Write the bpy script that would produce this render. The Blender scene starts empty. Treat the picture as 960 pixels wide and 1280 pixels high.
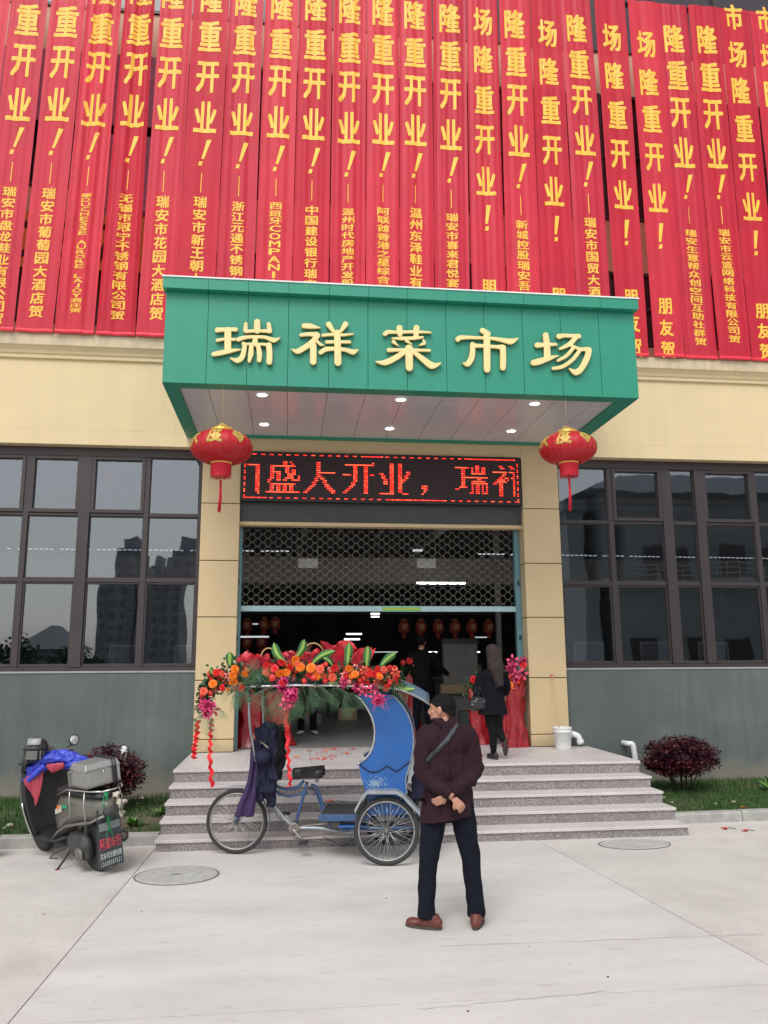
import bpy, bmesh, math, random
from mathutils import Vector, Matrix, noise
random.seed(7)
S = bpy.context.scene
COL = S.collection
R = math.radians
PI = math.pi

# ------------------------------------------------------------------ camera
YAW, PITCH, ROLL, FOC, CAMH = R(-6.7111), R(10.483), R(-0.305), 1014.34, 1.92
CAMP = Vector((0, 0, CAMH))
_cy, _sy, _cp, _sp = math.cos(YAW), math.sin(YAW), math.cos(PITCH), math.sin(PITCH)
FW = Vector((-_sy * _cp, _cy * _cp, _sp)); _r0 = Vector((_cy, _sy, 0)); _u0 = _r0.cross(FW)
RT = math.cos(ROLL) * _r0 + math.sin(ROLL) * _u0
UP = -math.sin(ROLL) * _r0 + math.cos(ROLL) * _u0
cam = bpy.data.cameras.new('camera'); camo = bpy.data.objects.new('camera', cam); COL.objects.link(camo)
camo.matrix_world = Matrix(((RT.x, UP.x, -FW.x, 0), (RT.y, UP.y, -FW.y, 0), (RT.z, UP.z, -FW.z, CAMH), (0, 0, 0, 1)))
cam.sensor_fit = 'VERTICAL'; cam.sensor_height = 36.0; cam.sensor_width = 27.0
cam.lens = FOC / 1280 * 36.0
cam.clip_start = .05; cam.clip_end = 3000
S.camera = camo

def ray(x, y): return FW + (x - 480) / FOC * RT - (y - 640) / FOC * UP
def at(x, y, Y):            # point of the wall-parallel plane at depth Y seen at photo pixel x, y
    d = ray(x, y); return CAMP + d * (Y / d.y)
def gnd(x, y, z=0.0):       # point of the horizontal plane z
    d = ray(x, y); return CAMP + d * ((z - CAMH) / d.z)

# ------------------------------------------------------------------ world, sun, exposure
SUN_EL, SUN_AZ = R(52), R(200)      # behind and left of the photographer, veiled
w = bpy.data.worlds.new("World"); S.world = w; w.use_nodes = True
nt = w.node_tree; nt.nodes.clear()
sky = nt.nodes.new('ShaderNodeTexSky'); sky.sky_type = 'NISHITA'; sky.sun_disc = False
sky.sun_elevation = SUN_EL; sky.sun_rotation = SUN_AZ; sky.air_density = 1.2; sky.dust_density = 2.0; sky.ozone_density = 1.0
hs = nt.nodes.new('ShaderNodeHueSaturation'); hs.inputs['Saturation'].default_value = .22
bg = nt.nodes.new('ShaderNodeBackground'); bg.inputs['Strength'].default_value = .15
wo = nt.nodes.new('ShaderNodeOutputWorld')
nt.links.new(sky.outputs[0], hs.inputs['Color']); nt.links.new(hs.outputs[0], bg.inputs[0]); nt.links.new(bg.outputs[0], wo.inputs[0])
sl = bpy.data.lights.new('sun', 'SUN'); sl.energy = 1.35; sl.angle = R(30); sl.color = (1, .97, .93)
so = bpy.data.objects.new('sun', sl); COL.objects.link(so)
# sky sun_rotation 0 = +Y, clockwise seen from above
sd = Vector((math.sin(SUN_AZ) * math.cos(SUN_EL), math.cos(SUN_AZ) * math.cos(SUN_EL), math.sin(SUN_EL)))
so.rotation_euler = (-sd).to_track_quat('-Z', 'Y').to_euler()
S.view_settings.view_transform = 'Standard'; S.view_settings.look = 'None'
S.view_settings.exposure = 0.30; S.view_settings.gamma = 1.0
S.cycles.max_bounces = 8; S.cycles.transparent_max_bounces = 12

# ------------------------------------------------------------------ materials
def lin(c):
    return tuple(((v / 255) / 12.92 if v / 255 <= .04045 else ((v / 255 + .055) / 1.055) ** 2.4) for v in c)
def mat(name, col, rough=.6, metal=0.0, var=.12, vs=4.0, bump=0.0, bs=40.0, spec=.5, stretch=None, col2=None, c2s=3.0, c2t=(.5, .62),
        coat=0.0, emit=None, es=1.0, trans=0.0, sheer=0.0, speck=None, streak=0.0):
    m = bpy.data.materials.new(name); m.use_nodes = True
    n = m.node_tree.nodes; L = m.node_tree.links; b = n['Principled BSDF']; out = n['Material Output']
    b.inputs['Roughness'].default_value = rough; b.inputs['Metallic'].default_value = metal
    b.inputs['Specular IOR Level'].default_value = spec; b.inputs['Coat Weight'].default_value = coat
    tc = n.new('ShaderNodeTexCoord'); mp = n.new('ShaderNodeMapping'); L.new(tc.outputs['Object'], mp.inputs[0])
    if stretch: mp.inputs['Scale'].default_value = stretch
    col = tuple(col) + (1,)
    def noi(scale, det=4, rough_=.6):
        t = n.new('ShaderNodeTexNoise'); t.inputs['Scale'].default_value = scale; t.inputs['Detail'].default_value = det
        t.inputs['Roughness'].default_value = rough_; L.new(mp.outputs[0], t.inputs['Vector']); return t
    def ramp(src, a, b_):
        r = n.new('ShaderNodeMapRange'); r.inputs[1].default_value = a; r.inputs[2].default_value = b_
        L.new(src, r.inputs[0]); return r.outputs[0]
    def mix(f, c1, c2, mode='MIX'):
        x = n.new('ShaderNodeMix'); x.data_type = 'RGBA'; x.blend_type = mode
        for i, v in ((0, f), (6, c1), (7, c2)):
            if isinstance(v, (int, float)): x.inputs[i].default_value = v
            elif isinstance(v, tuple): x.inputs[i].default_value = v
            else: L.new(v, x.inputs[i])
        return x.outputs[2]
    cur = col
    if col2: cur = mix(ramp(noi(c2s, 6, .65).outputs[0], *c2t), cur, tuple(col2) + (1,))
    if speck:
        for sc, c, t in speck:
            cur = mix(ramp(noi(sc, 2, .5).outputs[0], *t), cur, tuple(c) + (1,))
    if var:
        f = noi(vs, 5).outputs[0]
        r = n.new('ShaderNodeMapRange'); r.inputs[1].default_value = .3; r.inputs[2].default_value = .7
        r.inputs[3].default_value = 1 - var; r.inputs[4].default_value = 1 + var; L.new(f, r.inputs[0])
        cur = mix(1.0, cur, r.outputs[0], 'MULTIPLY')
    if streak:
        mp2 = n.new('ShaderNodeMapping'); mp2.inputs['Scale'].default_value = (6, 6, .35); L.new(tc.outputs['Object'], mp2.inputs[0])
        t = n.new('ShaderNodeTexNoise'); t.inputs['Scale'].default_value = 1.6; t.inputs['Detail'].default_value = 5; L.new(mp2.outputs[0], t.inputs['Vector'])
        r = n.new('ShaderNodeMapRange'); r.inputs[1].default_value = .35; r.inputs[2].default_value = .7
        r.inputs[3].default_value = 1 + streak * .4; r.inputs[4].default_value = 1 - streak; L.new(t.outputs[0], r.inputs[0])
        cur = mix(1.0, cur, r.outputs[0], 'MULTIPLY')
    if isinstance(cur, tuple): b.inputs['Base Color'].default_value = cur
    else: L.new(cur, b.inputs['Base Color'])
    if bump:
        bn = n.new('ShaderNodeBump'); bn.inputs['Strength'].default_value = bump; bn.inputs['Distance'].default_value = .01
        L.new(noi(bs, 5).outputs[0], bn.inputs['Height']); L.new(bn.outputs[0], b.inputs['Normal'])
    if emit:
        b.inputs['Emission Color'].default_value = tuple(emit) + (1,); b.inputs['Emission Strength'].default_value = es
    sh = b.outputs[0]
    if trans:
        t = n.new('ShaderNodeBsdfTranslucent'); ms = n.new('ShaderNodeMixShader'); ms.inputs[0].default_value = trans
        if isinstance(cur, tuple): t.inputs[0].default_value = cur
        else: L.new(cur, t.inputs[0])
        L.new(sh, ms.inputs[1]); L.new(t.outputs[0], ms.inputs[2]); sh = ms.outputs[0]
    if sheer:
        t = n.new('ShaderNodeBsdfTransparent'); ms = n.new('ShaderNodeMixShader'); ms.inputs[0].default_value = sheer
        t.inputs[0].default_value = (1, .55, .5, 1) if sheer < .3 else (1, 1, 1, 1)
        L.new(sh, ms.inputs[1]); L.new(t.outputs[0], ms.inputs[2]); sh = ms.outputs[0]
    L.new(sh, out.inputs[0])
    return m

def glass_mat(name, tint, refl, rcol=(1, 1, 1)):
    m = bpy.data.materials.new(name); m.use_nodes = True
    n = m.node_tree.nodes; L = m.node_tree.links; n.clear()
    out = n.new('ShaderNodeOutputMaterial'); tr = n.new('ShaderNodeBsdfTransparent'); tr.inputs[0].default_value = tuple(tint) + (1,)
    g = n.new('ShaderNodeBsdfGlossy'); g.inputs[0].default_value = tuple(rcol) + (1,); g.inputs['Roughness'].default_value = .012
    tc = n.new('ShaderNodeTexCoord'); t = n.new('ShaderNodeTexNoise'); t.inputs['Scale'].default_value = 1.1; L.new(tc.outputs['Object'], t.inputs['Vector'])
    bn = n.new('ShaderNodeBump'); bn.inputs['Strength'].default_value = .10; bn.inputs['Distance'].default_value = .02
    L.new(t.outputs[0], bn.inputs['Height']); L.new(bn.outputs[0], g.inputs['Normal'])
    fr = n.new('ShaderNodeFresnel'); fr.inputs[0].default_value = 1.5
    ad = n.new('ShaderNodeMath'); ad.operation = 'ADD'; ad.inputs[1].default_value = refl; L.new(fr.outputs[0], ad.inputs[0])
    ms = n.new('ShaderNodeMixShader'); L.new(ad.outputs[0], ms.inputs[0]); L.new(tr.outputs[0], ms.inputs[1]); L.new(g.outputs[0], ms.inputs[2])
    L.new(ms.outputs[0], out.inputs[0]); return m

M = {}
M['concrete'] = mat('concrete', (.555, .535, .505), .75, var=.09, vs=1.4, bump=.3, bs=60, col2=(.43, .405, .38), c2s=1.1, c2t=(.50, .80), speck=[(14, (.46, .44, .41), (.62, .74)), (240, (.30, .28, .26), (.70, .76)), (60, (.48, .46, .43), (.62, .72))])
M['concrete_b'] = mat('concrete_b', (.585, .57, .545), .75, var=.08, vs=1.1, bump=.3, bs=60, col2=(.48, .46, .435), c2s=1.5, c2t=(.50, .80), stretch=(.5, 1.5, 1), speck=[(11, (.50, .48, .46), (.62, .74)), (70, (.50, .48, .46), (.62, .72))])
M['joint'] = mat('joint', (.16, .15, .14), .95)
M['kerb'] = mat('kerb', (.36, .355, .33), .85, var=.2, vs=6, bump=.4, bs=50)
M['manhole'] = mat('manhole', (.42, .42, .405), .7, var=.18, vs=12, bump=.3, bs=80)
SP = [(90, (.10, .09, .09), (.54, .62)), (70, (.36, .33, .325), (.55, .66)), (130, (.55, .50, .50), (.58, .66))]
M['granite'] = mat('granite', (.205, .180, .176), .55, var=.12, vs=3, speck=SP, bump=.1, bs=150)  # riser copy of the stone, darkened so its shade sits in the colour
M['granite_skylit'] = mat('granite_skylit', (.575, .545, .535), .5, var=.1, vs=2, speck=[(150, (.30, .26, .26), (.56, .66)), (110, (.56, .52, .52), (.58, .68))])  # tread copy, lightened: the sky's light is put into the colour
M['cream'] = mat('cream_paint', (.68, .54, .325), .75, var=.035, vs=1.2, bump=.12, bs=90, streak=.035)
M['cream_ledge'] = mat('cream_ledge', (.56, .46, .31), .8, var=.1, vs=3, bump=.2, bs=60, streak=.16)
M['pillar'] = mat('pillar_panel', (.62, .475, .275), .5, var=.04, vs=2, bump=.05, bs=120, spec=.4)
M['pillar_gap'] = mat('pillar_gap', (.07, .05, .035), .9)
M['greywall'] = mat('grey_green_wall', (.105, .125, .122), .8, var=.1, vs=1.5, bump=.3, bs=70, col2=(.15, .165, .15), c2s=.8, c2t=(.52, .8), streak=.1)
M['wallcap'] = mat('wall_cap', (.33, .36, .34), .7)
M['frame'] = mat('window_frame', (.052, .042, .042), .45, metal=.3, var=.06)
M['frame_d'] = mat('window_gasket', (.03, .027, .028), .5)
M['green'] = mat('green_panel', (.018, .255, .165), .40, metal=.0, var=.03, vs=2, spec=.5, streak=.03)
M['green_d'] = mat('green_under', (.015, .15, .10), .5, var=.04)
M['panel_gap'] = mat('panel_gap', (.01, .05, .04), .9)
M['trimwhite'] = mat('trim_white', (.75, .78, .76), .4)
M['soffit'] = mat('soffit_panel', (.64, .63, .65), .28, metal=.15, var=.02, spec=.5)
M['soffit_gap'] = mat('soffit_gap', (.12, .11, .12), .8)
M['lampon'] = mat('lamp_on', (1, 1, 1), .5, var=0, emit=(1, .98, .95), es=6)
M['tube'] = mat('tube_on', (1, 1, 1), .5, var=0, emit=(.95, .98, 1), es=3.5)
M['tube_dim'] = mat('tube_dim', (1, 1, 1), .5, var=0, emit=(.9, .95, 1), es=.45)
M['letter'] = mat('letter_face', (.84, .66, .30), .35, var=.05, vs=3)
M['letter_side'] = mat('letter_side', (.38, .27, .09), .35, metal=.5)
M['banner'] = mat('banner_cloth', (.76, .026, .058), .5, var=.10, vs=2.2, trans=.30, sheer=.05, bump=.12, bs=160, spec=.5, stretch=(1, 1, .5))
M['banner_b'] = mat('banner_cloth_b', (.66, .020, .046), .55, var=.10, vs=2.2, trans=.25, sheer=.05, bump=.12, bs=160, spec=.4, stretch=(1, 1, .5))
M['banner_c'] = mat('banner_cloth_c', (.86, .040, .074), .5, var=.14, vs=1.6, trans=.35, sheer=.05, bump=.12, bs=160, stretch=(1, 1, .5))
M['banner_d'] = mat('banner_cloth_d', (.72, .024, .060), .5, var=.14, vs=1.3, trans=.30, sheer=.06, bump=.12, bs=160, stretch=(1, 1, .9))
M['hem'] = mat('banner_hem', (.80, .030, .055), .5)
M['yellow'] = mat('banner_print', (.92, .50, .055), .5, var=.07, vs=6)
M['dark'] = mat('dark', (.012, .012, .014), .6)
M['black'] = mat('black_plastic', (.018, .018, .02), .45)
M['ledback'] = mat('led_back', (.022, .008, .011), .55, var=.1, vs=120)
M['led'] = mat('led_on', (.5, .02, .01), .5, var=0, emit=(1, .025, .015), es=2.0)
M['led2'] = mat('led_hot', (.5, .1, .03), .5, var=0, emit=(1, .075, .03), es=2.4)
M['charcoal'] = mat('charcoal_panel', (.05, .055, .055), .55, var=.06)
M['steel_blue'] = mat('steel_teal', (.13, .27, .31), .4, metal=.3, var=.1)
M['barpaint'] = mat('shutter_bar', (.36, .52, .54), .4, metal=.3, var=.08, vs=8)
M['grille'] = mat('grille_steel', (.34, .32, .27), .35, metal=.8, var=.1)
M['sticker'] = mat('green_sticker', (.12, .5, .06), .5)
M['red'] = mat('lantern_silk', (.48, .008, .016), .42, var=.07, vs=8, trans=.08)
M['reddim'] = mat('red_dimmed', (.26, .035, .022), .8, var=.2, vs=9)  # lantern red darkened, the hall's dimness put into the colour
M['golddim'] = mat('gold_dimmed', (.34, .18, .07), .8, var=.2, vs=20)  # gold of the hall lanterns, dimmed in its colour likewise
M['redtassel'] = mat('red_tassel', (.62, .012, .03), .7, var=.12, vs=30, stretch=(8, 8, .6))
M['gold'] = mat('gold', (.72, .45, .08), .35, metal=.6, var=.15, vs=20)
M['goldprint'] = mat('gold_print', (.55, .38, .08), .5, metal=.2, var=.3, vs=25)
M['ringgold'] = mat('ring_gold', (.95, .62, .12), .4, var=.05)  # bright gold of the lantern's bottom ring
M['redlines'] = mat('lantern_rib_light', (.72, .12, .10), .4)
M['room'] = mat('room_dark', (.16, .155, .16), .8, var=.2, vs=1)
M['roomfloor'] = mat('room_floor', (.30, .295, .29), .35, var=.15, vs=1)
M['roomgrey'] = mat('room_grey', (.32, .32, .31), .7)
M['duct'] = mat('duct', (.26, .23, .21), .6)
M['glass'] = glass_mat('window_glass', (.50, .54, .58), .15, (.90, .95, 1.0))
M['glass2'] = glass_mat('helmet_glass', (.35, .35, .35), .2)
M['tyre'] = mat('tyre_rubber', (.035, .034, .033), .85, var=.25, vs=20, bump=.3, bs=90)
M['chrome'] = mat('worn_chrome', (.55, .55, .54), .3, metal=.9, var=.15, vs=10)
M['rimsteel'] = mat('dull_rim', (.34, .34, .33), .45, metal=.6, var=.2, vs=12)
M['rust'] = mat('dirty_steel', (.22, .20, .18), .5, metal=.6, var=.3, vs=14)
M['blueframe'] = mat('blue_frame_paint', (.035, .085, .20), .4, var=.25, vs=12, coat=.2)
M['bluebody'] = mat('blue_body_paint', (.010, .095, .33), .36, var=.1, vs=4, coat=.15, col2=(.012, .085, .30), c2s=5)
M['scratch'] = mat('scraped_primer', (.24, .32, .42), .7, var=.2, vs=30)
M['silverpaint'] = mat('silver_guard', (.33, .36, .38), .4, metal=.5, var=.15, vs=8)
M['roofvinyl'] = mat('roof_vinyl', (.10, .16, .24), .35, var=.1)
M['roofunder'] = mat('roof_lining', (.24, .035, .03), .8, var=.15)
M['saddle'] = mat('saddle_leather', (.018, .018, .018), .4, var=.2)
M['tray'] = mat('tray_rubber', (.04, .042, .045), .6)
M['greybox'] = mat('battery_box', (.20, .21, .22), .6)
M['purple'] = mat('purple_cloth', (.045, .022, .085), .85, var=.15, bump=.2, bs=60)
M['navy'] = mat('navy_jacket', (.018, .020, .042), .75, var=.2, vs=8, bump=.3, bs=40, spec=.15)
M['blackcloth'] = mat('black_cloth', (.008, .008, .009), .9, var=.2, vs=9, bump=.25, bs=60, spec=.15)
M['leaf'] = mat('leaf_dark', (.025, .075, .022), .55, var=.35, vs=9)
M['palm'] = mat('palm_leaf', (.085, .17, .085), .5, var=.35, vs=6)
M['leafstripe'] = mat('leaf_stripe', (.30, .48, .09), .45, var=.15)
M['leafedge'] = mat('leaf_edge', (.035, .15, .045), .45, var=.2)
M['orange'] = mat('orange_petal', (.92, .22, .012), .55, var=.12, vs=14, trans=.1)
M['redpetal'] = mat('red_petal', (.76, .022, .022), .5, var=.15, vs=14, trans=.1)
M['coral'] = mat('coral_petal', (.82, .13, .07), .5, var=.15, vs=14)
M['magenta'] = mat('magenta_petal', (.55, .02, .13), .5, var=.2, vs=12, trans=.1)
M['pink'] = mat('pink_petal', (.85, .10, .22), .5, var=.15, vs=12, trans=.1)
M['palepink'] = mat('pale_pink_petal', (.85, .35, .33), .5, var=.15)
M['ribbon'] = mat('red_ribbon', (.75, .012, .018), .45, var=.12, vs=10, trans=.15)
M['wrap'] = mat('red_cellophane', (.66, .03, .045), .16, var=.25, vs=12, spec=.9, trans=.15, bump=.5, bs=14)
M['wrapshade'] = mat('red_cellophane_shaded', (.34, .012, .02), .2, var=.35, vs=10, spec=.7, trans=.1, bump=.8, bs=16)  # shaded copy of the red wrap, doorway shade put into the colour
M['wicker'] = mat('wicker', (.55, .36, .16), .7, var=.2, vs=30)
M['skin'] = mat('skin', (.44, .215, .14), .5, var=.06, vs=20)
M['hair'] = mat('black_hair', (.009, .008, .008), .75, var=.3, vs=40, bump=.6, bs=120, stretch=(3, 3, .6), spec=.15)
M['hairbrown'] = mat('brown_hair', (.026, .016, .015), .8, var=.3, vs=30, bump=.5, bs=90, stretch=(3, 3, .4))
M['coat'] = mat('maroon_wool_coat', (.024, .009, .014), .92, var=.16, vs=7, bump=.7, bs=26, spec=.25)
M['trousers'] = mat('navy_black_trousers', (.0075, .009, .015), .9, var=.15, vs=10, bump=.2, bs=120, spec=.15)
M['strap'] = mat('bag_strap', (.035, .042, .048), .6)
M['shoe'] = mat('brown_red_shoe', (.125, .03, .02), .5, var=.15, vs=20)
M['sole'] = mat('shoe_sole', (.06, .045, .035), .8)
M['womancoat'] = mat('black_navy_coat', (.006, .006, .010), .9, var=.15, bump=.2, bs=80, spec=.15)
M['bag'] = mat('handbag_leather', (.02, .02, .022), .28)
M['whiteplastic'] = mat('white_plastic', (.72, .73, .72), .4, var=.05)
M['pvc'] = mat('white_pvc', (.75, .76, .76), .35, var=.06)
M['wood'] = mat('pale_wood', (.62, .45, .25), .6)
M['bushleaf'] = mat('purple_leaf', (.048, .010, .018), .5, var=.45, vs=9)
M['bushleaf2'] = mat('maroon_leaf', (.085, .010, .020), .5, var=.4, vs=9)
M['stem'] = mat('dark_stem', (.045, .03, .025), .8)
M['soil'] = mat('soil', (.12, .095, .07), .95, var=.3, vs=8, bump=.6, bs=30)
M['grass'] = mat('grass_blade', (.045, .105, .022), .6, var=.4, vs=5)
M['weed'] = mat('weed_leaf', (.10, .23, .045), .5, var=.3, vs=9)
M['stone'] = mat('cream_stone', (.52, .49, .40), .8, var=.25, vs=20, bump=.4, bs=40)
M['scootbody'] = mat('scooter_grey_paint', (.075, .08, .078), .35, var=.12, vs=8, coat=.3)
M['scootgold'] = mat('scooter_champagne_paint', (.17, .165, .14), .35, metal=.4, var=.1, coat=.2)
M['engine'] = mat('engine_grey', (.06, .06, .06), .6, metal=.3, var=.3, vs=15)
M['alubox'] = mat('aluminium_box', (.42, .42, .40), .38, metal=.75, var=.15, vs=9, bump=.1, bs=20)
M['rainblue'] = mat('blue_raincoat', (.035, .06, .50), .42, var=.12, vs=7, bump=.2, bs=12)
M['rainred'] = mat('red_raincoat_lining', (.36, .035, .06), .42, var=.12, vs=7)
M['helmet'] = mat('black_helmet', (.02, .021, .023), .22, coat=.5)
M['helmetgrey'] = mat('grey_helmet_patch', (.26, .27, .27), .35)
M['mirror'] = mat('mirror_white', (.62, .64, .64), .15, metal=.6, var=0)
M['flap'] = mat('mud_flap', (.045, .055, .06), .65, var=.2, vs=15)
M['flapred'] = mat('flap_red_print', (.55, .06, .09), .6, var=.25, vs=60)
M['flapwhite'] = mat('flap_white_print', (.50, .52, .52), .6, var=.25, vs=60)
M['greenstrap'] = mat('green_cord', (.02, .30, .12), .6)
M['tower'] = mat('tower_hazed', (.38, .40, .43), .8, var=.1, vs=.1)  # wall tone lightened, distance haze put into the colour
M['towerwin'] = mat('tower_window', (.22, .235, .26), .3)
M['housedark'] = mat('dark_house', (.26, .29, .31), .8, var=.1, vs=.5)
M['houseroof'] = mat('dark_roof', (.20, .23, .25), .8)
M['signyellow'] = mat('yellow_board', (.62, .40, .09), .6)
M['mauve'] = mat('mauve_print', (.42, .28, .42), .6)
M['upperwall'] = mat('upper_wall', (.62, .47, .32), .85, var=.1, vs=1)
M['upperglass'] = mat('upper_glass', (.03, .022, .03), .2, spec=.6)

def grime(m, col, z0, z1, sc=2.2):      # damp tide marks: irregular stain rising from the foot of the wall
    n = m.node_tree.nodes; L = m.node_tree.links; b = n['Principled BSDF']; src = b.inputs['Base Color'].links[0].from_socket
    tc = n.new('ShaderNodeTexCoord'); sp = n.new('ShaderNodeSeparateXYZ'); L.new(tc.outputs['Object'], sp.inputs[0])
    t = n.new('ShaderNodeTexNoise'); t.inputs['Scale'].default_value = sc; t.inputs['Detail'].default_value = 6; L.new(tc.outputs['Object'], t.inputs['Vector'])
    mr = n.new('ShaderNodeMapRange'); mr.inputs[1].default_value = z0; mr.inputs[2].default_value = z1; mr.inputs[3].default_value = .62; mr.inputs[4].default_value = -.35; L.new(sp.outputs[2], mr.inputs[0])
    ad = n.new('ShaderNodeMath'); ad.operation = 'ADD'; L.new(mr.outputs[0], ad.inputs[0]); L.new(t.outputs[0], ad.inputs[1])
    r2 = n.new('ShaderNodeMapRange'); r2.inputs[1].default_value = .62; r2.inputs[2].default_value = 1.0; r2.inputs[4].default_value = .8; L.new(ad.outputs[0], r2.inputs[0])
    x = n.new('ShaderNodeMix'); x.data_type = 'RGBA'; x.inputs[7].default_value = tuple(col) + (1,); L.new(r2.outputs[0], x.inputs[0]); L.new(src, x.inputs[6]); L.new(x.outputs[2], b.inputs['Base Color'])
grime(M['greywall'], (.20, .185, .14), .05, .85)
grime(M['pillar'], (.40, .31, .19), .6, 1.15, 5.0)

# ------------------------------------------------------------------ mesh helper
def inv_of(parent):
    p = parent
    while p is not None and p.parent is not None: p = p.parent
    if p is None: return Matrix.Identity(4)
    return (Matrix.Translation(p.location) @ p.rotation_euler.to_matrix().to_4x4()).inverted()

class MB:
    def __init__(s): s.v = []; s.f = []; s.mi = []; s.sm = []
    def add(s, vs, fs, mi=0, sm=False):
        o = len(s.v); s.v += [Vector(p) for p in vs]
        for f in fs: s.f.append([o + i for i in f]); s.mi.append(mi); s.sm.append(sm)
        return s
    def box(s, x0, x1, y0, y1, z0, z1, mi=0, X=None):
        vs = [Vector((x, y, z)) for z in (z0, z1) for y in (y0, y1) for x in (x0, x1)]
        if X is not None: vs = [X @ p for p in vs]
        return s.add(vs, [(0, 2, 3, 1), (4, 5, 7, 6), (0, 1, 5, 4), (2, 6, 7, 3), (0, 4, 6, 2), (1, 3, 7, 5)], mi)
    def cbox(s, x0, x1, y0, y1, z0, z1, c=.01, mi=0, X=None):   # box with chamfered vertical and horizontal front edges
        xs = [(x0 + c, x1 - c, y0 + c, y1 - c, z0), (x0, x1, y0, y1, z0 + c), (x0, x1, y0, y1, z1 - c), (x0 + c, x1 - c, y0 + c, y1 - c, z1)]
        vs = []
        for (a, b, d, e, z) in xs: vs += [Vector((a, d, z)), Vector((b, d, z)), Vector((b, e, z)), Vector((a, e, z))]
        if X is not None: vs = [X @ p for p in vs]
        fs = [(3, 2, 1, 0), (12, 13, 14, 15)]
        for k in range(3):
            for i in range(4): j = (i + 1) % 4; fs.append((4 * k + i, 4 * k + j, 4 * k + 4 + j, 4 * k + 4 + i))
        return s.add(vs, fs, mi)
    def tube(s, pts, r, n=8, mi=0, cap=True, closed=False, sy=1.0):
        pts = [Vector(p) for p in pts]; k = len(pts)
        rs = r if isinstance(r, (list, tuple)) else [r] * k
        up = None; vs = []
        for i, p in enumerate(pts):
            a = pts[i - 1] if (i > 0 or closed) else p; b = pts[(i + 1) % k] if (i < k - 1 or closed) else p
            t = (b - a).normalized() if (b - a).length > 1e-9 else Vector((0, 0, 1))
            if up is None: up = Vector((0, 0, 1)) if abs(t.z) < .9 else Vector((1, 0, 0))
            e = (up - t * up.dot(t)); e = e.normalized() if e.length > 1e-6 else t.orthogonal().normalized()
            g = t.cross(e); up = e
            for j in range(n):
                q = 2 * PI * j / n; vs.append(p + (e * math.cos(q) + g * math.sin(q) * sy) * rs[i])
        fs = []
        for i in range(k if closed else k - 1):
            i2 = (i + 1) % k
            for j in range(n): j2 = (j + 1) % n; fs.append((i * n + j, i * n + j2, i2 * n + j2, i2 * n + j))
        if cap and not closed: fs += [tuple(range(n))[::-1], tuple((k - 1) * n + j for j in range(n))]
        return s.add(vs, fs, mi, True)
    def lathe(s, prof, n=24, X=None, mi=0, sm=True, cap=True):
        X = X or Matrix.Identity(4); vs = []
        for r_, z in prof:
            for j in range(n): q = 2 * PI * j / n; vs.append(X @ Vector((r_ * math.cos(q), r_ * math.sin(q), z)))
        fs = [(i * n + j, i * n + (j + 1) % n, (i + 1) * n + (j + 1) % n, (i + 1) * n + j) for i in range(len(prof) - 1) for j in range(n)]
        if cap:
            if prof[0][0] > 1e-6: fs.append(tuple(range(n))[::-1])
            if prof[-1][0] > 1e-6: fs.append(tuple((len(prof) - 1) * n + j for j in range(n)))
        return s.add(vs, fs, mi, sm)
    def ell(s, c, r, X=None, nu=12, nv=8, mi=0):
        c = Vector(c); vs = []; r = r if isinstance(r, (tuple, list)) else (r, r, r)
        for i in range(nv + 1):
            a = PI * i / nv
            for j in range(nu):
                q = 2 * PI * j / nu
                p = Vector((r[0] * math.sin(a) * math.cos(q), r[1] * math.sin(a) * math.sin(q), r[2] * math.cos(a)))
                if X is not None: p = X.to_3x3() @ p
                vs.append(c + p)
        fs = [(i * nu + j, (i + 1) * nu + j, (i + 1) * nu + (j + 1) % nu, i * nu + (j + 1) % nu) for i in range(nv) for j in range(nu)]
        return s.add(vs, fs, mi, True)
    def grid(s, fn, nu, nv, mi=0, sm=True, thick=0):
        vs = [Vector(fn(i / nu, j / nv)) for j in range(nv + 1) for i in range(nu + 1)]
        fs = [(j * (nu + 1) + i, j * (nu + 1) + i + 1, (j + 1) * (nu + 1) + i + 1, (j + 1) * (nu + 1) + i) for j in range(nv) for i in range(nu)]
        return s.add(vs, fs, mi, sm)
    def prism(s, poly, fn, d0, d1, mi=0, mis=None):    # fn(u, v, d) -> point
        k = len(poly); vs = [Vector(fn(u, v, d0)) for u, v in poly] + [Vector(fn(u, v, d1)) for u, v in poly]
        s.add(vs, [tuple(range(k))], mi); o = len(s.v) - 2 * k
        s.f.append([o + k + i for i in range(k)][::-1]); s.mi.append(mi); s.sm.append(False)
        for i in range(k):
            j = (i + 1) % k; s.f.append([o + i, o + j, o + k + j, o + k + i]); s.mi.append(mi if mis is None else mis); s.sm.append(False)
        return s
    def mesh(s, name, mats, parent=None, world=False, recalc=True, weld=True):
        X = inv_of(parent) if world else None
        vs = [X @ p for p in s.v] if X is not None else s.v
        me = bpy.data.meshes.new(name); me.from_pydata([tuple(p) for p in vs], [], s.f)
        mats = mats if isinstance(mats, (list, tuple)) else [mats]
        for m in mats: me.materials.append(M[m] if isinstance(m, str) else m)
        me.polygons.foreach_set('material_index', s.mi); me.polygons.foreach_set('use_smooth', s.sm)
        if weld or recalc:
            bm = bmesh.new(); bm.from_mesh(me)
            if weld: bmesh.ops.remove_doubles(bm, verts=bm.verts, dist=1e-5)
            if recalc: bmesh.ops.recalc_face_normals(bm, faces=bm.faces)
            bm.to_mesh(me); bm.free()
        me.update(); return me
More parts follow.
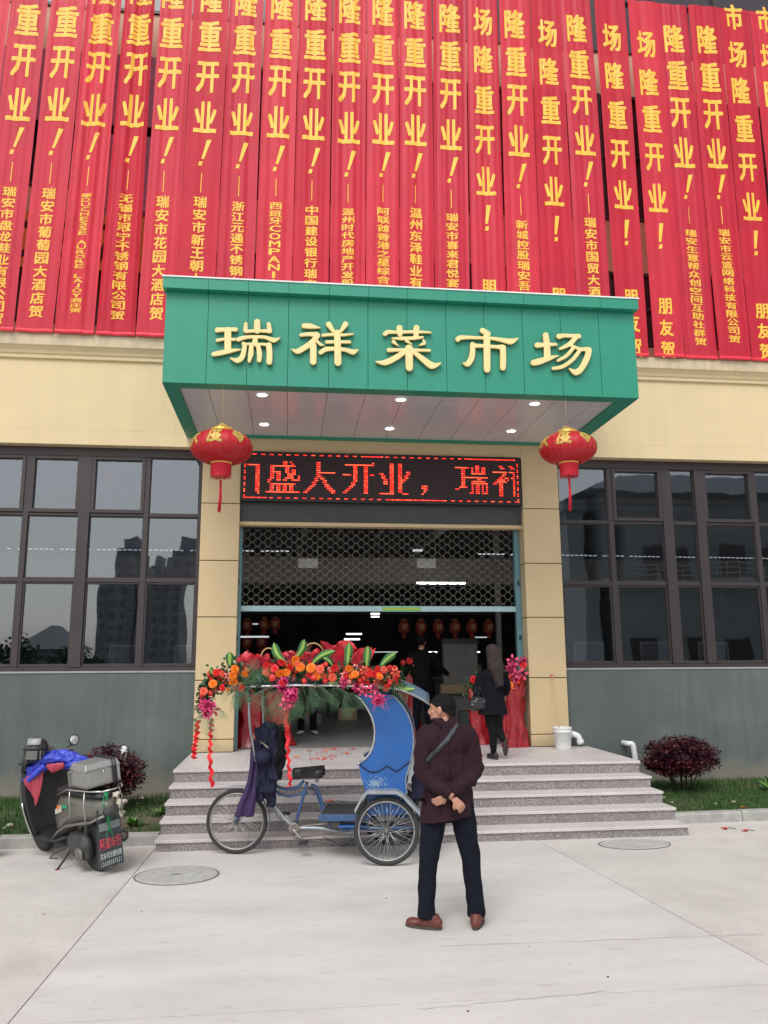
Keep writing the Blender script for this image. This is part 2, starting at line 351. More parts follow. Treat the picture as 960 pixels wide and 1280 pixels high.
    def build(s, name, mats, parent=None, world=True, recalc=True, weld=True, label=None, solid=0, bevel=0, sub=0):
        me = s.mesh(name, mats, parent, world, recalc, weld)
        o = bpy.data.objects.new(name, me); COL.objects.link(o); o.parent = parent
        if label: o['label'] = label
        if solid: m = o.modifiers.new('t', 'SOLIDIFY'); m.thickness = solid; m.offset = 0
        if bevel: m = o.modifiers.new('b', 'BEVEL'); m.width = bevel; m.segments = 2; m.limit_method = 'ANGLE'
        if sub: m = o.modifiers.new('s', 'SUBSURF'); m.levels = sub; m.render_levels = sub
        return o

def root(name, label, cat, loc=(0, 0, 0), rot=(0, 0, 0), group=None, kind=None):
    o = bpy.data.objects.new(name, None); COL.objects.link(o); o.location = loc; o.rotation_euler = rot
    o.empty_display_size = .1
    if label: o['label'] = label
    if cat: o['category'] = cat
    if group: o['group'] = group
    if kind: o['kind'] = kind
    return o
def tag(o, label=None, cat=None, group=None, kind=None):
    if label: o['label'] = label
    if cat: o['category'] = cat
    if group: o['group'] = group
    if kind: o['kind'] = kind
    return o
def inst(name, me, parent, loc=(0, 0, 0), rot=None, scale=None):
    o = bpy.data.objects.new(name, me); COL.objects.link(o); o.parent = parent; o.location = loc
    if rot is not None: o.rotation_euler = rot
    if scale is not None: o.scale = scale
    return o

_gl = {}
def glyph(ch, off=.022):
    key = (ch, off)
    if key in _gl: return _gl[key]
    cu = bpy.data.curves.new('g', 'FONT'); cu.body = ch; cu.size = 1; cu.offset = off; cu.resolution_u = 2; cu.fill_mode = 'FRONT'
    ob = bpy.data.objects.new('g', cu); COL.objects.link(ob)
    dg = bpy.context.evaluated_depsgraph_get(); dg.update()
    me = bpy.data.meshes.new_from_object(ob.evaluated_get(dg))
    bm = bmesh.new(); bm.from_mesh(me)
    if bm.verts:
        xs = [v.co.x for v in bm.verts]; ys = [v.co.y for v in bm.verts]
        x0, x1, y0, y1 = min(xs), max(xs), min(ys), max(ys)
        if ch in '一—': y0 -= .3; y1 += .3
        elif ord(ch) < 128: pass
        for v in bm.verts: v.co.x = (v.co.x - (x0 + x1) / 2) / max(x1 - x0, .1 if ord(ch) > 255 else (y1 - y0) * .62); v.co.y = (v.co.y - (y0 + y1) / 2) / max(y1 - y0, .1); v.co.z = 0
        for k in range(-7, 8):
            bmesh.ops.bisect_plane(bm, geom=bm.verts[:] + bm.edges[:] + bm.faces[:], plane_co=(k / 16 + 1e-4, 0, 0), plane_no=(1, 0, 0))
    r = ([v.co.copy() for v in bm.verts], [[v.index for v in f.verts] for f in bm.faces])
    bm.verts.index_update(); r = ([v.co.copy() for v in bm.verts], [[v.index for v in f.verts] for f in bm.faces])
    bm.free(); bpy.data.objects.remove(ob); bpy.data.curves.remove(cu); bpy.data.meshes.remove(me)
    _gl[key] = r; return r
def put_glyph(mb, ch, fn, cx, cy, w, h, off=.022, mi=0):     # fn(x, y[, d]) -> point; bold by four shifted copies
    vs, fs = glyph(ch, 0)
    if not vs: return
    for k, (a, b) in enumerate(((-1, -1), (1, -1), (-1, 1), (1, 1))):
        mb.add([fn(cx + (p.x + a * off) * w, cy + (p.y + b * off * .8) * h, k * .0005) for p in vs], fs, mi)

def brush(pts, steps=5):    # outline polygon of a brush stroke with varying half width
    P = [Vector((x, y)) for x, y, _ in pts]; W = [w_ for _, _, w_ in pts]
    if len(P) > 2:      # catmull-rom
        Q, V = [], []
        for i in range(len(P) - 1):
            p0 = P[max(i - 1, 0)]; p1 = P[i]; p2 = P[i + 1]; p3 = P[min(i + 2, len(P) - 1)]
            for k in range(steps):
                t = k / steps
                Q.append(.5 * ((2 * p1) + (p2 - p0) * t + (2 * p0 - 5 * p1 + 4 * p2 - p3) * t * t + (3 * p1 - p0 - 3 * p2 + p3) * t ** 3))
                V.append(W[i] * (1 - t) + W[i + 1] * t)
        Q.append(P[-1]); V.append(W[-1]); P, W = Q, V
    L_, R_ = [], []
    for i, p in enumerate(P):
        t = (P[min(i + 1, len(P) - 1)] - P[max(i - 1, 0)]).normalized(); nn = Vector((-t.y, t.x))
        L_.append(p + nn * W[i]); R_.append(p - nn * W[i])
    t0 = (P[0] - P[1]).normalized(); t1 = (P[-1] - P[-2]).normalized()
    def cap(c, t, w_):
        nn = Vector((-t.y, t.x)); return [c + (nn * math.cos(a) + t * math.sin(a)) * w_ for a in (PI * k / 7 for k in range(1, 7))]
    # order: left side forward, end cap, right side back, start cap
    c1 = cap(P[-1], t1, W[-1]); c0 = cap(P[0], t0, W[0])
    return L_ + c1 + R_[::-1] + c0

# ================================================================== SETTING
ground = MB().box(-400, 400, -300, 400, -.5, -.012).build('ground', 'soil'); tag(ground, kind='structure')
# concrete yard in big poured slabs with real joints
yard = root('yard_pavement', None, None, kind='structure')
MB().box(-60, 60, -60, 9.9, -.3, -.02).build('joint_bed', 'joint', yard)
def slab(poly, m): MB().prism(poly, lambda u, v, d: (u, v, d), -.2, 0).build('concrete_slab', m, yard)
g = .004
def xl(y): return -1.36 - (9.08 - y) * .029      # left long joint
def xr(y): return 2.752 + (8.915 - y) * .0934     # right long joint
rows = [(-59, -6), (-6, -.6), (-.6, 5.02), (5.02, 9.86)]
for r_i, (ya, yb) in enumerate(rows):
    ya += g; yb -= g
    m = ('concrete', 'concrete_b')[r_i % 2]
    slab([(-59, ya), (-5.8, ya), (-5.8, yb), (-59, yb)], m)
    slab([(-5.8 + 2 * g, ya), (xl(ya) - g, ya), (xl(yb) - g, yb), (-5.8 + 2 * g, yb)], 'concrete')
    slab([(xl(ya) + g, ya), (xr(ya) - g, ya), (xr(yb) - g, yb), (xl(yb) + g, yb)], 'concrete_b')
    slab([(xr(ya) + g, ya), (8.2, ya), (7.4, yb), (xr(yb) + g, yb)], 'concrete')
    slab([(8.2 + 2 * g, ya), (59, ya), (59, yb), (7.4 + 2 * g, yb)], 'concrete_b')

# long hairline scratches on the yard
for (a, b) in (((545, 1183), (955, 1168)), ((520, 1262), (760, 1240))):
    A = gnd(*a); B_ = gnd(*b); mb = MB(); d = (B_ - A); nn = Vector((-d.y, d.x, 0)).normalized()
    pts = [A + d * (i / 24) + nn * random.uniform(-.012, .012) for i in range(25)]
    vs = [];
    for i, p in enumerate(pts): wv = .0022 * random.uniform(.5, 1.5); vs += [p + nn * wv + Vector((0, 0, .003)), p - nn * wv + Vector((0, 0, .003))]
    mb.add(vs, [(2 * i, 2 * i + 1, 2 * i + 3, 2 * i + 2) for i in range(24)])
    mb.build('hairline_crack', 'manhole', yard, recalc=False)
# small stones and dirt flecks
mb = MB()
for i in range(90):
    p = Vector((random.uniform(-5, 6), random.uniform(2.5, 9) ** .5 * 3, 0)); r = random.uniform(.002, .006) * random.choice((1, 1, 1.6))
    mb.ell(p + Vector((0, 0, r * .3)), (r, r * random.uniform(.6, 1.4), r * .6), nu=5, nv=3)
tag(mb.build('grit', 'soil'), 'tiny dark grit flecks scattered over the pale concrete yard', 'grit', kind='stuff')

def manhole(c, rx, ry, lab, hole):
    t = root('manhole_cover', lab, 'manhole cover', (c.x, c.y, 0), group='round manhole covers in the yard')
    mb = MB(); X = Matrix.Translation((c.x, c.y, 0)) @ Matrix.Diagonal((rx, ry, 1, 1))
    mb.lathe([(1.035, .004), (1.035, .006), (1.0, .006), (1.0, .004)], 48, X, cap=False); mb.build('rim_gap', 'joint', t)
    mb = MB(); mb.lathe([(0, .010), (.97, .010), (.995, .006), (.995, .003)], 48, X, sm=False); mb.build('lid', 'manhole', t)
    if hole:
        mb = MB(); mb.lathe([(.0, .0135), (.045, .0135), (.045, .010)], 12, X, mi=0); mb.build('lifting_hole', 'joint', t)
        MB().box(c.x - .06, c.x + .05, c.y - .006, c.y + .006, .0142, .0148).build('lifting_bar', 'rust', t)
manhole(gnd(221, 1094.5), .372, .33, 'round concrete manhole cover with a central lifting hole, on the yard near the scooter', True)
manhole(gnd(793, 1055.5), .375, .24, 'faint pale manhole cover sunk in the yard beside the right end of the steps', False)

# kerbs, soil and grass beds
def kerb(x0, x1, ya, yb_, L_, name='kerb'):
    k = root(name, None, None, kind='structure'); x = x0
    while x < x1 - .05:
        xe = min(x + L_, x1)
        def yy(X_): return ya + (yb_ - ya) * (X_ - x0) / (x1 - x0)
        dz = random.uniform(-.003, .003)
        mb = MB(); c = .012; xa, xb = x + .005, xe - .005
        prof = [(0, -.1), (0, .11 - c), (c, .12), (.14 - c, .12), (.14, .11 - c), (.14, -.1)]
        vs = [(xx, yy(xx) + p, z + dz) for xx in (xa, xb) for p, z in prof]
        mb.add(vs, [(i, (i + 1) % 6, 6 + (i + 1) % 6, 6 + i) for i in range(6)] + [tuple(range(6)), tuple(range(6, 12))]).build('kerb_stone', 'kerb', k)
        x = xe
kerb(-8.0, -1.345, 9.62, 9.42, 1.0, 'kerb')
kerb(4.5, 12.5, 9.73, 10.0, 1.0, 'kerb')
def bed(x0, x1, ya, yb, name):
    mb = MB()
    mb.grid(lambda u, v: (x0 + (x1 - x0) * u, ya + (yb - ya) * v, .07 + .05 * v + .02 * noise.noise(Vector((u * 14, v * 6, x0)))), 40, 14)
    tag(mb.build(name, 'soil'), kind='structure')
bed(-8, -1.34, 9.62, 12.32, 'soil_bed'); bed(4.49, 12.5, 9.86, 12.32, 'soil_bed')
def grass(x0, x1, ya, yb, n, lab, dens):
    mb = MB()
    for i in range(n):
        x = random.uniform(x0, x1); y = random.uniform(ya, yb)
        if noise.noise(Vector((x * 1.3, y * 1.6, 5))) + dens(x, y) < random.uniform(-.3, .25): continue
        z = .07 + .05 * (y - ya) / (yb - ya); a = random.uniform(0, PI); h = random.uniform(.03, .085); w_ = random.uniform(.004, .009)
        lx, ly = random.uniform(-.03, .03), random.uniform(-.03, .03); ca, sa = math.cos(a) * w_, math.sin(a) * w_
        mb.add([(x - ca, y - sa, z - .01), (x + ca, y + sa, z - .01), (x + lx, y + ly, z + h)], [(0, 1, 2)], sm=True)
    tag(mb.build('grass', 'grass', recalc=False, weld=False), lab, 'grass', kind='stuff')
grass(-6.5, -1.36, 9.66, 12.0, 26000, 'short green grass strip along the wall behind the scooter', lambda x, y: .45 if x < -2.6 else -.05)
grass(4.51, 10, 9.96, 12.2, 26000, 'short green grass strip along the wall right of the steps', lambda x, y: .55)
def leafplant(c, n, L_, lab, grp=None, m='weed', nm='weed_plant'):
    mb = MB()
    for i in range(n):
        a = random.uniform(0, 2 * PI); el = random.uniform(.35, 1.25); l = L_ * random.uniform(.6, 1.1); w_ = l * .13
        d = Vector((math.cos(a) * math.cos(el), math.sin(a) * math.cos(el), math.sin(el))); sd_ = Vector((-math.sin(a), math.cos(a), 0))
        p = Vector(c); q = [p, p + d * l * .5, p + d * l * .9 + Vector((0, 0, -l * .12)) + Vector((math.cos(a), math.sin(a), 0)) * l * .12]
        mb.add([q[0] - sd_ * w_ * .3, q[0] + sd_ * w_ * .3, q[1] - sd_ * w_, q[1] + sd_ * w_, q[2]], [(0, 1, 3, 2), (2, 3, 4)], sm=True)
    tag(mb.build(nm, m, recalc=False), lab, 'plant', grp)
leafplant((-1.72, 10.05, .07), 34, .24, 'bright green broad-bladed weed growing in front of the purple bush, nearest the steps')
leafplant((-2.02, 10.15, .07), 26, .20, 'bright green weed tuft under the purple bush, between scooter tail and bigger weed')
leafplant((-1.5, 10.7, .08), 22, .2, 'small green weed tuft close to the left end of the steps')
leafplant((6.75, 11.1, .1), 26, .34, 'tall bright green plant at the right edge of the grass strip')
leafplant((5.5, 10.3, .08), 16, .14, 'small green weed in the grass below the right maroon bush')
mb = MB()
for i in range(26):
    x = random.uniform(-6, -1.4); y = random.uniform(9.8, 12.0); r = random.uniform(.015, .05)
    mb.ell((x, y, .1), (r * 1.3, r, r * .6), Matrix.Rotation(random.uniform(0, 3), 4, 'Z'), nu=7, nv=4)
for i in range(12):
    x = random.uniform(4.6, 9); y = random.uniform(10, 12.0); r = random.uniform(.01, .03); mb.ell((x, y, .1), (r * 1.3, r, r * .6), nu=7, nv=4)
tag(mb.build('rubble', 'stone'), 'pale stones and rubble bits lying in the grass strips', 'rubble', kind='stuff')

# ------------------------------------------------------------------ entrance steps
steps = root('entrance_steps', None, None, kind='structure')
SX0, SX1 = -1.34, 4.49
NZ = [.115, .25, .385, .52, .665]; NY = [9.09, 9.39, 9.70, 10.0, 10.31]
prev = 0.0
for k in range(5):
    y, z = NY[k], NZ[k]
    cuts = [SX0, -.38 + .1 * k, 1.02 + .13 * k, 2.55 - .1 * k, 3.6, SX1]
    for a, b in zip(cuts[:-1], cuts[1:]):
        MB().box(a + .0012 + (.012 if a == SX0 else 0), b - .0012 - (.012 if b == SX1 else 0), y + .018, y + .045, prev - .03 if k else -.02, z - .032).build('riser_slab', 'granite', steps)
    ye = (NY[k + 1] + .02) if k < 4 else 10.66
    for a, b in zip(cuts[:-1], cuts[1:]):
        MB().cbox(a + .001, b - .001, y, ye, z - .032, z, .004).build('tread_slab', 'granite_skylit', steps)
    MB().box(SX0 + .015, SX1 - .015, y + .044, 12.2, prev - .1, z - .033).build('step_core', 'granite', steps)
    prev = z
tx = [SX0 + i * (SX1 - SX0) / 7 for i in range(8)]; ty = [10.662, 11.27, 11.88, 12.19]
for j in range(3):
    for i in range(7):
        MB().cbox(tx[i] + .0015, tx[i + 1] - .0015, ty[j] + .0015, ty[j + 1] - .0015, .633, .665, .0015).build('landing_slab', 'granite_skylit', steps)
MB().box(-.76, 3.66, 12.19, 12.62, .60, .664).build('threshold_slab', 'granite_skylit', steps)

# ================================================================== BUILDING
bld = root('market_building', 'cream and grey-green market hall with dark gridded windows behind the green canopy', 'building', (1.5, 12.3, 0))
YB, YP, YW, YL = 12.25, 12.2, 12.44, 12.3
def wall(name, m, *boxes, **kw):
    mb = MB()
    for b in boxes: mb.box(*b)
    return mb.build(name, m, bld, **kw)
XA, XB = -12, 18
wall('lower_wall', 'greywall', (XA, -1.33, YL, 12.6, -.3, 1.79))
wall('lower_wall', 'greywall', (4.23, XB, YL, 12.6, -.3, 1.79))
wall('sill_cap', 'wallcap', (XA, -1.33, YL - .012, 12.62, 1.79, 1.815)); wall('sill_cap', 'wallcap', (4.23, XB, YL - .012, 12.62, 1.79, 1.815))
wall('beam_wall', 'cream', (XA, XB, YB, 12.62, 5.385, 6.49)); wall('beam_wall', 'cream', (XA, -1.32, YB - .004, 12.62, 5.16, 5.382), (4.22, XB, YB - .004, 12.62, 5.16, 5.382))
def molding(prof, m, nm):
    mb = MB(); k = len(prof)
    vs = [(x, y, z) for x in (XA, XB) for y, z in prof]
    mb.add(vs, [(i, (i + 1) % k, k + (i + 1) % k, k + i) for i in range(k)] + [tuple(range(k)), tuple(range(k, 2 * k))])
    mb.build(nm, m, bld)
molding([(12.6, 6.49), (YB - .035, 6.49), (YB - .04, 6.50), (YB - .04, 6.545), (YB - .06, 6.56), (YB - .075, 6.60), (YB - .115, 6.648), (YB - .13, 6.66), (12.6, 6.66)], 'cream', 'cornice_molding')
molding([(12.6, 6.66), (YB - .135, 6.66), (YB - .14, 6.67), (YB - .14, 6.835), (YB - .13, 6.85), (12.6, 6.85)], 'cream_ledge', 'cornice_ledge')
# entrance pillars, clad with panels; joints are real gaps
PZ = [.665, .845, 1.675, 2.585, 3.42, 4.287, 5.155]
def pillar(x0, x1):
    p = wall('entrance_pillar', 'pillar_gap', (x0 + .012, x1 - .012, YP + .02, 12.6, .4, 5.16))
    for a, b in zip(PZ[:-1], PZ[1:]):
        zb = b - .006 if b < 5 else b + .227
        MB().cbox(x0, x1, YP, 12.55, a + .006, zb, .004).build('cladding_panel', 'pillar', p)
pillar(-1.325, -.757); pillar(3.635, 4.222)
MB().cbox(-.755, 3.633, YP + .002, 12.5, 5.105, 5.382, .003).build('lintel_panel', 'pillar', bld)
wall('door_head_panel', 'charcoal', (-.757, 3.635, YP + .1, 12.46, 4.03, 5.10))
wall('door_head_trim', 'pillar', (-.757, 3.635, YP + .085, 12.47, 3.975, 4.028))

# windows -------------------------------------------------------------
def window(x0, x1, mull, rows_, sash, label=None, slide=()):
    """mull: list of (xa, xb, depth) uprights; rows_: list of (za, zb) transoms, top to bottom"""
    f = MB(); y0 = YW
    zt, zb = 5.02, 1.87
    f.cbox(x0, x1, y0 - .03, y0 + .07, zt, 5.158, .006); f.cbox(x0, x1, y0 - .04, y0 + .07, 1.815, zb, .006)
    for a, b in mull: f.cbox(a, b, y0 - (.05 if b - a > .12 else .03), y0 + .07, zb, zt, .006)
    edges = [m for m in mull]
    cols = [(edges[i][1], edges[i + 1][0]) for i in range(len(edges) - 1)]
    for a, b in cols:
        for za, zz in rows_: f.cbox(a, b, y0 - .022, y0 + .06, za, zz, .005)
    w_ = f.build('window_frame', 'frame', bld)
    zs = [(rows_[0][1], zt), (rows_[1][1], rows_[0][0]), (zb, rows_[1][0])]
    for ci, (a, b) in enumerate(cols):
        for ri, (c, d) in enumerate(zs):
            s = .0
            if ri == 0 and ci in sash:
                s = .055; m = MB()
                for q in ((a, a + s, c, d), (b - s, b, c, d), (a + s, b - s, c, c + s * 1.1), (a + s, b - s, d - s, d)): m.cbox(q[0] + .002, q[1] - .002, y0 - .045, y0 + .02, q[2] + .002, q[3] - .002, .005)
                m.build('sash', 'frame', w_)
            elif ri == 2:
                s = .028; m = MB()
                for q in ((a, a + s, c, d), (b - s, b, c, d), (a + s, b - s, c, c + .05), (a + s, b - s, d - s, d)): m.cbox(q[0] + .002, q[1] - .002, y0 - .012, y0 + .03, q[2] + .002, q[3] - .002, .004)
                m.build('sash', 'frame', w_)
            else:
                s = .014; m = MB()
                for q in ((a, a + s, c, d), (b - s, b, c, d), (a + s, b - s, c, c + s), (a + s, b - s, d - s, d)): m.box(q[0], q[1], y0 - .002, y0 + .02, q[2], q[3])
                m.build('gasket', 'frame_d', w_)
            mp = MB(); e = s - .004; tl = random.uniform(-.004, .004); t2 = random.uniform(-.003, .003)
            mp.add([(a + e, y0 + .018 - tl, c + e), (b - e, y0 + .018 + tl, c + e), (b - e, y0 + .018 + tl + t2, d - e), (a + e, y0 + .018 - tl + t2, d - e)], [(0, 1, 2, 3)])
            mp.build('pane', 'glass', w_, recalc=False)
TR = [(4.10, 4.145), (3.105, 3.165)]
window(-7.2, -1.325, [(-7.2, -7.1), (-6.35, -6.17), (-5.2, -5.12), (-4.2 + .25, -3.875), (-3.15, -2.99), (-2.2, -2.13), (-1.39, -1.325)], TR, (2, 3, 4))
window(4.222, 11.6, [(4.222, 4.30), (5.115, 5.20), (6.04, 6.205), (6.615, 6.765), (7.62, 7.70), (8.55, 8.7), (9.5, 9.58), (10.4, 10.55), (11.5, 11.6)], TR, (1, 3, 5, 7))
wall('wall_end', 'cream', (XA, -7.2, YW - .05, 12.6, 1.816, 5.158)); wall('wall_end', 'cream', (11.6, XB, YW - .05, 12.6, 1.816, 5.158))

# upper storeys behind the banners
wall('upper_wall', 'upperwall', (XA, XB, 12.9, 13.1, 6.85, 7.35), (XA, XB, 12.9, 13.1, 8.75, 9.75), (XA, XB, 12.9, 13.1, 12.3, 13.2), (XA, XB, 12.9, 13.1, 15.5, 17))
for za, zb in ((7.35, 8.75), (9.75, 12.3), (13.2, 15.5)):
    wf = wall('upper_window', 'frame', *[(x, x + .09, 12.86, 12.98, za, zb) for x in [XA + i * 1.25 for i in range(24)]], *[(XA, XB, 12.87, 12.97, z - .03, z + .03) for z in (za + .04, (za + zb) / 2, zb - .04)])
    for i in range(24):
        a = XA + i * 1.25 + .09
        MB().add([(a, 12.93, za), (a + 1.16, 12.93, za), (a + 1.16, 12.93, zb), (a, 12.93, zb)], [(0, 1, 2, 3)]).build('pane', 'upperglass', wf, recalc=False)
wall('roof_slab', 'upperwall', (XA, XB, 12.1, 13.2, 17, 17.5))

# inside hall
hall = root('market_hall_interior', None, None, kind='structure')
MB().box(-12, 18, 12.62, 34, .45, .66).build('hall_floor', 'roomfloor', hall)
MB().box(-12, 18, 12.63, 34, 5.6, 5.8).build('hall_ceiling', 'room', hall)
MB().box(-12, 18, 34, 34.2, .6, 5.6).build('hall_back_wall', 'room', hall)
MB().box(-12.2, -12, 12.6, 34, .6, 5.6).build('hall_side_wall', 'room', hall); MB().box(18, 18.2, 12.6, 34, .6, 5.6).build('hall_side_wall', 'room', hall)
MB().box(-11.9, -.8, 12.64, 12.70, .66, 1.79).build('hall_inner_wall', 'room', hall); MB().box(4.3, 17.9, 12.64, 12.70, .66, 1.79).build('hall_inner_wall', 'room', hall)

# ================================================================== CANOPY WITH THE GOLD SIGN
can = root('entrance_canopy', 'green box canopy over the entrance carrying five gold characters', 'canopy', (1.47, 12.2, 5.3))
CX0, CX1, CF = -1.585, 4.52, 9.73
CZ0, CZ1, CZT, CZU = 5.305, 6.55, 6.50, 6.645
fp = [258.5, 309, 360, 411, 460, 509, 558, 606, 654, 702, 750]
jx = [CX0] + [at(px, 440, CF).x for px in fp] + [CX1]
mb = MB(); mb.box(CX0 + .02, CX1 - .02, CF + .03, 12.24, CZ0 + .15, CZ1, 0); mb.build('core', 'panel_gap', can)
for a, b in zip(jx[:-1], jx[1:]):
    MB().cbox(a + .003, b - .003, CF, CF + .03, CZ0, CZT - .002, .003).build('fascia_panel', 'green', can)
for a, b in zip(jx[:-1], jx[1:]):
    a2 = a - .03 if a == CX0 else a; b2 = b + .03 if b == CX1 else b
    MB().cbox(a2 + .002, b2 - .002, CF - .10, CF + .1, CZT, CZU, .003).build('trim_panel', 'green', can)
MB().box(CX0 - .04, CX1 + .04, CF - .112, 12.22, CZU + .001, CZU + .018).build('top_edge', 'trimwhite', can)
for x0, x1 in ((CX0, CX0 + .02), (CX1 - .02, CX1)):
    for ya, yb in ((CF + .031, 11.0), (11.004, 12.235)): MB().box(x0, x1, ya, yb, CZ0, CZU).build('side_panel', 'green', can)
IY0, IY1, IX0, IX1 = CF + .21, 12.10, CX0 + .175, CX1 - .225
for q in ((CX0 + .021, IX0, CF + .031, 12.24), (IX1, CX1 - .021, CF + .031, 12.24), (IX0, IX1, CF + .031, IY0), (IX0, IX1, IY1, 12.24)):
    MB().box(*q, CZ0 + .002, CZ0 + .045).build('soffit_border', 'green', can)
MB().box(IX0, IX1, IY0, IY1, CZ0 + .05, CZ0 + .14).build('soffit_backing', 'soffit_gap', can)
sy = [IY0, 10.34, 11.23, IY1]; sx = [IX0] + jx[1:-1] + [IX1]
for j in range(3):
    for a, b in zip(sx[:-1], sx[1:]):
        if b - a < .05: continue
        MB().cbox(a + .003, b - .003, sy[j] + .003, sy[j + 1] - .003, CZ0 + .03, CZ0 + .05, .002).build('soffit_panel', 'soffit', can)
for x, y in ((-.385, 10.165), (1.43, 10.175), (3.245, 10.165), (-.395, 11.5), (1.448, 11.53), (3.285, 11.48)):
    X = Matrix.Translation((x, y, CZ0 + .03))
    d = MB().lathe([(.088, -.001), (.088, -.010), (.068, -.012), (.066, -.004)], 24, X, cap=False).build('downlight', 'whiteplastic', can)
    MB().lathe([(0, -.006), (.066, -.006)], 24, X, cap=False).build('lit_disc', 'lampon', d)
LET = {
 ('瑞', 255, 390): [[(165,235,32),(280,228,24),(385,230,26)],[(165,358,22),(250,345,18),(370,348,20)],[(290,240,42),(290,470,42)],[(120,525,28),(200,510,32),(320,485,28),(440,470,8)],[(505,165,24),(500,240,28)],[(640,140,38),(640,240,42)],[(778,165,25),(790,250,30)],[(505,252,24),(640,248,18),(790,250,24)],[(415,350,28),(500,325,24),(620,318,20),(740,325,22),(840,358,32),(915,328,4)],[(620,335,30),(610,400,36)],[(475,400,24),(490,440,28),(460,560,34),(400,600,34),(315,572,6)],[(480,405,18),(640,405,16),(790,415,22)],[(570,420,26),(565,520,34),(545,610,20)],[(650,420,26),(668,520,32),(665,600,28)],[(780,420,36),(788,520,36),(785,620,36)]],
 ('祥', 355, 390): [[(240,185,32),(320,190,34),(435,210,6)],[(205,295,22),(290,285,25),(390,288,32)],[(400,300,34),(340,380,36),(240,450,34),(160,490,34),(90,465,6)],[(350,420,40),(350,615,40)],[(400,375,18),(440,410,20),(480,415,5)],[(535,170,36),(590,250,22)],[(735,168,36),(680,250,20)],[(465,300,20),(560,290,20),(700,295,20),(825,285,10)],[(510,380,22),(640,378,20),(785,380,20)],[(440,505,28),(510,465,30),(640,462,22),(740,475,26),(830,500,34),(890,465,4)],[(635,270,38),(640,400,40),(645,625,44)]],
 ('菜', 460, 400): [[(200,185,28),(240,162,26),(330,165,20),(560,160,20),(745,168,12)],[(372,115,38),(378,185,34)],[(575,115,38),(570,200,32)],[(285,240,10),(400,240,24),(560,235,22),(650,225,14)],[(300,280,24),(360,332,6)],[(455,270,20),(520,310,8)],[(655,255,8),(665,295,26),(605,325,6)],[(245,380,28),(380,378,20),(560,380,20),(730,385,18)],[(485,360,48),(488,500,46),(490,590,44)],[(430,400,30),(330,470,36),(200,530,36),(90,520,8)],[(540,400,24),(640,480,34),(760,565,44),(870,535,6)]],
 ('市', 560, 400): [[(405,145,34),(470,185,34)],[(110,250,32),(150,228,28),(300,230,20),(500,238,20),(620,255,26),(745,275,38),(830,235,6)],[(455,210,40),(458,400,42),(460,610,40)],[(285,310,30),(285,400,34),(270,480,36),(225,545,36),(170,535,8)],[(290,325,28),(420,330,22),(560,340,22),(640,345,34)],[(648,350,36),(650,480,38),(648,590,36)]],
 ('场', 650, 400): [[(195,320,34),(300,315,24),(420,310,18)],[(295,200,36),(310,320,38),(315,460,42)],[(150,530,36),(220,515,40),(340,475,30),(450,445,5)],[(455,215,34),(520,205,24),(620,210,24),(690,212,30)],[(660,225,28),(600,290,30),(540,330,24),(465,365,16)],[(590,320,20),(700,365,20),(800,370,30)],[(810,380,36),(790,470,38),(720,600,36),(650,645,38),(570,595,5)],[(620,360,22),(540,450,22),(440,505,18)],[(710,370,24),(620,490,24),(500,575,24),(385,600,20)]],
}
for (ch, ox, oy), strokes in LET.items():
    mb = MB()
    for i, st in enumerate(strokes):
        def fn(u, v, d, i=i): p = at(ox + u / 9.6, oy + v / 9.6, CF); return Vector((p.x, CF - .012 - d - i * .0006, p.z))
        pl = [(p.x, p.y) for p in brush(st)]
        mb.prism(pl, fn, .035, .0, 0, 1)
        # softened, slightly raised face
        c = Vector((sum(p[0] for p in pl) / len(pl), sum(p[1] for p in pl) / len(pl)))
        inner = [(p.x, p.y) for p in brush([(x, y, max(w_ - 7, 1.5)) for x, y, w_ in st])]
        k = len(pl); o = len(mb.v)
        mb.add([fn(u, v, .035) for u, v in pl] + [fn(u, v, .044) for u, v in inner], [(a, (a + 1) % k, k + (a + 1) % k, k + a) for a in range(k)] + [tuple(k + a for a in range(k))], 0)
    mb.build('gold_character', ['letter', 'letter_side'], can, recalc=False, weld=False, label='gold character ' + ch)

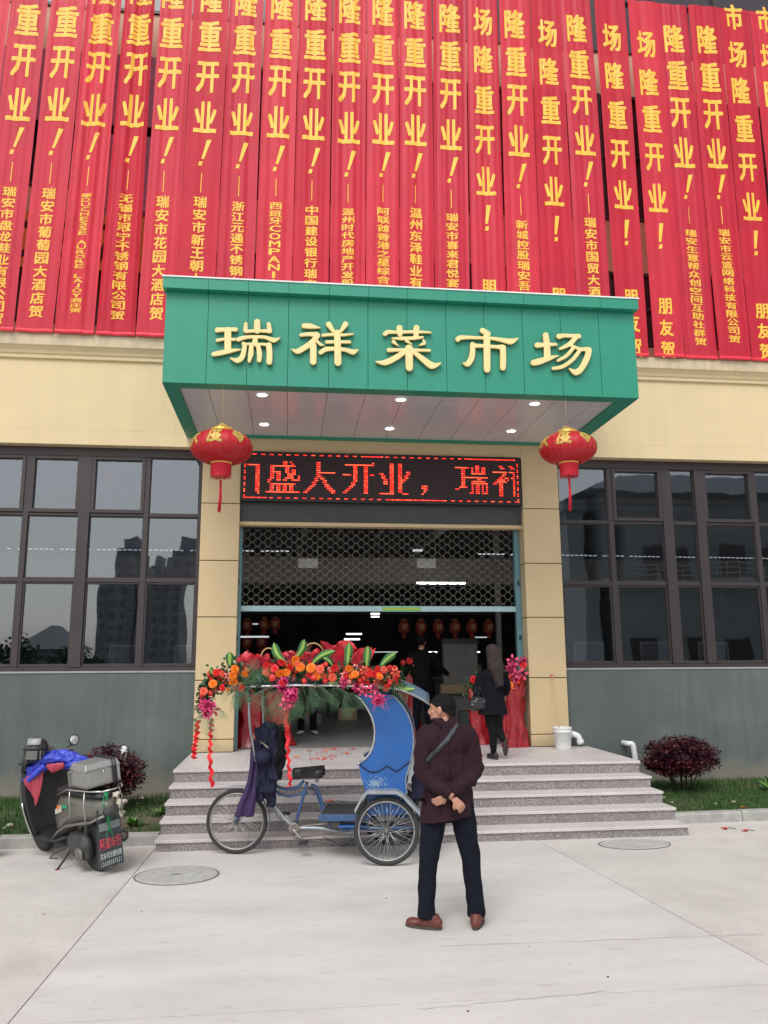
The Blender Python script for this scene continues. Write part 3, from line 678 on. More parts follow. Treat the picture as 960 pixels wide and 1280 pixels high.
# ================================================================== LED SCREEN
led = root('led_sign', 'long black LED board with scrolling red dot-matrix characters above the shutter', 'LED sign', (1.43, 12.2, 4.7))
LX0, LX1, LZ0, LZ1, LY = -.742, 3.60, 4.325, 5.098, 12.15
MB().cbox(LX0, LX1, LY, LY + .14, LZ0, LZ1, .006).build('housing', 'black', led)
MB().box(LX0 + .025, LX1 - .025, LY - .004, LY, LZ0 + .025, LZ1 - .025).build('screen', 'ledback', led)
BM = {
'门': ["........", "..######", "......##"] + ["......##"] * 12 + [".......#"],
'盛': ["........##.#....","........##..#...","..############..","..##.....##.....","..##.....##.##..","..#####..##.##..","..##.##...####..","..##.##...###..#","..##.##..####..#",".##..##.##..####",".#..............","..############..","..##.##.##.##...","..##.##.##.##...","..##.##.##.##...","################"],
'大': ["......##........"] * 5 + ["......#########."] + ["......##........","......###.......",".....##.##......",".....##..##.....","....##...##.....","....##....##....","...##.....###...","..##.......###..",".##.........###.","##...........##."],
'开': ["..............#.",".##############."] + [".....##...##...."] * 4 + ["####.##...##.##."] + [".....##...##...."] * 3 + ["....##....##....","....##....##....","...##.....##....","..##......##....",".##.......##....","##........##...."],
'业': [".....##..##....."] * 4 + [".....##..##..##.","##...##..##..##.",".##..##..##.##..",".##..##..##.##..","..##.##..####...","..##.##..###....","..##.##..##.....",".....##..##.....",".....##..##.....",".....##..##.....",".....##..##.....","#######....###.."],
'，': ["..."] * 11 + ["###", "###", ".##", ".#.", "#.."],
'瑞': ["..........##....","#######.#.##.##.","...##...#.##.##.","...##...#.##.##.","...##...#######.","...##...........","...#############","...##......##...","...##...#######.","...##...########","...##...#.##.#.#","..####..#.##.#.#","##......#.##.#.#","........#.##.#.#",".......##.##.###","................"],
'祥': ["...##...##.","....##...##","..........."] + ["#######.####"[:11]] + [".....##...##"[:11],"....##....#","...##.##.##","..####.#..#",".######...#","##.##.....#"] + ["...##.....#"] * 6,
}
P_ = .0318
for ch, px, pyt in (('门', 303.5, 578), ('盛', 332.5, 577), ('大', 379.5, 578), ('开', 428.5, 578.5), ('业', 474, 580), ('，', 526.5, 581), ('瑞', 568.5, 582), ('祥', 615.5, 583)):
    o0 = at(px, pyt, LY - .005); mb = MB()
    for r_i, row in enumerate(BM[ch]):
        for c_i, c in enumerate(row):
            if c != '#': continue
            x = o0.x + c_i * P_ * 1.02 + P_ / 2; z = o0.z - r_i * P_ * .98; y = LY - .007
            if x > LX1 - .05: continue
            hot = c_i + 1 < len(row) and row[c_i + 1] == '#' and c_i > 0 and row[c_i - 1] == '#'
            w_, h_ = .0135, .0075
            mb.add([(x - w_, y, z - h_), (x + w_, y, z - h_), (x + w_, y, z + h_), (x - w_, y, z + h_)], [(0, 1, 2, 3)], 1 if (hot or random.random() < .35) else 0)
    mb.build('led_character', ['led', 'led2'], led, recalc=False, weld=False, label='lit character ' + ch if ch != '门' else None)
mb = MB(); y = LY - .007
def dot(x, z, w_, h_): mb.add([(x - w_, y, z - h_), (x + w_, y, z - h_), (x + w_, y, z + h_), (x - w_, y, z + h_)], [(0, 1, 2, 3)], random.choice((0, 0, 1)))
nx_ = int((LX1 - LX0 - .1) / P_)
for i in range(nx_):
    x = LX0 + .05 + i * P_
    if (i // 2) % 2 == 0 or .42 * nx_ < i < .5 * nx_ or i > .8 * nx_: dot(x, LZ1 - .05, .011, .007)
    if (i // 2) % 2 == 0 or i < .08 * nx_ or .52 * nx_ < i < .72 * nx_: dot(x, LZ0 + .05, .011, .007)
for i in range(int((LZ1 - LZ0 - .1) / P_)):
    for x in (LX0 + .05, LX1 - .05):
        if i % 3 != 2: dot(x, LZ0 + .05 + i * P_, .010, .009)
mb.build('led_border', ['led', 'led2'], led, recalc=False, weld=False)['kind'] = 'stuff'

# ================================================================== ROLLER SHUTTER
sh = root('roller_shutter', 'half-raised open-link roller grille with a pale blue bottom bar and teal side rails', 'roller shutter', (1.43, 12.5, .665))
GY, GX0, GX1, GZ0, GZ1 = 12.50, -.752, 3.56, 2.775, 3.97
mb = MB(); cw, chh = .160, .062; ncx = int((GX1 - GX0) / cw); ncz = int((GZ1 - GZ0) / chh) + 1
for r_i in range(ncz + 1):       # wavy rods: alternate rows mirror each other and touch
    z = GZ1 - .01 - r_i * chh
    if z < GZ0: break
    pts = []
    for c_i in range(ncx + 1):
        for fx, up_ in ((0, 1), (.28, 1), (.5, -1), (.78, -1)):
            s_ = up_ if r_i % 2 == 0 else -up_
            pts.append((min(GX0 + (c_i + fx) * cw, GX1), GY, z + s_ * chh * .42))
    mb.tube(pts, .0038, 4)
mb.build('link_grille', 'grille', sh)
MB().cbox(GX0, GX1 + .02, GY - .02, GY + .02, 2.685, 2.772, .006).build('bottom_bar', 'barpaint', sh)
a = at(478, 760, GY - .024); b = at(526, 760, GY - .024)
stk = MB().box(a.x, b.x, GY - .0245, GY - .0205, 2.700, 2.752).build('sticker', 'sticker', sh, label='green and yellow printed sticker')
mb = MB()
for i in range(22):
    x = a.x + .02 + i * (b.x - a.x - .04) / 21
    mb.box(x - .006, x + .006, GY - .0262, GY - .0247, 2.712 + random.uniform(0, .01), 2.742 - random.uniform(0, .008))
mb.build('sticker_print', 'yellow', stk)
for x0 in (3.545, -.80):
    rl = MB().cbox(x0, x0 + .085, GY - .05, GY + .05, .665, 3.97, .006).build('guide_rail', 'steel_blue', sh)
    for z in (1.35, 2.25, 3.1): MB().cbox(x0 + .03, x0 + .055, GY - .075, GY - .05, z, z + .07, .004).build('latch', 'black', rl)

# ================================================================== BANNERS
MAINS, DASH = '祝贺瑞祥菜市场隆重开业！', None
BX = [  # (main chars with photo points from the bottom up, small text, small start/end point, kind)
 ('A', [(20,176),(22,130),(30,76),(36,25)], '瑞安市盘龙鞋业有限公司贺', (10,239), (-4,398), .6),
 ('A', [(69,177),(72,130),(78,78),(83,27)], '瑞安市葡萄园大酒店贺', (60.8,240.6), (43.6,389), .8),
 ('A', [(114.5,182),(117,136),(122,84),(127,35)], '瑜DUCHESSE AURORE LAJOY酒庄贺', (107.6,243), (93.8,388.5), 1.9),
 ('A', [(165,186),(166,137.5),(169.5,86),(173.6,36)], '无锡市冠宁不锈钢有限公司贺', (158,247.5), (145.4,393.6), 2.2),
 ('A', [(208.6,187),(208,141.6),(212,91),(215.5,41)], '瑞安市花园大酒店贺', (202.8,251), (195,392), .7),
 ('A', [(256,191.5),(255.4,146),(259.5,96),(262.3,44.7)], '瑞安市新王朝大酒店贺', (251,252.6), (241,398), .7),
 ('A', [(302.5,195),(301.5,149.5),(304.2,98),(306,50)], '浙江元通不锈钢有限公司贺', (298.4,257.8), (291,408), .9),
 ('A', [(349.5,199.4),(347,153),(349.5,101.4),(350.6,53.3)], '西班牙COMPANIA贺', (345.4,257.8), (340,363), .8),
 ('A', [(393.5,201),(391.8,154.7),(392.5,104),(393.5,54.3)], '中国建设银行瑞安支行贺', (389.8,263), (386,397), .6),
 ('A', [(438.2,204.5),(436,159),(436,108.3),(437,59)], '温州时代房地产开发股份有限公司贺', (435,264), (433.6,414), 1.1),
 ('A', [(481,207),(479,161.6),(478.4,111.7),(478.4,61.9)], '阿联酋香港之星综合贸易公司贺', (478.8,265), (478.6,404), .9),
 ('A', [(521.4,208),(519,163),(518.7,113.4),(518.7,64.3)], '温州东泽鞋业有限公司贺', (519,266.8), (520,412), .7),
 ('A', [(565.4,213),(563.7,168.4),(562.7,118.6),(562,71)], '瑞安市喜来君悦宴会酒店贺', (564.3,272), (566,402), .7),
 ('B', [(610.8,271.6),(608,225),(606.3,173.6),(605.6,123.8),(604,74),(603.2,27.5)], '朋友贺', (610,359), (612,412), .9),
 ('A', [(651.6,220),(648.8,176),(646.2,125.8),(644.4,77.3)], '新城控股瑞安吾悦广场贺', (652,280.4), (657,410), .5),
 ('B', [(696.2,285.8),(692,238.3),(690,187),(688.3,136.6),(686.5,88.8),(684.7,41.3)], '朋友贺', (698,370), (701,424), .5),
 ('A', [(734.3,218.5),(730.7,176),(727.8,125.8),(724.2,79.8)], '瑞安市国贸大酒店贺', (735.7,277.9), (746,394), .6),
 ('B', [(785.4,290.4),(778.2,242.6),(774.6,192.3),(771,143),(768.5,94.2),(765.6,46.7)], '朋友贺', (787,373), (794,434), .8),
 ('B', [(826.7,295.8),(821.3,248),(817.7,197.7),(814,149.2),(810.5,103.5),(807,55.7)], '朋友贺', (829.6,382.8), (834.6,436.7), .6),
 ('A', [(860.8,233.6),(855.4,190.5),(850,141.3),(845.7,94.2),(842.9,48.5)], '瑞安生意帮众创空间互助社群贺', (863.7,290.4), (876.3,426), .7),
 ('A', [(902.2,233.6),(896.8,191.2),(891.4,143),(886,96.3),(883.5,50.3)], '瑞安市云篮网络科技有限公司贺', (905,290.4), (916.5,424), .7),
 ('B', [(947.8,303),(941,257),(935.6,208.5),(931,160),(925.5,113.2),(920.9,68.3),(916.5,21.6)], '朋友贺', (952.5,388), (958,438.5), .6),
 ('B', [(990,309),(983,262),(977,213),(972,165),(966,118),(961,72),(957,25)], '朋友贺', (995,394), (1001,444), .6),
 ('A', [(1030,242),(1022,200),(1015,152),(1009,105)], '瑞安市新天地大酒店贺', (1035,300), (1050,434), .6),
]
BY = 12.06; BZ0 = 6.862; BZT = 13.6
lines = []
for kind, pts, small, s0, s1, amp in BX:
    P3 = [at(px, py, BY) for px, py in pts] + [at(*s0, BY), at(*s1, BY)]
    n_ = len(P3); mz = sum(p.z for p in P3) / n_; mx = sum(p.x for p in P3) / n_
    k = sum((p.z - mz) * (p.x - mx) for p in P3) / sum((p.z - mz) ** 2 for p in P3)
    lines.append((mx, mz, k))
first = (lines[0][0] - .6, lines[0][1], lines[0][2])
def lx(i, z):
    l = first if i < 0 else (lines[i] if i < len(lines) else (lines[-1][0] + .6, lines[-1][1], lines[-1][2]))
    return l[0] + l[2] * (z - l[1])
GAP = {0: (.05, .03), 1: (.02, .035), 2: (.05, .03), 3: (.085, .02), 16: (.075, .09), 17: (.06, .10), 6: (.03, .02), 12: (.025, .05), 13: (.03, .01), 8: (.02, .02), 20: (.01, .03), 18: (0, .02)}    # extra gap right of banner i: at the top, at the bottom
for i in range(-1, len(BX)):
    if i < 0: kind, pts, small, s0, s1, amp = 'A', [], '', None, None, .6
    else: kind, pts, small, s0, s1, amp = BX[i]
    gr = GAP.get(i, (.012, .008)); gl = GAP.get(i - 1, (.012, .008))
    def edges(z, i=i, gl=gl, gr=gr):
        t = min(max((z - BZ0) / (11.4 - BZ0), 0), 1.2)
        L_ = (lx(i - 1, z) + lx(i, z)) / 2 if i >= 0 else lx(-1, z) - .29
        R_ = (lx(i, z) + lx(i + 1, z)) / 2
        gg = lambda g_: g_[1] + (g_[0] - g_[1]) * t
        return L_ + gg(gl) * .5, R_ - gg(gr) * .5
    ph = random.uniform(0, 9); fr1 = random.uniform(.9, 1.25); nf = random.uniform(2.5, 5)
    def pt(s, z, off=0.0, i=i, ph=ph, amp=amp, fr1=fr1, nf=nf, edges=edges):
        a, b = edges(z)
        tz = (z - BZ0) / 4.5
        damp = min(1, .35 + (z - BZ0) * 1.2)
        f = (math.sin(s * nf * 2 * PI * .5 + ph + .25 * math.sin(z * 1.1 + ph)) * .55 + math.sin(s * nf * PI * 2.3 * fr1 + ph * 2) * .3) * .017 * amp * damp
        f += .010 * noise.noise(Vector((s * 1.5 + i * 7, z * .55, 3))) * damp + .05 * noise.noise(Vector((i * 3.3, z * .25, 8))) * damp
        return Vector((a + (b - a) * s, BY - .0 - f - off + (.012 if i % 2 else 0), z))
    nm = 'red_banner'
    txt = small if small else 'unread'
    if i < 0: lab = 'sliver of red banner at the far left edge, left of all the lettered ones'
    else: lab = 'x'
    b0 = root(nm, lab, 'banner', (lx(i, BZ0), BY, BZ0), group='red congratulation banners over the facade')
    mb = MB(); nu, nz = 30, 46
    mb.grid(lambda u, v: pt(u, BZ0 + (BZT - BZ0) * v), nu, nz)
    mb.build('cloth', 'banner_b' if (i in (3, 5, 8, 15, 17, 20, 21)) else 'banner_c' if i in (2, 7, 14, 18, 10) else 'banner_d' if i in (0, 6, 12, 16, 19) else 'banner', b0, weld=False)
    mb = MB(); mb.grid(lambda u, v: pt(u, BZ0 - .018 + .055 * v) + Vector((0, -.012 * math.sin(v * PI) - .002, .01 * noise.noise(Vector((u * 3, i, 0))))), nu, 4)
    mb.build('bottom_hem', 'hem', b0, weld=False)
    if i < 0: continue
    # print
    pos = [at(px, py, BY) for px, py in pts]
    seq = MAINS[::-1]
    mb = MB()
    zsn = [p.z for p in pos]; dz = (zsn[-1] - zsn[0]) / (len(zsn) - 1)
    while len(zsn) < 7 and zsn[-1] < 12.6: zsn.append(zsn[-1] + dz * 1.02)
    def put(ch, z, w_, h_, off=.022, dx=0.0):
        a, b = edges(z); wd = b - a; cx = (lx(i, z) - a) / wd
        fn = lambda x, y_, d: pt(cx + (x + dx) / wd, z + y_, .0045 + d)
        q = MB(); put_glyph(q, ch, fn, 0, 0, w_, h_, off); q.build('printed_character', 'yellow', b0, recalc=False, weld=False)
    W_ = .345
    for k, z in enumerate(zsn):
        ch = seq[k] if k < len(seq) else '贺'
        if ch == '！': # slanted exclamation mark
            a, b = edges(z); wd = b - a; cx = (lx(i, z) - a) / wd; sl_ = .16 if kind == 'A' else .05
            bar = [(-.005 - .02, -.10), (-.02 + .035, -.10), (.055 + sl_ * .42, .24), (-.02 + sl_ * .42, .24)]; dt = [(-.07, -.225), (-.015, -.225), (.0, -.15), (-.055, -.15)]
            if kind == 'B': bar = [(x + .0, y_) for x, y_ in bar]; dt = [(x + .035, y_) for x, y_ in dt]
            mb = MB()
            for q in (bar, dt):
                sub = []
                for r_i in range(5):
                    for c_i in range(4):
                        u, v = c_i / 3, r_i / 4
                        xx = (q[0][0] * (1 - u) + q[1][0] * u) * (1 - v) + (q[3][0] * (1 - u) + q[2][0] * u) * v
                        yy_ = (q[0][1] * (1 - u) + q[1][1] * u) * (1 - v) + (q[3][1] * (1 - u) + q[2][1] * u) * v
                        sub.append(pt(cx + xx / wd, z + yy_, .0045))
                mb.add(sub, [(r_i * 4 + c_i, r_i * 4 + c_i + 1, r_i * 4 + c_i + 5, r_i * 4 + c_i + 4) for r_i in range(4) for c_i in range(3)], sm=True)
            mb.build('printed_exclamation_mark', 'yellow', b0, recalc=False, weld=False)
            continue
        put(ch, z, (W_ if kind == 'A' else .315), abs(dz) * (.76 if kind == 'A' else .68), .030)
    za, zb = at(*s0, BY).z, at(*s1, BY).z
    n_ = len(small)
    if kind == 'A':
        zd1, zd0 = zsn[0] - .36, za + (za - zb) / max(n_ - 1, 1) * .5 + .06
        zd0 = za + .17
        if zd1 > zd0:
            seg = 12; vs = []
            a, b = edges(za)
            for q in range(seg + 1):
                z = zd0 + (zd1 - zd0) * q / seg; a, b = edges(z); wd = b - a; cx = (lx(i, z) - a) / wd - .01
                vs += [pt(cx - .006 / wd, z, .0045), pt(cx + .006 / wd, z, .0045)]
            mb = MB(); mb.add(vs, [(2 * q, 2 * q + 1, 2 * q + 3, 2 * q + 2) for q in range(seg)])
            mb.build('printed_dash', 'yellow', b0, recalc=False, weld=False)
    for k, ch in enumerate(small):
        if ch == ' ': continue
        z = za + (zb - za) * k / (n_ - 1); st = abs(zb - za) / (n_ - 1)
        if kind == 'B': put(ch, z, .225, st * .72, .03)
        elif ord(ch) < 128: put(ch, z, .17 if n_ < 20 else .14, st * .8, .03)
        else: put(ch, z, .195 if n_ < 20 else .17, min(st * .84, .25), .026)
    desc = ['leftmost fully lettered red banner of the row', 'second lettered red banner from the left, its small line fully visible down to the ledge', 'wrinkled red banner with tiny Latin capitals, beside the wide dark left gap',
            'strongly rippled red banner with wavy letters, right of the wide left gap', 'red banner cut at its lower right by the left corner of the canopy', 'first red banner wholly above the canopy, counted from its left corner', 'second red banner above the canopy, over the gap before the first gold character',
            'red banner above the first gold character, its small line turning into Latin capitals', 'red banner above the gap between the first and second gold characters', 'rippled red banner above the second gold character', 'red banner right of the one over the second gold character, small line very dense',
            'red banner above the left half of the third gold character', 'red banner above the right end of the third gold character', 'red banner with upright exclamation mark above the left half of the fourth gold character',
            'red banner with slanted exclamation mark between the two upright-mark banners in the middle', 'red banner with upright exclamation mark above the left half of the fifth gold character', 'red banner with slanted exclamation mark, left of a dark gap above the canopy right end',
            'narrow red banner between dark gaps, ending behind the canopy', 'bright red banner ending in three large characters, first one wholly right of the canopy', 'red banner with long dense small line, second one wholly right of the canopy',
            'red banner with long dense small line, third one wholly right of the canopy', 'red banner ending in three large characters, last full one on the right', 'red banner cut by the right edge of the photo', 'red banner just past the right edge of the photo']
    b0['label'] = desc[i]
# yellow and mauve boards seen through the gaps at the left
brd = root('shop_board', 'old yellow and black board half hidden behind the leftmost red banners', 'sign board', (-3, 12.55, 8.4))
MB().box(-6, -1.7, 12.5, 12.55, at(100, 336, 12.5).z, at(100, 268, 12.5).z).build('panel', 'signyellow', brd)
mb = MB(); zc = (at(100, 336, 12.5).z + at(100, 268, 12.5).z) / 2
for px, ch in ((28, '0'), (82, '8'), (133, '7')):
    p = at(px, 300, 12.49); put_glyph(mb, ch, lambda x, y_, d: Vector((p.x + x, 12.493 - d, zc + y_)), 0, 0, .34, .62, .02)
mb.build('digits', 'dark', brd, recalc=False, weld=False)
b2 = root('blue_mauve_board', 'pale mauve printed sheet showing between the left banners', 'sign board', (-3, 12.55, 10))
a = at(140, 168, 12.5); b = at(140, 262, 12.5)
MB().box(-6, -1.9, 12.5, 12.54, at(70, 150, 12.5).z, at(70, 62, 12.5).z).build('panel', 'mauve', b2)
MB().box(-3.2, -2.4, 12.5, 12.54, b.z, a.z).build('panel', 'mauve', b2)

# ================================================================== LANTERNS
def lantern(c, r, turn, lab, tail):
    t = root('red_lantern', lab, 'lantern', c, group='big red silk lanterns under the canopy front')
    X = Matrix.Translation(c); rh = r * .53
    N = 48
    mb = MB(); vs = []; rows_ = 20
    def prof(a, q):        # a: 0 bottom .. 1 top, q angle; ribs pull the silk in
        th = -1.22 + 2.44 * a
        rr = r * math.cos(th) ** .85 * (1 - .012 * (1 - abs(math.cos(q * 12))) )
        return rr, rh * math.sin(th) / math.sin(1.22)
    mb.grid(lambda u, v: X @ Vector((prof(v, u * 2 * PI)[0] * math.cos(u * 2 * PI), prof(v, u * 2 * PI)[0] * math.sin(u * 2 * PI), prof(v, u * 2 * PI)[1])), 96, rows_)
    mb.build('silk_body', 'red', t)
    mb = MB()
    for k in range(24):
        q = k * 2 * PI / 24
        mb.tube([X @ Vector(((prof(v / 12, q)[0] + .0015) * math.cos(q), (prof(v / 12, q)[0] + .0015) * math.sin(q), prof(v / 12, q)[1])) for v in range(13)], .0013, 4)
    mb.build('wire_rib', 'redlines', t).__setitem__('kind', 'stuff')
    mb = MB(); mb.lathe([(r * .31, -rh - .012), (r * .345, -rh - .006), (r * .36, -rh + .02), (r * .33, -rh + .02)], 32, X, cap=False); mb.build('bottom_ring', 'ringgold', t)
    mb = MB(); mb.lathe([(0, rh + .045), (r * .34, rh + .045), (r * .36, rh), (r * .30, rh - .02)], 32, X, cap=False)
    mb.lathe([(r * .37, rh - .01), (r * .40, rh + .01), (r * .37, rh + .03)], 32, X, cap=False); mb.build('top_cap', 'gold', t)
    mb = MB(); mb.tube([X @ Vector((0, 0, rh + .04)), X @ Vector((0, 0, CZ0 + .03 - c[2]))], .0016, 5)
    mb.tube([X @ Vector((.06 * math.cos(a), 0, rh + .05 + .05 * math.sin(a))) for a in [PI * i / 8 for i in range(9)]], .006, 5); mb.build('hanger', 'gold', t)
    # fringe of many threads round the ring
    mb = MB(); n = 130; zt = -rh - .010
    for i in range(n):
        q = i * 2 * PI / n; l = .165 + random.uniform(-.012, .012); rr = r * .33; q2 = q + random.uniform(-.02, .02); r2 = rr * random.uniform(.97, 1.03); h = 2.4 * PI / n / 2 * 1.0
        mb.add([X @ Vector((rr * math.cos(q - h), rr * math.sin(q - h), zt)), X @ Vector((rr * math.cos(q + h), rr * math.sin(q + h), zt)), X @ Vector((r2 * math.cos(q2 + h * .8), r2 * math.sin(q2 + h * .8), zt - l)), X @ Vector((r2 * math.cos(q2 - h * .8), r2 * math.sin(q2 - h * .8), zt - l))], [(0, 1, 2, 3)], sm=False)
    mb.build('fringe', 'redtassel', t, recalc=False, weld=False).__setitem__('kind', 'stuff')
    z0 = -rh - .235
    mb = MB(); mb.tube([X @ Vector((0, 0, -rh)), X @ Vector((0, 0, z0 + .02))], .002, 4); mb.ell(X @ Vector((0, 0, z0 + .01)), (.018, .018, .022), nu=10, nv=6)
    mb.build('tassel_knot', 'redtassel', t)
    mb = MB()
    for i in range(26):
        a = random.uniform(0, 2 * PI); rr = random.uniform(0, .020); x_, y_ = rr * math.cos(a), rr * math.sin(a)
        mb.tube([X @ Vector((x_ * .6, y_ * .6, z0)), X @ Vector((x_ + .004, y_, z0 - tail * .5)), X @ Vector((x_ * 1.2 - .008, y_, z0 - tail - random.uniform(-.01, .01)))], .0035, 4)
    mb.build('tassel', 'redtassel', t)
    # gold prints wrapped on the silk
    def wrapg(ch, q0, w_, h_, nm, z_=.07):
        mb = MB()
        def fn(x, y_, d):
            q = q0 + x / (r * .95); a = .5 + (y_ + z_) / (rh * 1.85); rr, z = prof(min(max(a, 0), 1), q)
            return X @ Vector(((rr + .004 + d) * math.cos(q), (rr + .004 + d) * math.sin(q), z + .002))
        if ch: put_glyph(mb, ch, fn, 0, 0, w_, h_, .035)
        else:   # diamond fortune roundel: ring, frame and lattice
            def strip(pts, wd):
                for (ax, ay), (bx, by) in zip(pts[:-1], pts[1:]):
                    d = Vector((bx - ax, by - ay)); nn = Vector((-d.y, d.x)).normalized() * wd; vs = []
                    for k in range(5):
                        p = Vector((ax, ay)) + d * k / 4; vs += [fn((p + nn).x, (p + nn).y, 0), fn((p - nn).x, (p - nn).y, 0)]
                    mb.add(vs, [(2 * k, 2 * k + 1, 2 * k + 3, 2 * k + 2) for k in range(4)])
            for s_ in (1, .78): strip([(-w_ * s_, 0), (0, h_ * s_), (w_ * s_, 0), (0, -h_ * s_), (-w_ * s_, 0)], .006)
            strip([(w_ * .42 * math.cos(a), h_ * .42 * math.sin(a)) for a in [2 * PI * k / 14 for k in range(15)]], .006)
            for s_ in (-.5, 0, .5):
                strip([(-w_ * .28, h_ * .5 * s_), (w_ * .28, h_ * .5 * s_)], .004)
                strip([(w_ * .5 * s_, -h_ * .28), (w_ * .5 * s_, h_ * .28)], .004)
            for sx_ in (-1, 1): strip([(sx_ * w_ * .62, -h_ * .2), (sx_ * w_ * .62, h_ * .2)], .006)
        mb.build(nm, 'goldprint', t, recalc=False, weld=False)
    for k, ch in enumerate(('庆', '度', None, '欢')):
        q0 = turn + (k - 1) * (2 * PI / 7.4)
        wrapg(ch, q0, .17 if ch else .085, .17 if ch else .07, 'printed_character' if ch else 'printed_diamond')
    return t
LR = 9.75
cL = at(277, 564, LR); cR = at(710, 565, LR)
cL = Vector((cL.x, LR, cL.z + .045)); cR = Vector((cR.x, LR, cR.z + .045))
lantern(cL, .375, -PI / 2 - .16, 'red lantern with gold characters hanging at the left end of the canopy', .36)
lantern(cR, .365, -PI / 2 - .47, 'red lantern with gold diamond print in front, hanging at the canopy right end', .38)

# ================================================================== INSIDE THE HALL
def tubelight(px, py, Y, wpx, m='tube', h=.03):
    p = at(px, py, Y); hw = wpx / 2 * (Y / FOC)
    t = MB().cbox(p.x - hw, p.x + hw, Y - .05, Y + .05, p.z - h / 2, p.z + h / 2, .003).build('tube_light', m)
    t['category'] = 'tube light'; t['group'] = 'fluorescent tubes inside the hall'; return t
for px, py, Y, wpx, m, lab in ((469, 767.2, 22, 11, 'tube', 'short bright ceiling tube just under the shutter bar sticker, upper of two'), (469, 770.8, 24, 10, 'tube', 'short bright ceiling tube under the shutter bar sticker, lower of two'),
        (442.5, 792.5, 20, 19, 'tube', 'ceiling tube above the garland middle, upper of the pair'), (440, 799, 18, 19, 'tube', 'ceiling tube above the garland middle, lower of the pair'),
        (317, 780, 21, 11, 'tube_dim', 'dim short tube at the left of the door opening, upper one'), (316, 796, 16, 39, 'tube_dim', 'long dim tube low at the left of the door opening'),
        (480, 815, 26, 34, 'tube_dim', 'long thin tube far back behind the garland right half'), (539, 815, 26, 14, 'tube', 'short tube far back above the man in the maroon coat'),
        (603, 796.6, 24, 18, 'tube_dim', 'tube just left of the woman above head height'), (595, 815, 24, 9, 'tube', 'tiny bright tube beside the woman head'),
        (551, 729, 15, 62, 'tube', 'long bright tube seen through the shutter grille'), (522, 688, 14.5, 12, 'tube_dim', 'small tube near the right hanging notice behind the grille')):
    tubelight(px, py, Y, wpx, m)['label'] = lab
for x0, x1, pxa, pxb, pya, pyb, lab in ((-7, -1.4, 0, 248, 686, 688, 'string of small white tubes crossing behind the left windows'), (4.3, 11, 700, 960, 694, 698, 'string of small white tubes crossing behind the right windows')):
    t = root('light_string', lab, 'light string', (x0, 14, 3.6)); A = at(pxa, pya, 14); B_ = at(pxb, pyb, 14)
    mb = MB(); x = A.x - 1.5
    while x < B_.x + 1.5:
        z = A.z + (B_.z - A.z) * (x - A.x) / (B_.x - A.x) + random.uniform(-.003, .003)
        if random.random() < .93: mb.box(x, x + .055, 13.99, 14.01, z - .009, z + .009)
        x += .085
    o = mb.build('small_tube', 'tube_dim', t); o['kind'] = 'stuff'
# long thin white lamps rows inside left windows
for k, (pya, Y) in enumerate(((660, 15), (666, 16), (672, 17), (678, 18), (683, 19))):
    tubelight(165 - k * 2, pya, Y, 70 + 12 * k, 'duct')['label'] = 'unlit pale ceiling batten behind the left windows, row %s from the top' % ('one', 'two', 'three', 'four', 'five')[k]
# ceiling beams / duct across behind the grille
dct = MB().cbox(-11.9, 17.9, 15.9, 16.5, at(470, 730, 16).z, at(470, 697, 16).z, .02).build('ceiling_duct', 'duct'); tag(dct, 'wide grey-brown ceiling duct crossing behind the shutter grille', 'duct')
bm_ = root('ceiling_beam', 'dark ceiling beams running across the hall above the stalls', 'beam', (2, 20, 4.4), kind='structure')
for y in (19, 23, 27): MB().box(-11.9, 17.9, y, y + .3, 4.6, 5.3).build('beam', 'room', bm_)
def notice(px, py, Y, lab):
    t = root('hanging_notice', lab, 'sign', at(px, py, Y)[:], group='grey notices hung on wires behind the grille'); p = at(px, py, Y)
    MB().cbox(p.x - .17, p.x + .17, Y - .01, Y + .01, p.z - .085, p.z + .085, .004).build('plate', 'whiteplastic', t)
    for s_ in (-1, 1): MB().tube([(p.x + .165 * s_, Y, p.z + .08), (p.x + .165 * s_, Y, at(px, 664, Y).z)], .005, 5).build('wire', 'chrome', t)
notice(385, 704, 14.2, 'grey notice plate on two wires behind the grille, left one'); notice(533, 704, 14.2, 'grey notice plate on two wires behind the grille, right one')
# services under the hall roof: trusses, pipes, hanging pennants and lamp tracks, all dim
tr_ = root('roof_truss', None, None, kind='structure')
for y in (14.8, 18, 21, 24, 28):
    mb = MB(); mb.box(-11.8, 17.8, y - .03, y + .03, 5.42, 5.5); mb.box(-11.8, 17.8, y - .03, y + .03, 4.95, 5.01)
    x = -11
    while x < 17: mb.tube([(x, y, 5.44), (x + .5, y, 4.98), (x + 1, y, 5.44)], .018, 5, cap=False); x += 1
    mb.build('truss', 'duct', tr_)
for k, (x, z, r) in enumerate(((.3, 4.7, .06), (1.1, 4.82, .05), (3.1, 4.6, .09), (2.0, 4.75, .04))):
    pp = MB().tube([(x, 13.5, z), (x, 33.5, z)], r, 10).build('ceiling_pipe', 'roomgrey'); tag(pp, 'grey ceiling pipe running back into the hall, %s from the left' % ('first', 'second', 'fourth', 'third')[k], 'pipe', 'pipes under the hall roof')
tb = root('tray_rail', 'row of pale lamp tracks deep in the hall, barely visible above the counters', 'rail', (1, 25, 4)); 
for z, y in ((4.1, 24.5), (3.9, 26), (3.6, 29)): MB().box(-8, 14, y, y + .06, z, z + .05).build('track', 'roomgrey', tb)
random.seed(21)
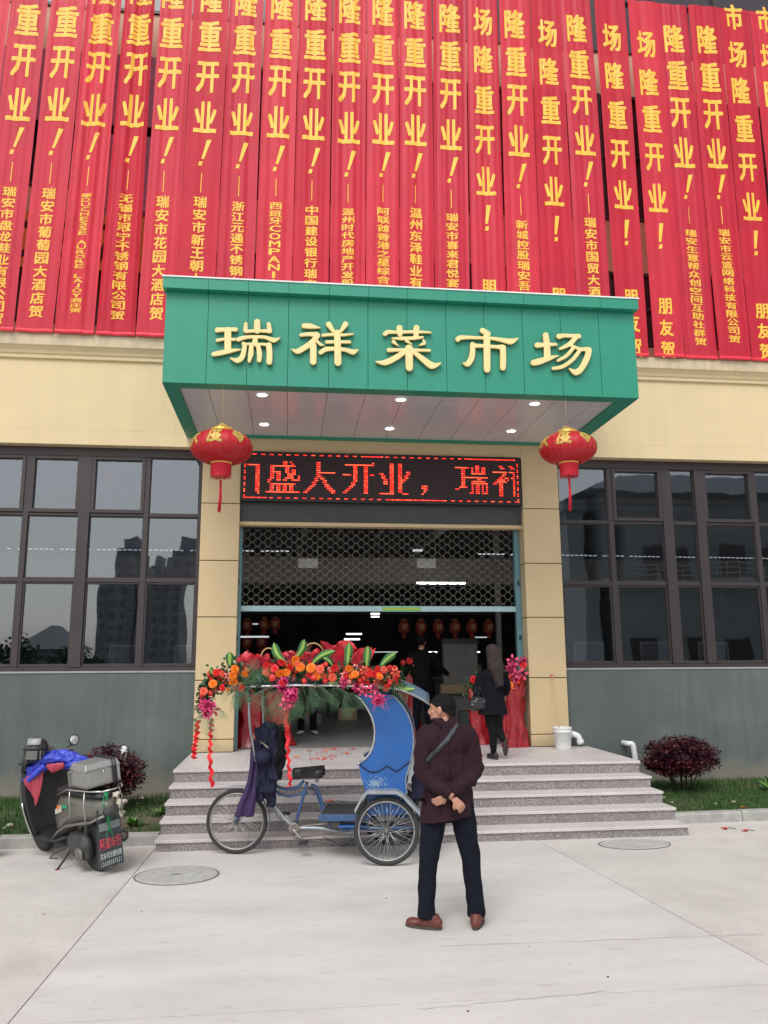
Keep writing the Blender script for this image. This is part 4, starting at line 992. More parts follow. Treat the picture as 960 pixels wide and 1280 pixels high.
for k, (x, y, z) in enumerate(((-.4, 21.4, 1.56), (.2, 21.5, 1.56), (.7, 21.4, 1.56), (1.7, 22.4, 1.56), (2.0, 22.5, 1.56), (3.9, 19.4, 1.56), (4.4, 19.5, 1.56), (5.0, 19.4, 1.56), (.5, 17.6, .66), (1.35, 18.6, .66), (3.55, 16.2, .66))):
    w_, d_, h_ = random.uniform(.16, .26), .2, random.uniform(.2, .34); cr = root('produce_crate', 'dim crate of goods inside the hall, number of planks showing, %s' % ('first on the counter behind the garland', 'middle on the counter behind the garland', 'last on the counter behind the garland', 'left on the counter behind the man', 'right on the counter behind the man', 'left on the counter behind the woman', 'middle on the counter behind the woman', 'right on the counter behind the woman', 'on the floor under the garland', 'on the floor behind the hood', 'on the floor near the woman')[k], 'crate', (x, y, z)); cr['label'] = cr['label'].replace(', number of planks showing', '')
    for j in range(3): MB().cbox(x - w_, x + w_, y, y + .02, z + .002 + j * h_ / 3, z + (j + .8) * h_ / 3, .003).build('slat', ('wood', 'greybox', 'roomgrey')[k % 3], cr)
    MB().box(x - w_ + .01, x + w_ - .01, y + .022, y + .022 + d_, z + .002, z + h_ * .8).build('crate_body', ('wood', 'greybox', 'roomgrey')[k % 3], cr)
    mb = MB()
    for j in range(9): mb.ell((x + random.uniform(-w_ * .8, w_ * .8), y + .12 + random.uniform(-.05, .05), z + h_ * .85), (.055, .055, .045), nu=8, nv=5)
    mb.build('goods', ('coral', 'weed', 'reddim', 'orange')[k % 4], cr)['kind'] = 'stuff'
# small lanterns hung in a row, deep in the hall
def smalllantern(px, py, Y, r, lab):
    p = at(px, py, Y); t = root('small_lantern', lab, 'lantern', p[:], group='row of small dark red lanterns inside the hall'); X = Matrix.Translation(p)
    MB().lathe([(r * .45, -r * 1.15), (r * .95, -r * .6), (r, 0), (r * .95, r * .6), (r * .45, r * 1.15)], 12, X).build('body', 'reddim', t)
    MB().lathe([(r * .5, r * 1.15), (r * .5, r * 1.35), (0, r * 1.35)], 10, X).build('cap', 'golddim', t)
    MB().box(p.x - r * .4, p.x + r * .4, p.y - r * 1.03, p.y - r * .98, p.z - r * .45, p.z + r * .45).build('gold_patch', 'golddim', t)
    MB().lathe([(r * .35, -r * 1.9), (r * .4, -r * 1.16)], 10, X).build('tassel', 'reddim', t)
for k, px in enumerate((505, 526.5, 548, 569, 590, 611)): smalllantern(px, 784, 17, .125, 'small dark red lantern in the row under the shutter bar, %s from the left' % ('first', 'second', 'third', 'fourth', 'fifth', 'sixth')[k])
for k, (px, py) in enumerate(((309, 782), (330, 781), (344, 780), (309, 803), (327, 803))): smalllantern(px, py, 17, .11, 'small dark red lantern at the left of the door opening, %s' % ('upper left', 'upper middle', 'upper right', 'lower left', 'lower right')[k])
# partition wall, column, counters
pw = root('partition', 'pale grey partition wall standing in the middle of the hall, left of the woman', 'partition', (2.9, 17.5, .66)); a = at(554, 805, 17.5); b = at(591, 930, 17.5)
MB().cbox(a.x, b.x + .15, 17.5, 17.7, .66, a.z, .01).build('panel', 'roomgrey', pw); MB().cbox(a.x - .1, b.x + .2, 17.3, 17.5, 1.25, 1.45, .01).build('shelf', 'wood', pw)
MB().cbox(a.x - .02, b.x + .17, 17.48, 17.72, a.z, a.z + .12, .01).build('cap', 'room', pw)
cl = MB().cbox(at(622, 800, 14.5).x, at(627, 800, 14.5).x, 14.5, 14.62, .66, 5.55, .01).build('steel_column', 'rust'); tag(cl, 'thin pale steel column just behind the woman head', 'column')
for k, (x0, x1, y) in enumerate(((-.6, 1.0, 21), (1.5, 2.2, 22), (3.6, 5.5, 19), (-4.5, -1.6, 16), (5.2, 8.5, 16))):
    st = root('market_stall', 'low dark stall counter in the hall, %s' % ('behind the garland', 'behind the man', 'behind the woman', 'behind the left windows', 'behind the right windows')[k], 'stall', (x0, y, .66))
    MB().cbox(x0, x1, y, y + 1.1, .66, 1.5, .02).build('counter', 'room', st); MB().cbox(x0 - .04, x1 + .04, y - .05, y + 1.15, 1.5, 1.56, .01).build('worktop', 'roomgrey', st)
# framed notices low behind the right and left windows
def framed(px0, px1, py0, Y, lab):
    a = at(px0, py0, Y); b = at(px1, py0, Y); t = root('framed_board', lab, 'board', (a.x, Y, 1.5)); z0 = 1.6
    for q in ((a.x, a.x + .035, z0, a.z), (b.x - .035, b.x, z0, a.z), (a.x + .036, b.x - .036, a.z - .035, a.z)): MB().box(q[0], q[1], Y, Y + .03, q[2], q[3]).build('frame_bar', 'roomgrey', t)
    MB().box(a.x + .037, b.x - .037, Y + .01, Y + .02, z0, a.z - .037).build('board', 'room', t)
framed(717, 755, 802, 13.2, 'pale-framed board low behind the right windows, nearest the pillar'); framed(800, 837, 802, 13.2, 'pale-framed board low behind the right windows, middle one'); framed(872, 910, 802, 13.2, 'pale-framed board low behind the right windows, rightmost')
framed(137, 172, 806, 13.2, 'pale-framed board low behind the left windows, second pane from the pillar'); framed(218, 246, 806, 13.2, 'pale-framed board low behind the left windows, nearest the pillar')
rb = root('hanging_red_cloth', 'short red cloth strip hanging inside the top left window', 'cloth', at(137, 590, 12.9)[:]); a = at(131, 570, 12.9); b = at(141, 606, 12.9)
mb = MB(); mb.grid(lambda u, v: (a.x + (b.x - a.x) * u + .04 * max(0, .2 - v) * 5 * u, 12.9 + .02 * math.sin(u * 6), b.z + (a.z + .1 - b.z) * v - .04 * u * 0), 6, 10); mb.build('cloth', 'ribbon', rb, weld=False)

# ================================================================== WHAT THE WINDOWS MIRROR (the other side of the yard)
def rp(px, py, D):      # world point at y = -D whose mirror image in the glass plane is seen at px, py
    p = at(px, py, 2 * 12.46 + D); return Vector((p.x, -D, p.z))
def tower(px0, px1, py, D, lab, steps_=()):
    a = rp(px0, py, D); b = rp(px1, py, D); x0, x1 = sorted((a.x, b.x)); H = a.z
    t = root('apartment_tower', lab, 'tower block', (x0, -D, 0), group='grey apartment towers across the street')
    MB().box(x0, x1, -D - 14, -D, 0, H).build('wall', 'tower', t)
    MB().box(x0 + (x1 - x0) * .2, x0 + (x1 - x0) * .75, -D - 10, -D - 2, H, H + 3).build('roof_room', 'tower', t)
    nfl = int(H / 3); nb = max(3, int((x1 - x0) / 3.4))
    m = MB()
    for f in range(nfl):
        for k in range(nb):
            xx = x0 + (k + .25) * (x1 - x0) / nb; wv = (x1 - x0) / nb * .5
            m.box(xx, xx + wv, -D - .05, -D + .12, f * 3 + .9, f * 3 + 2.4)
    o = m.build('window', 'towerwin', t); o['kind'] = 'stuff'
    for k in range(0, nb, 2): MB().box(x0 + (k + .85) * (x1 - x0) / nb, x0 + (k + 1.0) * (x1 - x0) / nb, -D - .04, -D + .6, 0, H).build('pier', 'tower', t)
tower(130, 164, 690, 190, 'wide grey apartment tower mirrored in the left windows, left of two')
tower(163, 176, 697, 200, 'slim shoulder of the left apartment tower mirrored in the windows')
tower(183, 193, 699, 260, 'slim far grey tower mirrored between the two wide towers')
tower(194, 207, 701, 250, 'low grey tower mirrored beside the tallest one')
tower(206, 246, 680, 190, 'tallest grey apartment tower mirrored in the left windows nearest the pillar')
# gate house with pointed roof and trees
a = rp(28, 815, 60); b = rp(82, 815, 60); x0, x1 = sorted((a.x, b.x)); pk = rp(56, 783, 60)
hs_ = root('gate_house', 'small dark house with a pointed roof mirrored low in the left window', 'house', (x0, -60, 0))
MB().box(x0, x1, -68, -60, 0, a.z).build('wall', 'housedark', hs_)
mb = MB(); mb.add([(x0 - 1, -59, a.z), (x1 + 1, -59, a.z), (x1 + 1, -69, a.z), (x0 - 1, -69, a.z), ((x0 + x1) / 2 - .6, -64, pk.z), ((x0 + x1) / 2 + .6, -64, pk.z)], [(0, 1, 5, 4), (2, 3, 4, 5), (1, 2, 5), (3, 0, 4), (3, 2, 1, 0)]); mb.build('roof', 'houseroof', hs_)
def fartree(px, py, D, r, lab):
    p = rp(px, py, D); t = root('broadleaf_tree', lab, 'tree', (p.x, -D, 0), group='trees mirrored in the windows')
    MB().tube([(p.x, -D, 0), (p.x + .2, -D, p.z * .5), (p.x, -D, p.z * .8)], [.25, .18, .08], 6).build('trunk', 'stem', t)
    mb = MB()
    for i in range(700):
        d = Vector((random.gauss(0, 1), random.gauss(0, 1), random.gauss(0, .8))).normalized() * r * random.uniform(.35, 1.0) ** .5 * (1 + .25 * math.sin(i * .37))
        c = Vector((p.x, -D, p.z - r)) + d; e = Vector((random.uniform(-1, 1), random.uniform(-1, 1), random.uniform(-1, 1))).normalized() * r * .09; f = e.orthogonal().normalized() * r * .09
        mb.add([c - e, c + f, c + e, c - f], [(0, 1, 2, 3)])
    mb.build('crown', 'leaf', t, recalc=False, weld=False)
fartree(20, 800, 55, 2.2, 'dark tree mirrored at the lower left of the left windows'); fartree(84, 812, 50, 1.8, 'dark tree mirrored right of the little pointed house'); fartree(112, 818, 45, 1.5, 'low dark tree mirrored in the middle of the left windows')
# dark villa opposite the right windows
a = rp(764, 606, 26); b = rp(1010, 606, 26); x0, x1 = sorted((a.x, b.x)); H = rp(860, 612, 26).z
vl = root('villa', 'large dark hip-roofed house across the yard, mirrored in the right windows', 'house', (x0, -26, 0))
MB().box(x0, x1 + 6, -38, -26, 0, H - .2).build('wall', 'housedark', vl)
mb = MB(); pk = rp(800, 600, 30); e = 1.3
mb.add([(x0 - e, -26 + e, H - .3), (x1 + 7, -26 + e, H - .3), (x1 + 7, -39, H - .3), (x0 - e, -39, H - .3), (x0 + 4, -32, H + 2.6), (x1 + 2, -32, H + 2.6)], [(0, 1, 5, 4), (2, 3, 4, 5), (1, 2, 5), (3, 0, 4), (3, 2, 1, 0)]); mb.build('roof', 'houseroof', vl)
MB().box(x0 - .3, x1 + 6, -25.9, -24.6, H * .52, H * .52 + .15).build('balcony_slab', 'tower', vl)
mb = MB()
for k in range(26): mb.box(x0 + k * .7, x0 + k * .7 + .06, -24.66, -24.6, H * .52 + .15, H * .52 + 1.2)
for z in (.5, .85, 1.2): mb.box(x0 - .3, x1 + 6, -24.7, -24.58, H * .52 + z, H * .52 + z + .07)
mb.build('railing', 'wallcap', vl)
for k in range(6):
    for z in (1.2, H * .56): MB().box(x0 + 1.2 + k * 3.1, x0 + 2.9 + k * 3.1, -26.02, -25.9, z, z + 2.1).build('window', 'upperglass', vl)
a = rp(742, 612, 24); b = rp(764, 612, 24)
an = root('side_house', 'lower dark roof beside the villa, mirrored next to the right lantern', 'house', (a.x, -24, 0)); x0, x1 = sorted((a.x, b.x))
MB().box(x0, x1 - .05, -33, -27, 0, a.z - 1).build('wall', 'housedark', an); MB().box(x0 - .3, x1, -33.5, -26.5, a.z - 1, a.z - .3).build('roof', 'houseroof', an)

# ================================================================== SMALL THINGS BY THE WALL
def pipe(name, pts, r, lab, clamp=None):
    t = root(name, lab, 'drain pipe', pts[0], group='white plastic drain elbows')
    P = [Vector(p) for p in pts]; q = []
    for i in range(len(P) - 1):
        for k in range(6): q.append(P[i].lerp(P[i + 1], k / 6))
    q.append(P[-1])
    for _ in range(3): q = [q[0]] + [(q[i - 1] + q[i] * 2 + q[i + 1]) / 4 for i in range(1, len(q) - 1)] + [q[-1]]
    MB().tube(q, r, 14).build('pipe', 'pvc', t)
    d = (q[-1] - q[-2]).normalized(); MB().tube([q[-1] - d * .05, q[-1] + d * .004], r * 1.18, 14).build('collar', 'pvc', t)
    if clamp: MB().tube([q[2] , q[3]], r * 1.3, 14).build('clamp', 'rust', t)
p = at(155, 937, 12.2); pipe('drain_elbow', [(p.x - .02, 12.31, p.z), (p.x, 12.20, p.z + .01), (p.x + .01, 12.17, p.z - .13), (p.x + .01, 12.17, p.z - .2)], .045, 'white drain elbow on the grey wall above the left purple bush')
p = at(788, 928, 12.15); pipe('drain_elbow', [(p.x - .05, 12.31, p.z - .02), (p.x - .045, 12.15, p.z - .02), (p.x + .03, 12.13, p.z - .02), (p.x + .045, 12.12, p.z - .2), (p.x + .06, 12.12, p.z - .6)], .042, 'white drain elbow rising behind the right top corner of the steps')
p = at(722, 921, 12.1); pipe('drain_elbow', [(p.x - .06, 12.31, p.z + .03), (p.x - .06, 12.14, p.z + .04), (p.x + .02, 12.12, p.z + .01), (p.x + .05, 12.11, p.z - .10)], .045, 'short white drain elbow just behind the bucket', True)
# bucket and stick
bp = gnd(704, 936.5, .665); bk = root('plastic_bucket', 'white plastic bucket with a wire handle on the landing by the right pillar', 'bucket', bp[:]); X = Matrix.Translation(bp)
MB().lathe([(0, 0), (.108, 0), (.113, .01), (.128, .235), (.138, .24), (.140, .262), (.131, .27), (.131, .285), (.139, .29), (.139, .31), (.130, .314), (.124, .30), (.112, .03), (0, .03)], 32, X).build('body', 'whiteplastic', bk)
MB().tube([X @ Vector((.143 * math.cos(a), .143 * math.sin(a), .255 - .13 * math.sin((a - PI) ))) for a in [PI + PI * i / 14 for i in range(15)]], .003, 5).build('handle', 'chrome', bk)
p0 = bp + Vector((-.02, .02, .04)); p1 = at(690, 846, 12.17); st = root('wooden_stick', 'thin pale stick with an orange tip standing in the bucket, leaning on the right pillar', 'stick', p0[:])
MB().tube([p0, (p0 + p1) / 2 + Vector((.01, 0, 0)), p1], .010, 8).build('shaft', 'wood', st); MB().tube([p1, p1 + (p1 - p0).normalized() * .035], .016, 8).build('tip', 'coral', st)

def bush(c, rx, ry, rz, n, lab, zc, stems, lean=0):
    t = root('purple_shrub', lab, 'shrub', (c[0], c[1], 0), group='purple-leaved shrubs either side of the steps')
    mb = MB()
    for i in range(stems):
        a = random.uniform(0, 2 * PI); q = random.uniform(.2, .8)
        e = Vector((c[0] + math.cos(a) * rx * q, c[1] + math.sin(a) * ry * q, zc + random.uniform(-.1, .25) * rz)); s_ = Vector((c[0] + math.cos(a) * .07, c[1] + math.sin(a) * .07, .05))
        mb.tube([s_, s_.lerp(e, .5) + Vector((random.uniform(-.03, .03), random.uniform(-.03, .03), .03)), e], [.013, .009, .004], 5)
        for _ in range(3): e2 = e + Vector((random.uniform(-.2, .2), random.uniform(-.2, .2), random.uniform(.0, .2))); mb.tube([s_.lerp(e, .6), e2], [.006, .002], 4)
    mb.build('stem', 'stem', t)
    cl = [Vector((random.gauss(0, .5), random.gauss(0, .5), random.gauss(.1, .5))) for _ in range(26)]
    cl = [v.normalized() * random.uniform(.45, .92) for v in cl]
    for m, part in (('bushleaf', 0), ('bushleaf2', 1)):
        mb = MB()
        for i in range(n // 2):
            if random.random() < .62: k = random.choice(cl[part::2]); d = k + Vector((random.gauss(0, .17), random.gauss(0, .17), random.gauss(0, .15)))
            else: d = Vector((random.gauss(0, 1), random.gauss(0, 1), random.gauss(0, 1))).normalized() * random.uniform(.5, 1.0)
            if d.length > 1.08: d = d.normalized() * random.uniform(.95, 1.1)
            p = Vector((c[0] + d.x * rx + lean * d.z, c[1] + d.y * ry, zc + d.z * rz * (1 if d.z > 0 else .75)))
            l = random.uniform(.018, .034); a = random.uniform(0, 2 * PI); el = random.uniform(-.6, .9)
            e = Vector((math.cos(a) * math.cos(el), math.sin(a) * math.cos(el), math.sin(el))) * l; f = Vector((-math.sin(a), math.cos(a), random.uniform(-.5, .5))).normalized() * l * .62
            mb.add([p - e * .6, p + f, p + e, p - f], [(0, 1, 2, 3)], sm=True)
        mb.build('foliage', m, t, recalc=False, weld=False)
bush((5.52, 11.3), .53, .46, .33, 9000, 'round purple-leaved shrub with bare stems on the grass right of the steps', .56, 12)
bush((-2.28, 11.1), .50, .42, .40, 7500, 'purple-leaved shrub on the bed between scooter and steps', .50, 8, .05)
# stacked pale garden stones beside the left bush
sp = at(150, 1000, 10.9); t = root('garden_stone', 'stack of cream weathered stones under the left purple shrub', 'stone', (sp.x, 10.7, .08))
for dx, z, r in ((0, .10, .10), (-.07, .08, .07), (.035, .22, .075), (-.02, .31, .06)):
    mb = MB(); mb.ell((sp.x + dx, 10.72, z + .02), (r, r * .8, r * .62), nu=12, nv=8)
    mb.v = [p + (p - Vector((sp.x + dx, 10.72, z + .02))).normalized() * .06 * noise.noise(p * 17) for p in mb.v]; mb.build('stone', 'stone', t)

# petals and torn flowers
def petals(name, pts, m, lab, z):
    mb = MB()
    for x, y in pts:
        for _ in range(random.randint(1, 3)):
            a = random.uniform(0, 2 * PI); l = random.uniform(.012, .032); px_, py_ = x + random.uniform(-.03, .03), y + random.uniform(-.03, .03)
            e = Vector((math.cos(a) * l, math.sin(a) * l, 0)); f = Vector((-e.y * .6, e.x * .6, 0)); c = Vector((px_, py_, z + .004 + random.uniform(0, .006)))
            mb.add([c - e, c + f + Vector((0, 0, .01)), c + e + Vector((0, 0, .006)), c - f], [(0, 1, 2, 3)], sm=True)
    tag(mb.build(name, m, recalc=False, weld=False), lab, 'petals', kind='stuff')
cl = [tuple(gnd(px + random.uniform(-6, 6), py + random.uniform(-1.5, 1.5), .665)[:2]) for px, py in ((385, 939), (402, 941), (408, 949), (415, 946), (432, 943), (411, 937), (441, 938), (395, 950), (600, 946), (585, 940)) for _ in range(4)]
petals('flower_petals', cl, 'redpetal', 'red petals scattered on the landing near the door', .665)
cl = [tuple(gnd(px + random.uniform(-5, 5), py + random.uniform(-1.5, 1.5), .665)[:2]) for px, py in ((405, 938), (436, 941), (400, 947), (418, 936), (372, 948)) for _ in range(3)]
petals('flower_petals', cl, 'orange', 'orange petals scattered on the landing near the door', .665)
def debris(px, py, z, lab, m1, L_):
    c = gnd(px, py, z); t = root('fallen_flower', lab, 'flower', (c.x, c.y, z), group='fallen flowers on steps and yard')
    mb = MB()
    for i in range(9):
        a = random.uniform(0, 2 * PI); l = random.uniform(.5, 1) * L_; e = Vector((math.cos(a), math.sin(a), .2)) * l; f = Vector((-e.y * .5, e.x * .5, 0)); q = c + Vector((0, 0, .008))
        mb.add([q, q + e * .6 + f, q + e, q + e * .6 - f], [(0, 1, 2, 3)], sm=True)
    mb.build('petal', m1, t, recalc=False).__setitem__('kind', 'stuff')
    MB().tube([c + Vector((0, 0, .006)), c + Vector((L_ * 1.2, .02, .012)), c + Vector((L_ * 2, -.03, .006))], .004, 5).build('stalk', 'leaf', t)
debris(906, 1036.5, 0, 'crushed red flower with a green stalk on the yard right of the steps', 'redpetal', .06)
debris(931, 1039, 0, 'small red flower scrap at the far right of the yard', 'redpetal', .05)
debris(930, 1010, .1, 'orange flower fallen on the grass behind the right kerb', 'orange', .06)
debris(701, 966, .52, 'orange petal scrap on the top step near the bucket', 'orange', .05)
debris(412, 1003, .39, 'red-orange flower fallen on the steps behind the rickshaw saddle', 'coral', .09)
debris(404, 1020, .25, 'orange flower stalks fallen on the steps beside the rickshaw seat tube', 'orange', .08)

# ================================================================== PEDAL RICKSHAW
RA = R(9.6); RO = Vector((-.43, 8.9, 0))
rick = root('pedal_rickshaw', 'old blue pedal rickshaw with silver-edged hood parked before the steps', 'rickshaw', RO[:], (0, 0, -RA))
_U = Vector((math.cos(RA), -math.sin(RA), 0)); _V = Vector((math.sin(RA), math.cos(RA), 0))
def tl(px, py, v=0.0):      # photo point -> rickshaw coordinates on its lengthwise plane at side offset v
    d = ray(px, py); t = ((RO + v * _V - CAMP).dot(_V)) / d.dot(_V); q = CAMP + t * d - RO
    return Vector((q.dot(_U), v, q.z))
def loc(mb, name, m, parent=rick, **k): return mb.build(name, m, parent, world=False, **k)
def wheel(cu, cv, cz, r, spokes=32, ty=.021, lab=None):
    X = Matrix.Translation((cu, cv, cz)) @ Matrix.Rotation(PI / 2, 4, 'X')
    def ring(rr, pr, name, m, par, n=64):
        mb = MB(); vs = []; k = len(pr)
        for i in range(n):
            q = 2 * PI * i / n
            for a, b in pr: vs.append(X @ Vector(((rr + a) * math.cos(q), (rr + a) * math.sin(q), b)))
        mb.add(vs, [(i * k + j, i * k + (j + 1) % k, ((i + 1) % n) * k + (j + 1) % k, ((i + 1) % n) * k + j) for i in range(n) for j in range(k)], sm=True)
        return loc(mb, name, m, par)
    w_ = ring(r - ty, [(ty * math.cos(t), ty * math.sin(t)) for t in [2 * PI * i / 10 for i in range(10)]], 'wheel', 'tyre', rick)
    ring(r - 2 * ty - .006, [(.010, -.014), (.010, .014), (-.004, .010), (-.006, 0), (-.004, -.010)], 'rim', 'rimsteel', w_)
    mb = MB(); mb.lathe([(0, -.06), (.012, -.06), (.012, -.045), (.028, -.043), (.028, -.036), (.018, -.032), (.018, .032), (.028, .036), (.028, .043), (.012, .045), (.012, .06), (0, .06)], 16, X); loc(mb, 'hub', 'rust', w_)
    mb = MB(); rr = r - 2 * ty - .012
    for i in range(spokes):
        q = 2 * PI * i / spokes; s_ = .036 if i % 2 else -.036; q2 = q + (.9 if (i // 2) % 2 else -.9)
        mb.tube([X @ Vector((.026 * math.cos(q2), .026 * math.sin(q2), s_)), X @ Vector((rr * math.cos(q), rr * math.sin(q), 0))], .0021, 4)
    o = loc(mb, 'spokes', 'chrome', w_); o['kind'] = 'stuff'
    return w_
WR = .318
wheel(-.065, 0, WR, WR); wheel(1.50, -.45, WR, WR, 36, .023); wheel(1.50, .45, WR, WR, 36, .023)
def bt(pts, r, name='frame_tube', m='blueframe', n=10, rnd=2):
    P = [Vector(p) for p in pts]; q = []
    for i in range(len(P) - 1):
        for k in range(5): q.append(P[i].lerp(P[i + 1], k / 5))
    q.append(P[-1])
    for _ in range(rnd): q = [q[0]] + [(q[i - 1] + 2 * q[i] + q[i + 1]) / 4 for i in range(1, len(q) - 1)] + [q[-1]]
    return loc(MB().tube(q, r, n), name, m)
head = tl(340, 968); bb = tl(368, 1035); seat = tl(384, 975)
for s_ in (-1, 1): bt([(-.065, s_ * .055, WR), (.06, s_ * .05, .62), (.11, s_ * .02, .70)], .011, 'fork_blade', 'blueframe')
bt([(.11, 0, .68), (.17, 0, .92)], .022, 'head_tube'); bt([(.17, 0, .9), (.20, 0, 1.08), (.16, 0, 1.10)], .013, 'stem', 'chrome')
bt([(.30, -.28, 1.07), (.24, -.26, 1.12), (.15, -.12, 1.12), (.14, 0, 1.10), (.15, .12, 1.12), (.24, .26, 1.12), (.32, .28, 1.06)], .012, 'handlebar', 'rust', 8, 3)
dv = Vector((0, .0, 0))
bt([Vector((.15, 0, .82)), tl(347, 984), tl(358, 987), tl(372, 984), tl(380, 976)], .016); bt([Vector((.13, 0, .74)), tl(350, 993), tl(362, 996), tl(384, 990)], .013)
bt([Vector((.12, 0, .72)), tl(352, 1019), bb], .018, 'down_tube', 'silverpaint'); bt([seat + Vector((0, 0, -.02)), bb], .017, 'seat_tube')
bt([tl(389, 981), tl(396, 983), tl(402, 1000), tl(407, 1019)], .013, 'seat_stay')
bt([tl(386, 985, .06), tl(394, 987, .06), tl(400, 1003, .06), tl(405, 1020, .06)], .011, 'seat_stay')
bt([bb, tl(400, 1035), tl(438, 1042), (1.48, 0, WR)], .020, 'main_beam', 'silverpaint'); bt([bb + Vector((0, .05, 0)), (1.1, .1, .30), (1.5, .2, WR)], .015, 'main_beam', 'rust')
bt([(1.50, -.47, WR), (1.50, .47, WR)], .016, 'axle', 'rust')
for a, b in (((1.05, -.3, .30), (1.95, -.3, .33)), ((1.05, .3, .30), (1.95, .3, .33)), ((1.06, -.3, .30), (1.06, .3, .30)), ((1.94, -.3, .33), (1.94, .3, .33))): bt([a, b], .016, 'chassis_tube', 'blueframe')
# crank, chain ring, pedals
X = Matrix.Translation((bb.x, -.045, bb.z)) @ Matrix.Rotation(PI / 2, 4, 'X')
loc(MB().lathe([(.040, -.002), (.062, -.002), (.062, .002), (.040, .002)], 28, X), 'chain_ring', 'rust')
bt([bb + Vector((0, -.07, 0)), bb + Vector((.09, -.07, -.10))], .009, 'crank_arm', 'chrome'); bt([bb + Vector((0, .07, 0)), bb + Vector((-.11, .07, .12))], .009, 'crank_arm', 'chrome')
for q in (bb + Vector((.11, -.12, -.12)), bb + Vector((-.11, .12, .12))): loc(MB().cbox(q.x - .045, q.x + .045, q.y - .045, q.y + .045, q.z - .012, q.z + .012, .004), 'pedal', 'black')
loc(MB().tube([(bb.x, -.045, bb.z + .09), (1.5, -.03, WR + .04), (1.54, -.03, WR), (1.5, -.03, WR - .04), (bb.x, -.045, bb.z - .09)], .006, 5), 'chain', 'rust')
# saddle
mb = MB()
def sad(u, v):
    L0, L1 = tl(366, 968).x, tl(405, 962).x; x = L0 + (L1 - L0) * u; wd = .022 + .095 * max(0, min(1, (u - .25) / .55)) ** 1.1
    if u > .93: wd *= .8
    q = (v - .5) * 2; zc = .80 + .03 * u + .018 * math.cos(u * PI * 1.0 + .4) * 0
    a = q * 1.35; return (x, wd * math.sin(a) / math.sin(1.35), zc + .035 * math.cos(a) - .055 * (abs(q) > .99) - .02 * abs(q))
mb.grid(sad, 18, 14); loc(mb, 'saddle', 'saddle', solid=.02)
for s_ in (-1, 1): loc(MB().tube([(.76, s_ * .05, .74 + .02 * math.sin(k * 1.9)) if False else (.76 + .018 * math.cos(k * 1.57), s_ * .05 + .018 * math.sin(k * 1.57), .70 + k * .006) for k in range(18)], .004, 5), 'saddle_spring', 'chrome')
# front guard and brackets
mb = MB()
def guard(cu, cz, r, a0, a1, cv, wd):
    return lambda u, v: (cu + r * math.cos(a0 + (a1 - a0) * u), cv + (v - .5) * wd, cz + (r + .012 * math.sin(v * PI)) * math.sin(a0 + (a1 - a0) * u))
mb.grid(guard(-.065, WR, WR + .022, 1.95, -.25, 0, .06), 24, 5); loc(mb, 'front_mudguard', 'silverpaint', solid=.003)
bt([(-.065, -.05, WR), (.20, -.035, .36)], .003, 'guard_stay', 'chrome')
# footboard and step
f0, f1 = tl(407, 1018, -.1), tl(450, 1015, -.1); zf = f1.z + .01
loc(MB().cbox(.83, 1.33, -.33, .33, zf - .03, zf, .008), 'footboard', 'tray')
loc(MB().cbox(.825, 1.335, -.336, -.331, zf - .055, zf + .008, .002), 'footboard_edge', 'blueframe')
for a in (.87, 1.0): bt([(a, -.2, zf - .03), (a + .06, -.2, .30)], .010, 'board_bracket', 'blueframe')
loc(MB().cbox(1.02, 1.30, -.36, -.2, .325, .345, .006), 'side_step', 'bluebody')
# hood: one crescent side panel each side, with its pale edge trim
arch = [(1.19, 1.60), (1.256, 1.55), (1.31, 1.47), (1.35, 1.394), (1.376, 1.32), (1.385, 1.24), (1.38, 1.16), (1.362, 1.087), (1.34, 1.04), (1.30, .99), (1.225, .935)]
rear = [(1.63, .60), (1.70, .66), (1.685, .78), (1.715, .88), (1.745, .98), (1.765, 1.09), (1.768, 1.20), (1.755, 1.30), (1.72, 1.40), (1.665, 1.49), (1.59, 1.575), (1.55, 1.60)]
poly = arch + [(1.238, .86), (1.256, .78), (1.285, .70), (1.30, .60)] + rear
for v in (-.385, .385):
    o = loc(MB().prism(poly, lambda a, b, d: (a, v + d, b), -.008, .008), 'hood_side', 'bluebody')
    s_ = -1 if v < 0 else 1
    loc(MB().tube([(a, v + s_ * .012, b) for a, b in arch], .011, 8), 'arch_trim', 'chrome', o); loc(MB().tube([(a, v + s_ * .010, b) for a, b in rear], .006, 6), 'rear_bead', 'silverpaint', o)
    loc(MB().tube([(1.225 + .28 * t, v + s_ * .012, .935 - .07 * math.sin(t * PI) - .02 * t) for t in [k / 10 for k in range(11)]] + [(1.60, v + s_ * .012, .86), (1.74, v + s_ * .012, .96)], .006, 6), 'lower_bead', 'navy', o)
    loc(MB().ell((1.222, v + s_ * .012, .935), .017, nu=10, nv=6), 'arch_end_knob', 'chrome', o)
    if s_ < 0:
        mb = MB()
        for k in range(150):
            x_, z_ = 1.40 + random.gauss(0, .05),   .755 + random.gauss(0, .025); r = random.uniform(.002, .009)
            mb.add([(x_ + r * math.cos(q) * random.uniform(.5, 1.2), v - .0085 - k * 1e-5, z_ + r * math.sin(q) * random.uniform(.5, 1.2)) for q in [i * PI / 3 for i in range(6)]], [tuple(range(6))])
        so_ = loc(mb, 'scraped_patch', 'scratch', o, recalc=False, weld=False); so_['kind'] = 'stuff'
        mb = MB()
        for k in range(9):
            x_, z_ = random.choice([(1.40 + random.random() * .32, random.uniform(.95, 1.5))]); r = random.uniform(.002, .005)
            mb.add([(x_ + r * math.cos(q), v - .0086, z_ + r * math.sin(q) * .7) for q in [i * PI / 3 for i in range(6)]], [tuple(range(6))])
        loc(mb, 'paint_chips', 'scratch', o, recalc=False, weld=False)['kind'] = 'stuff'
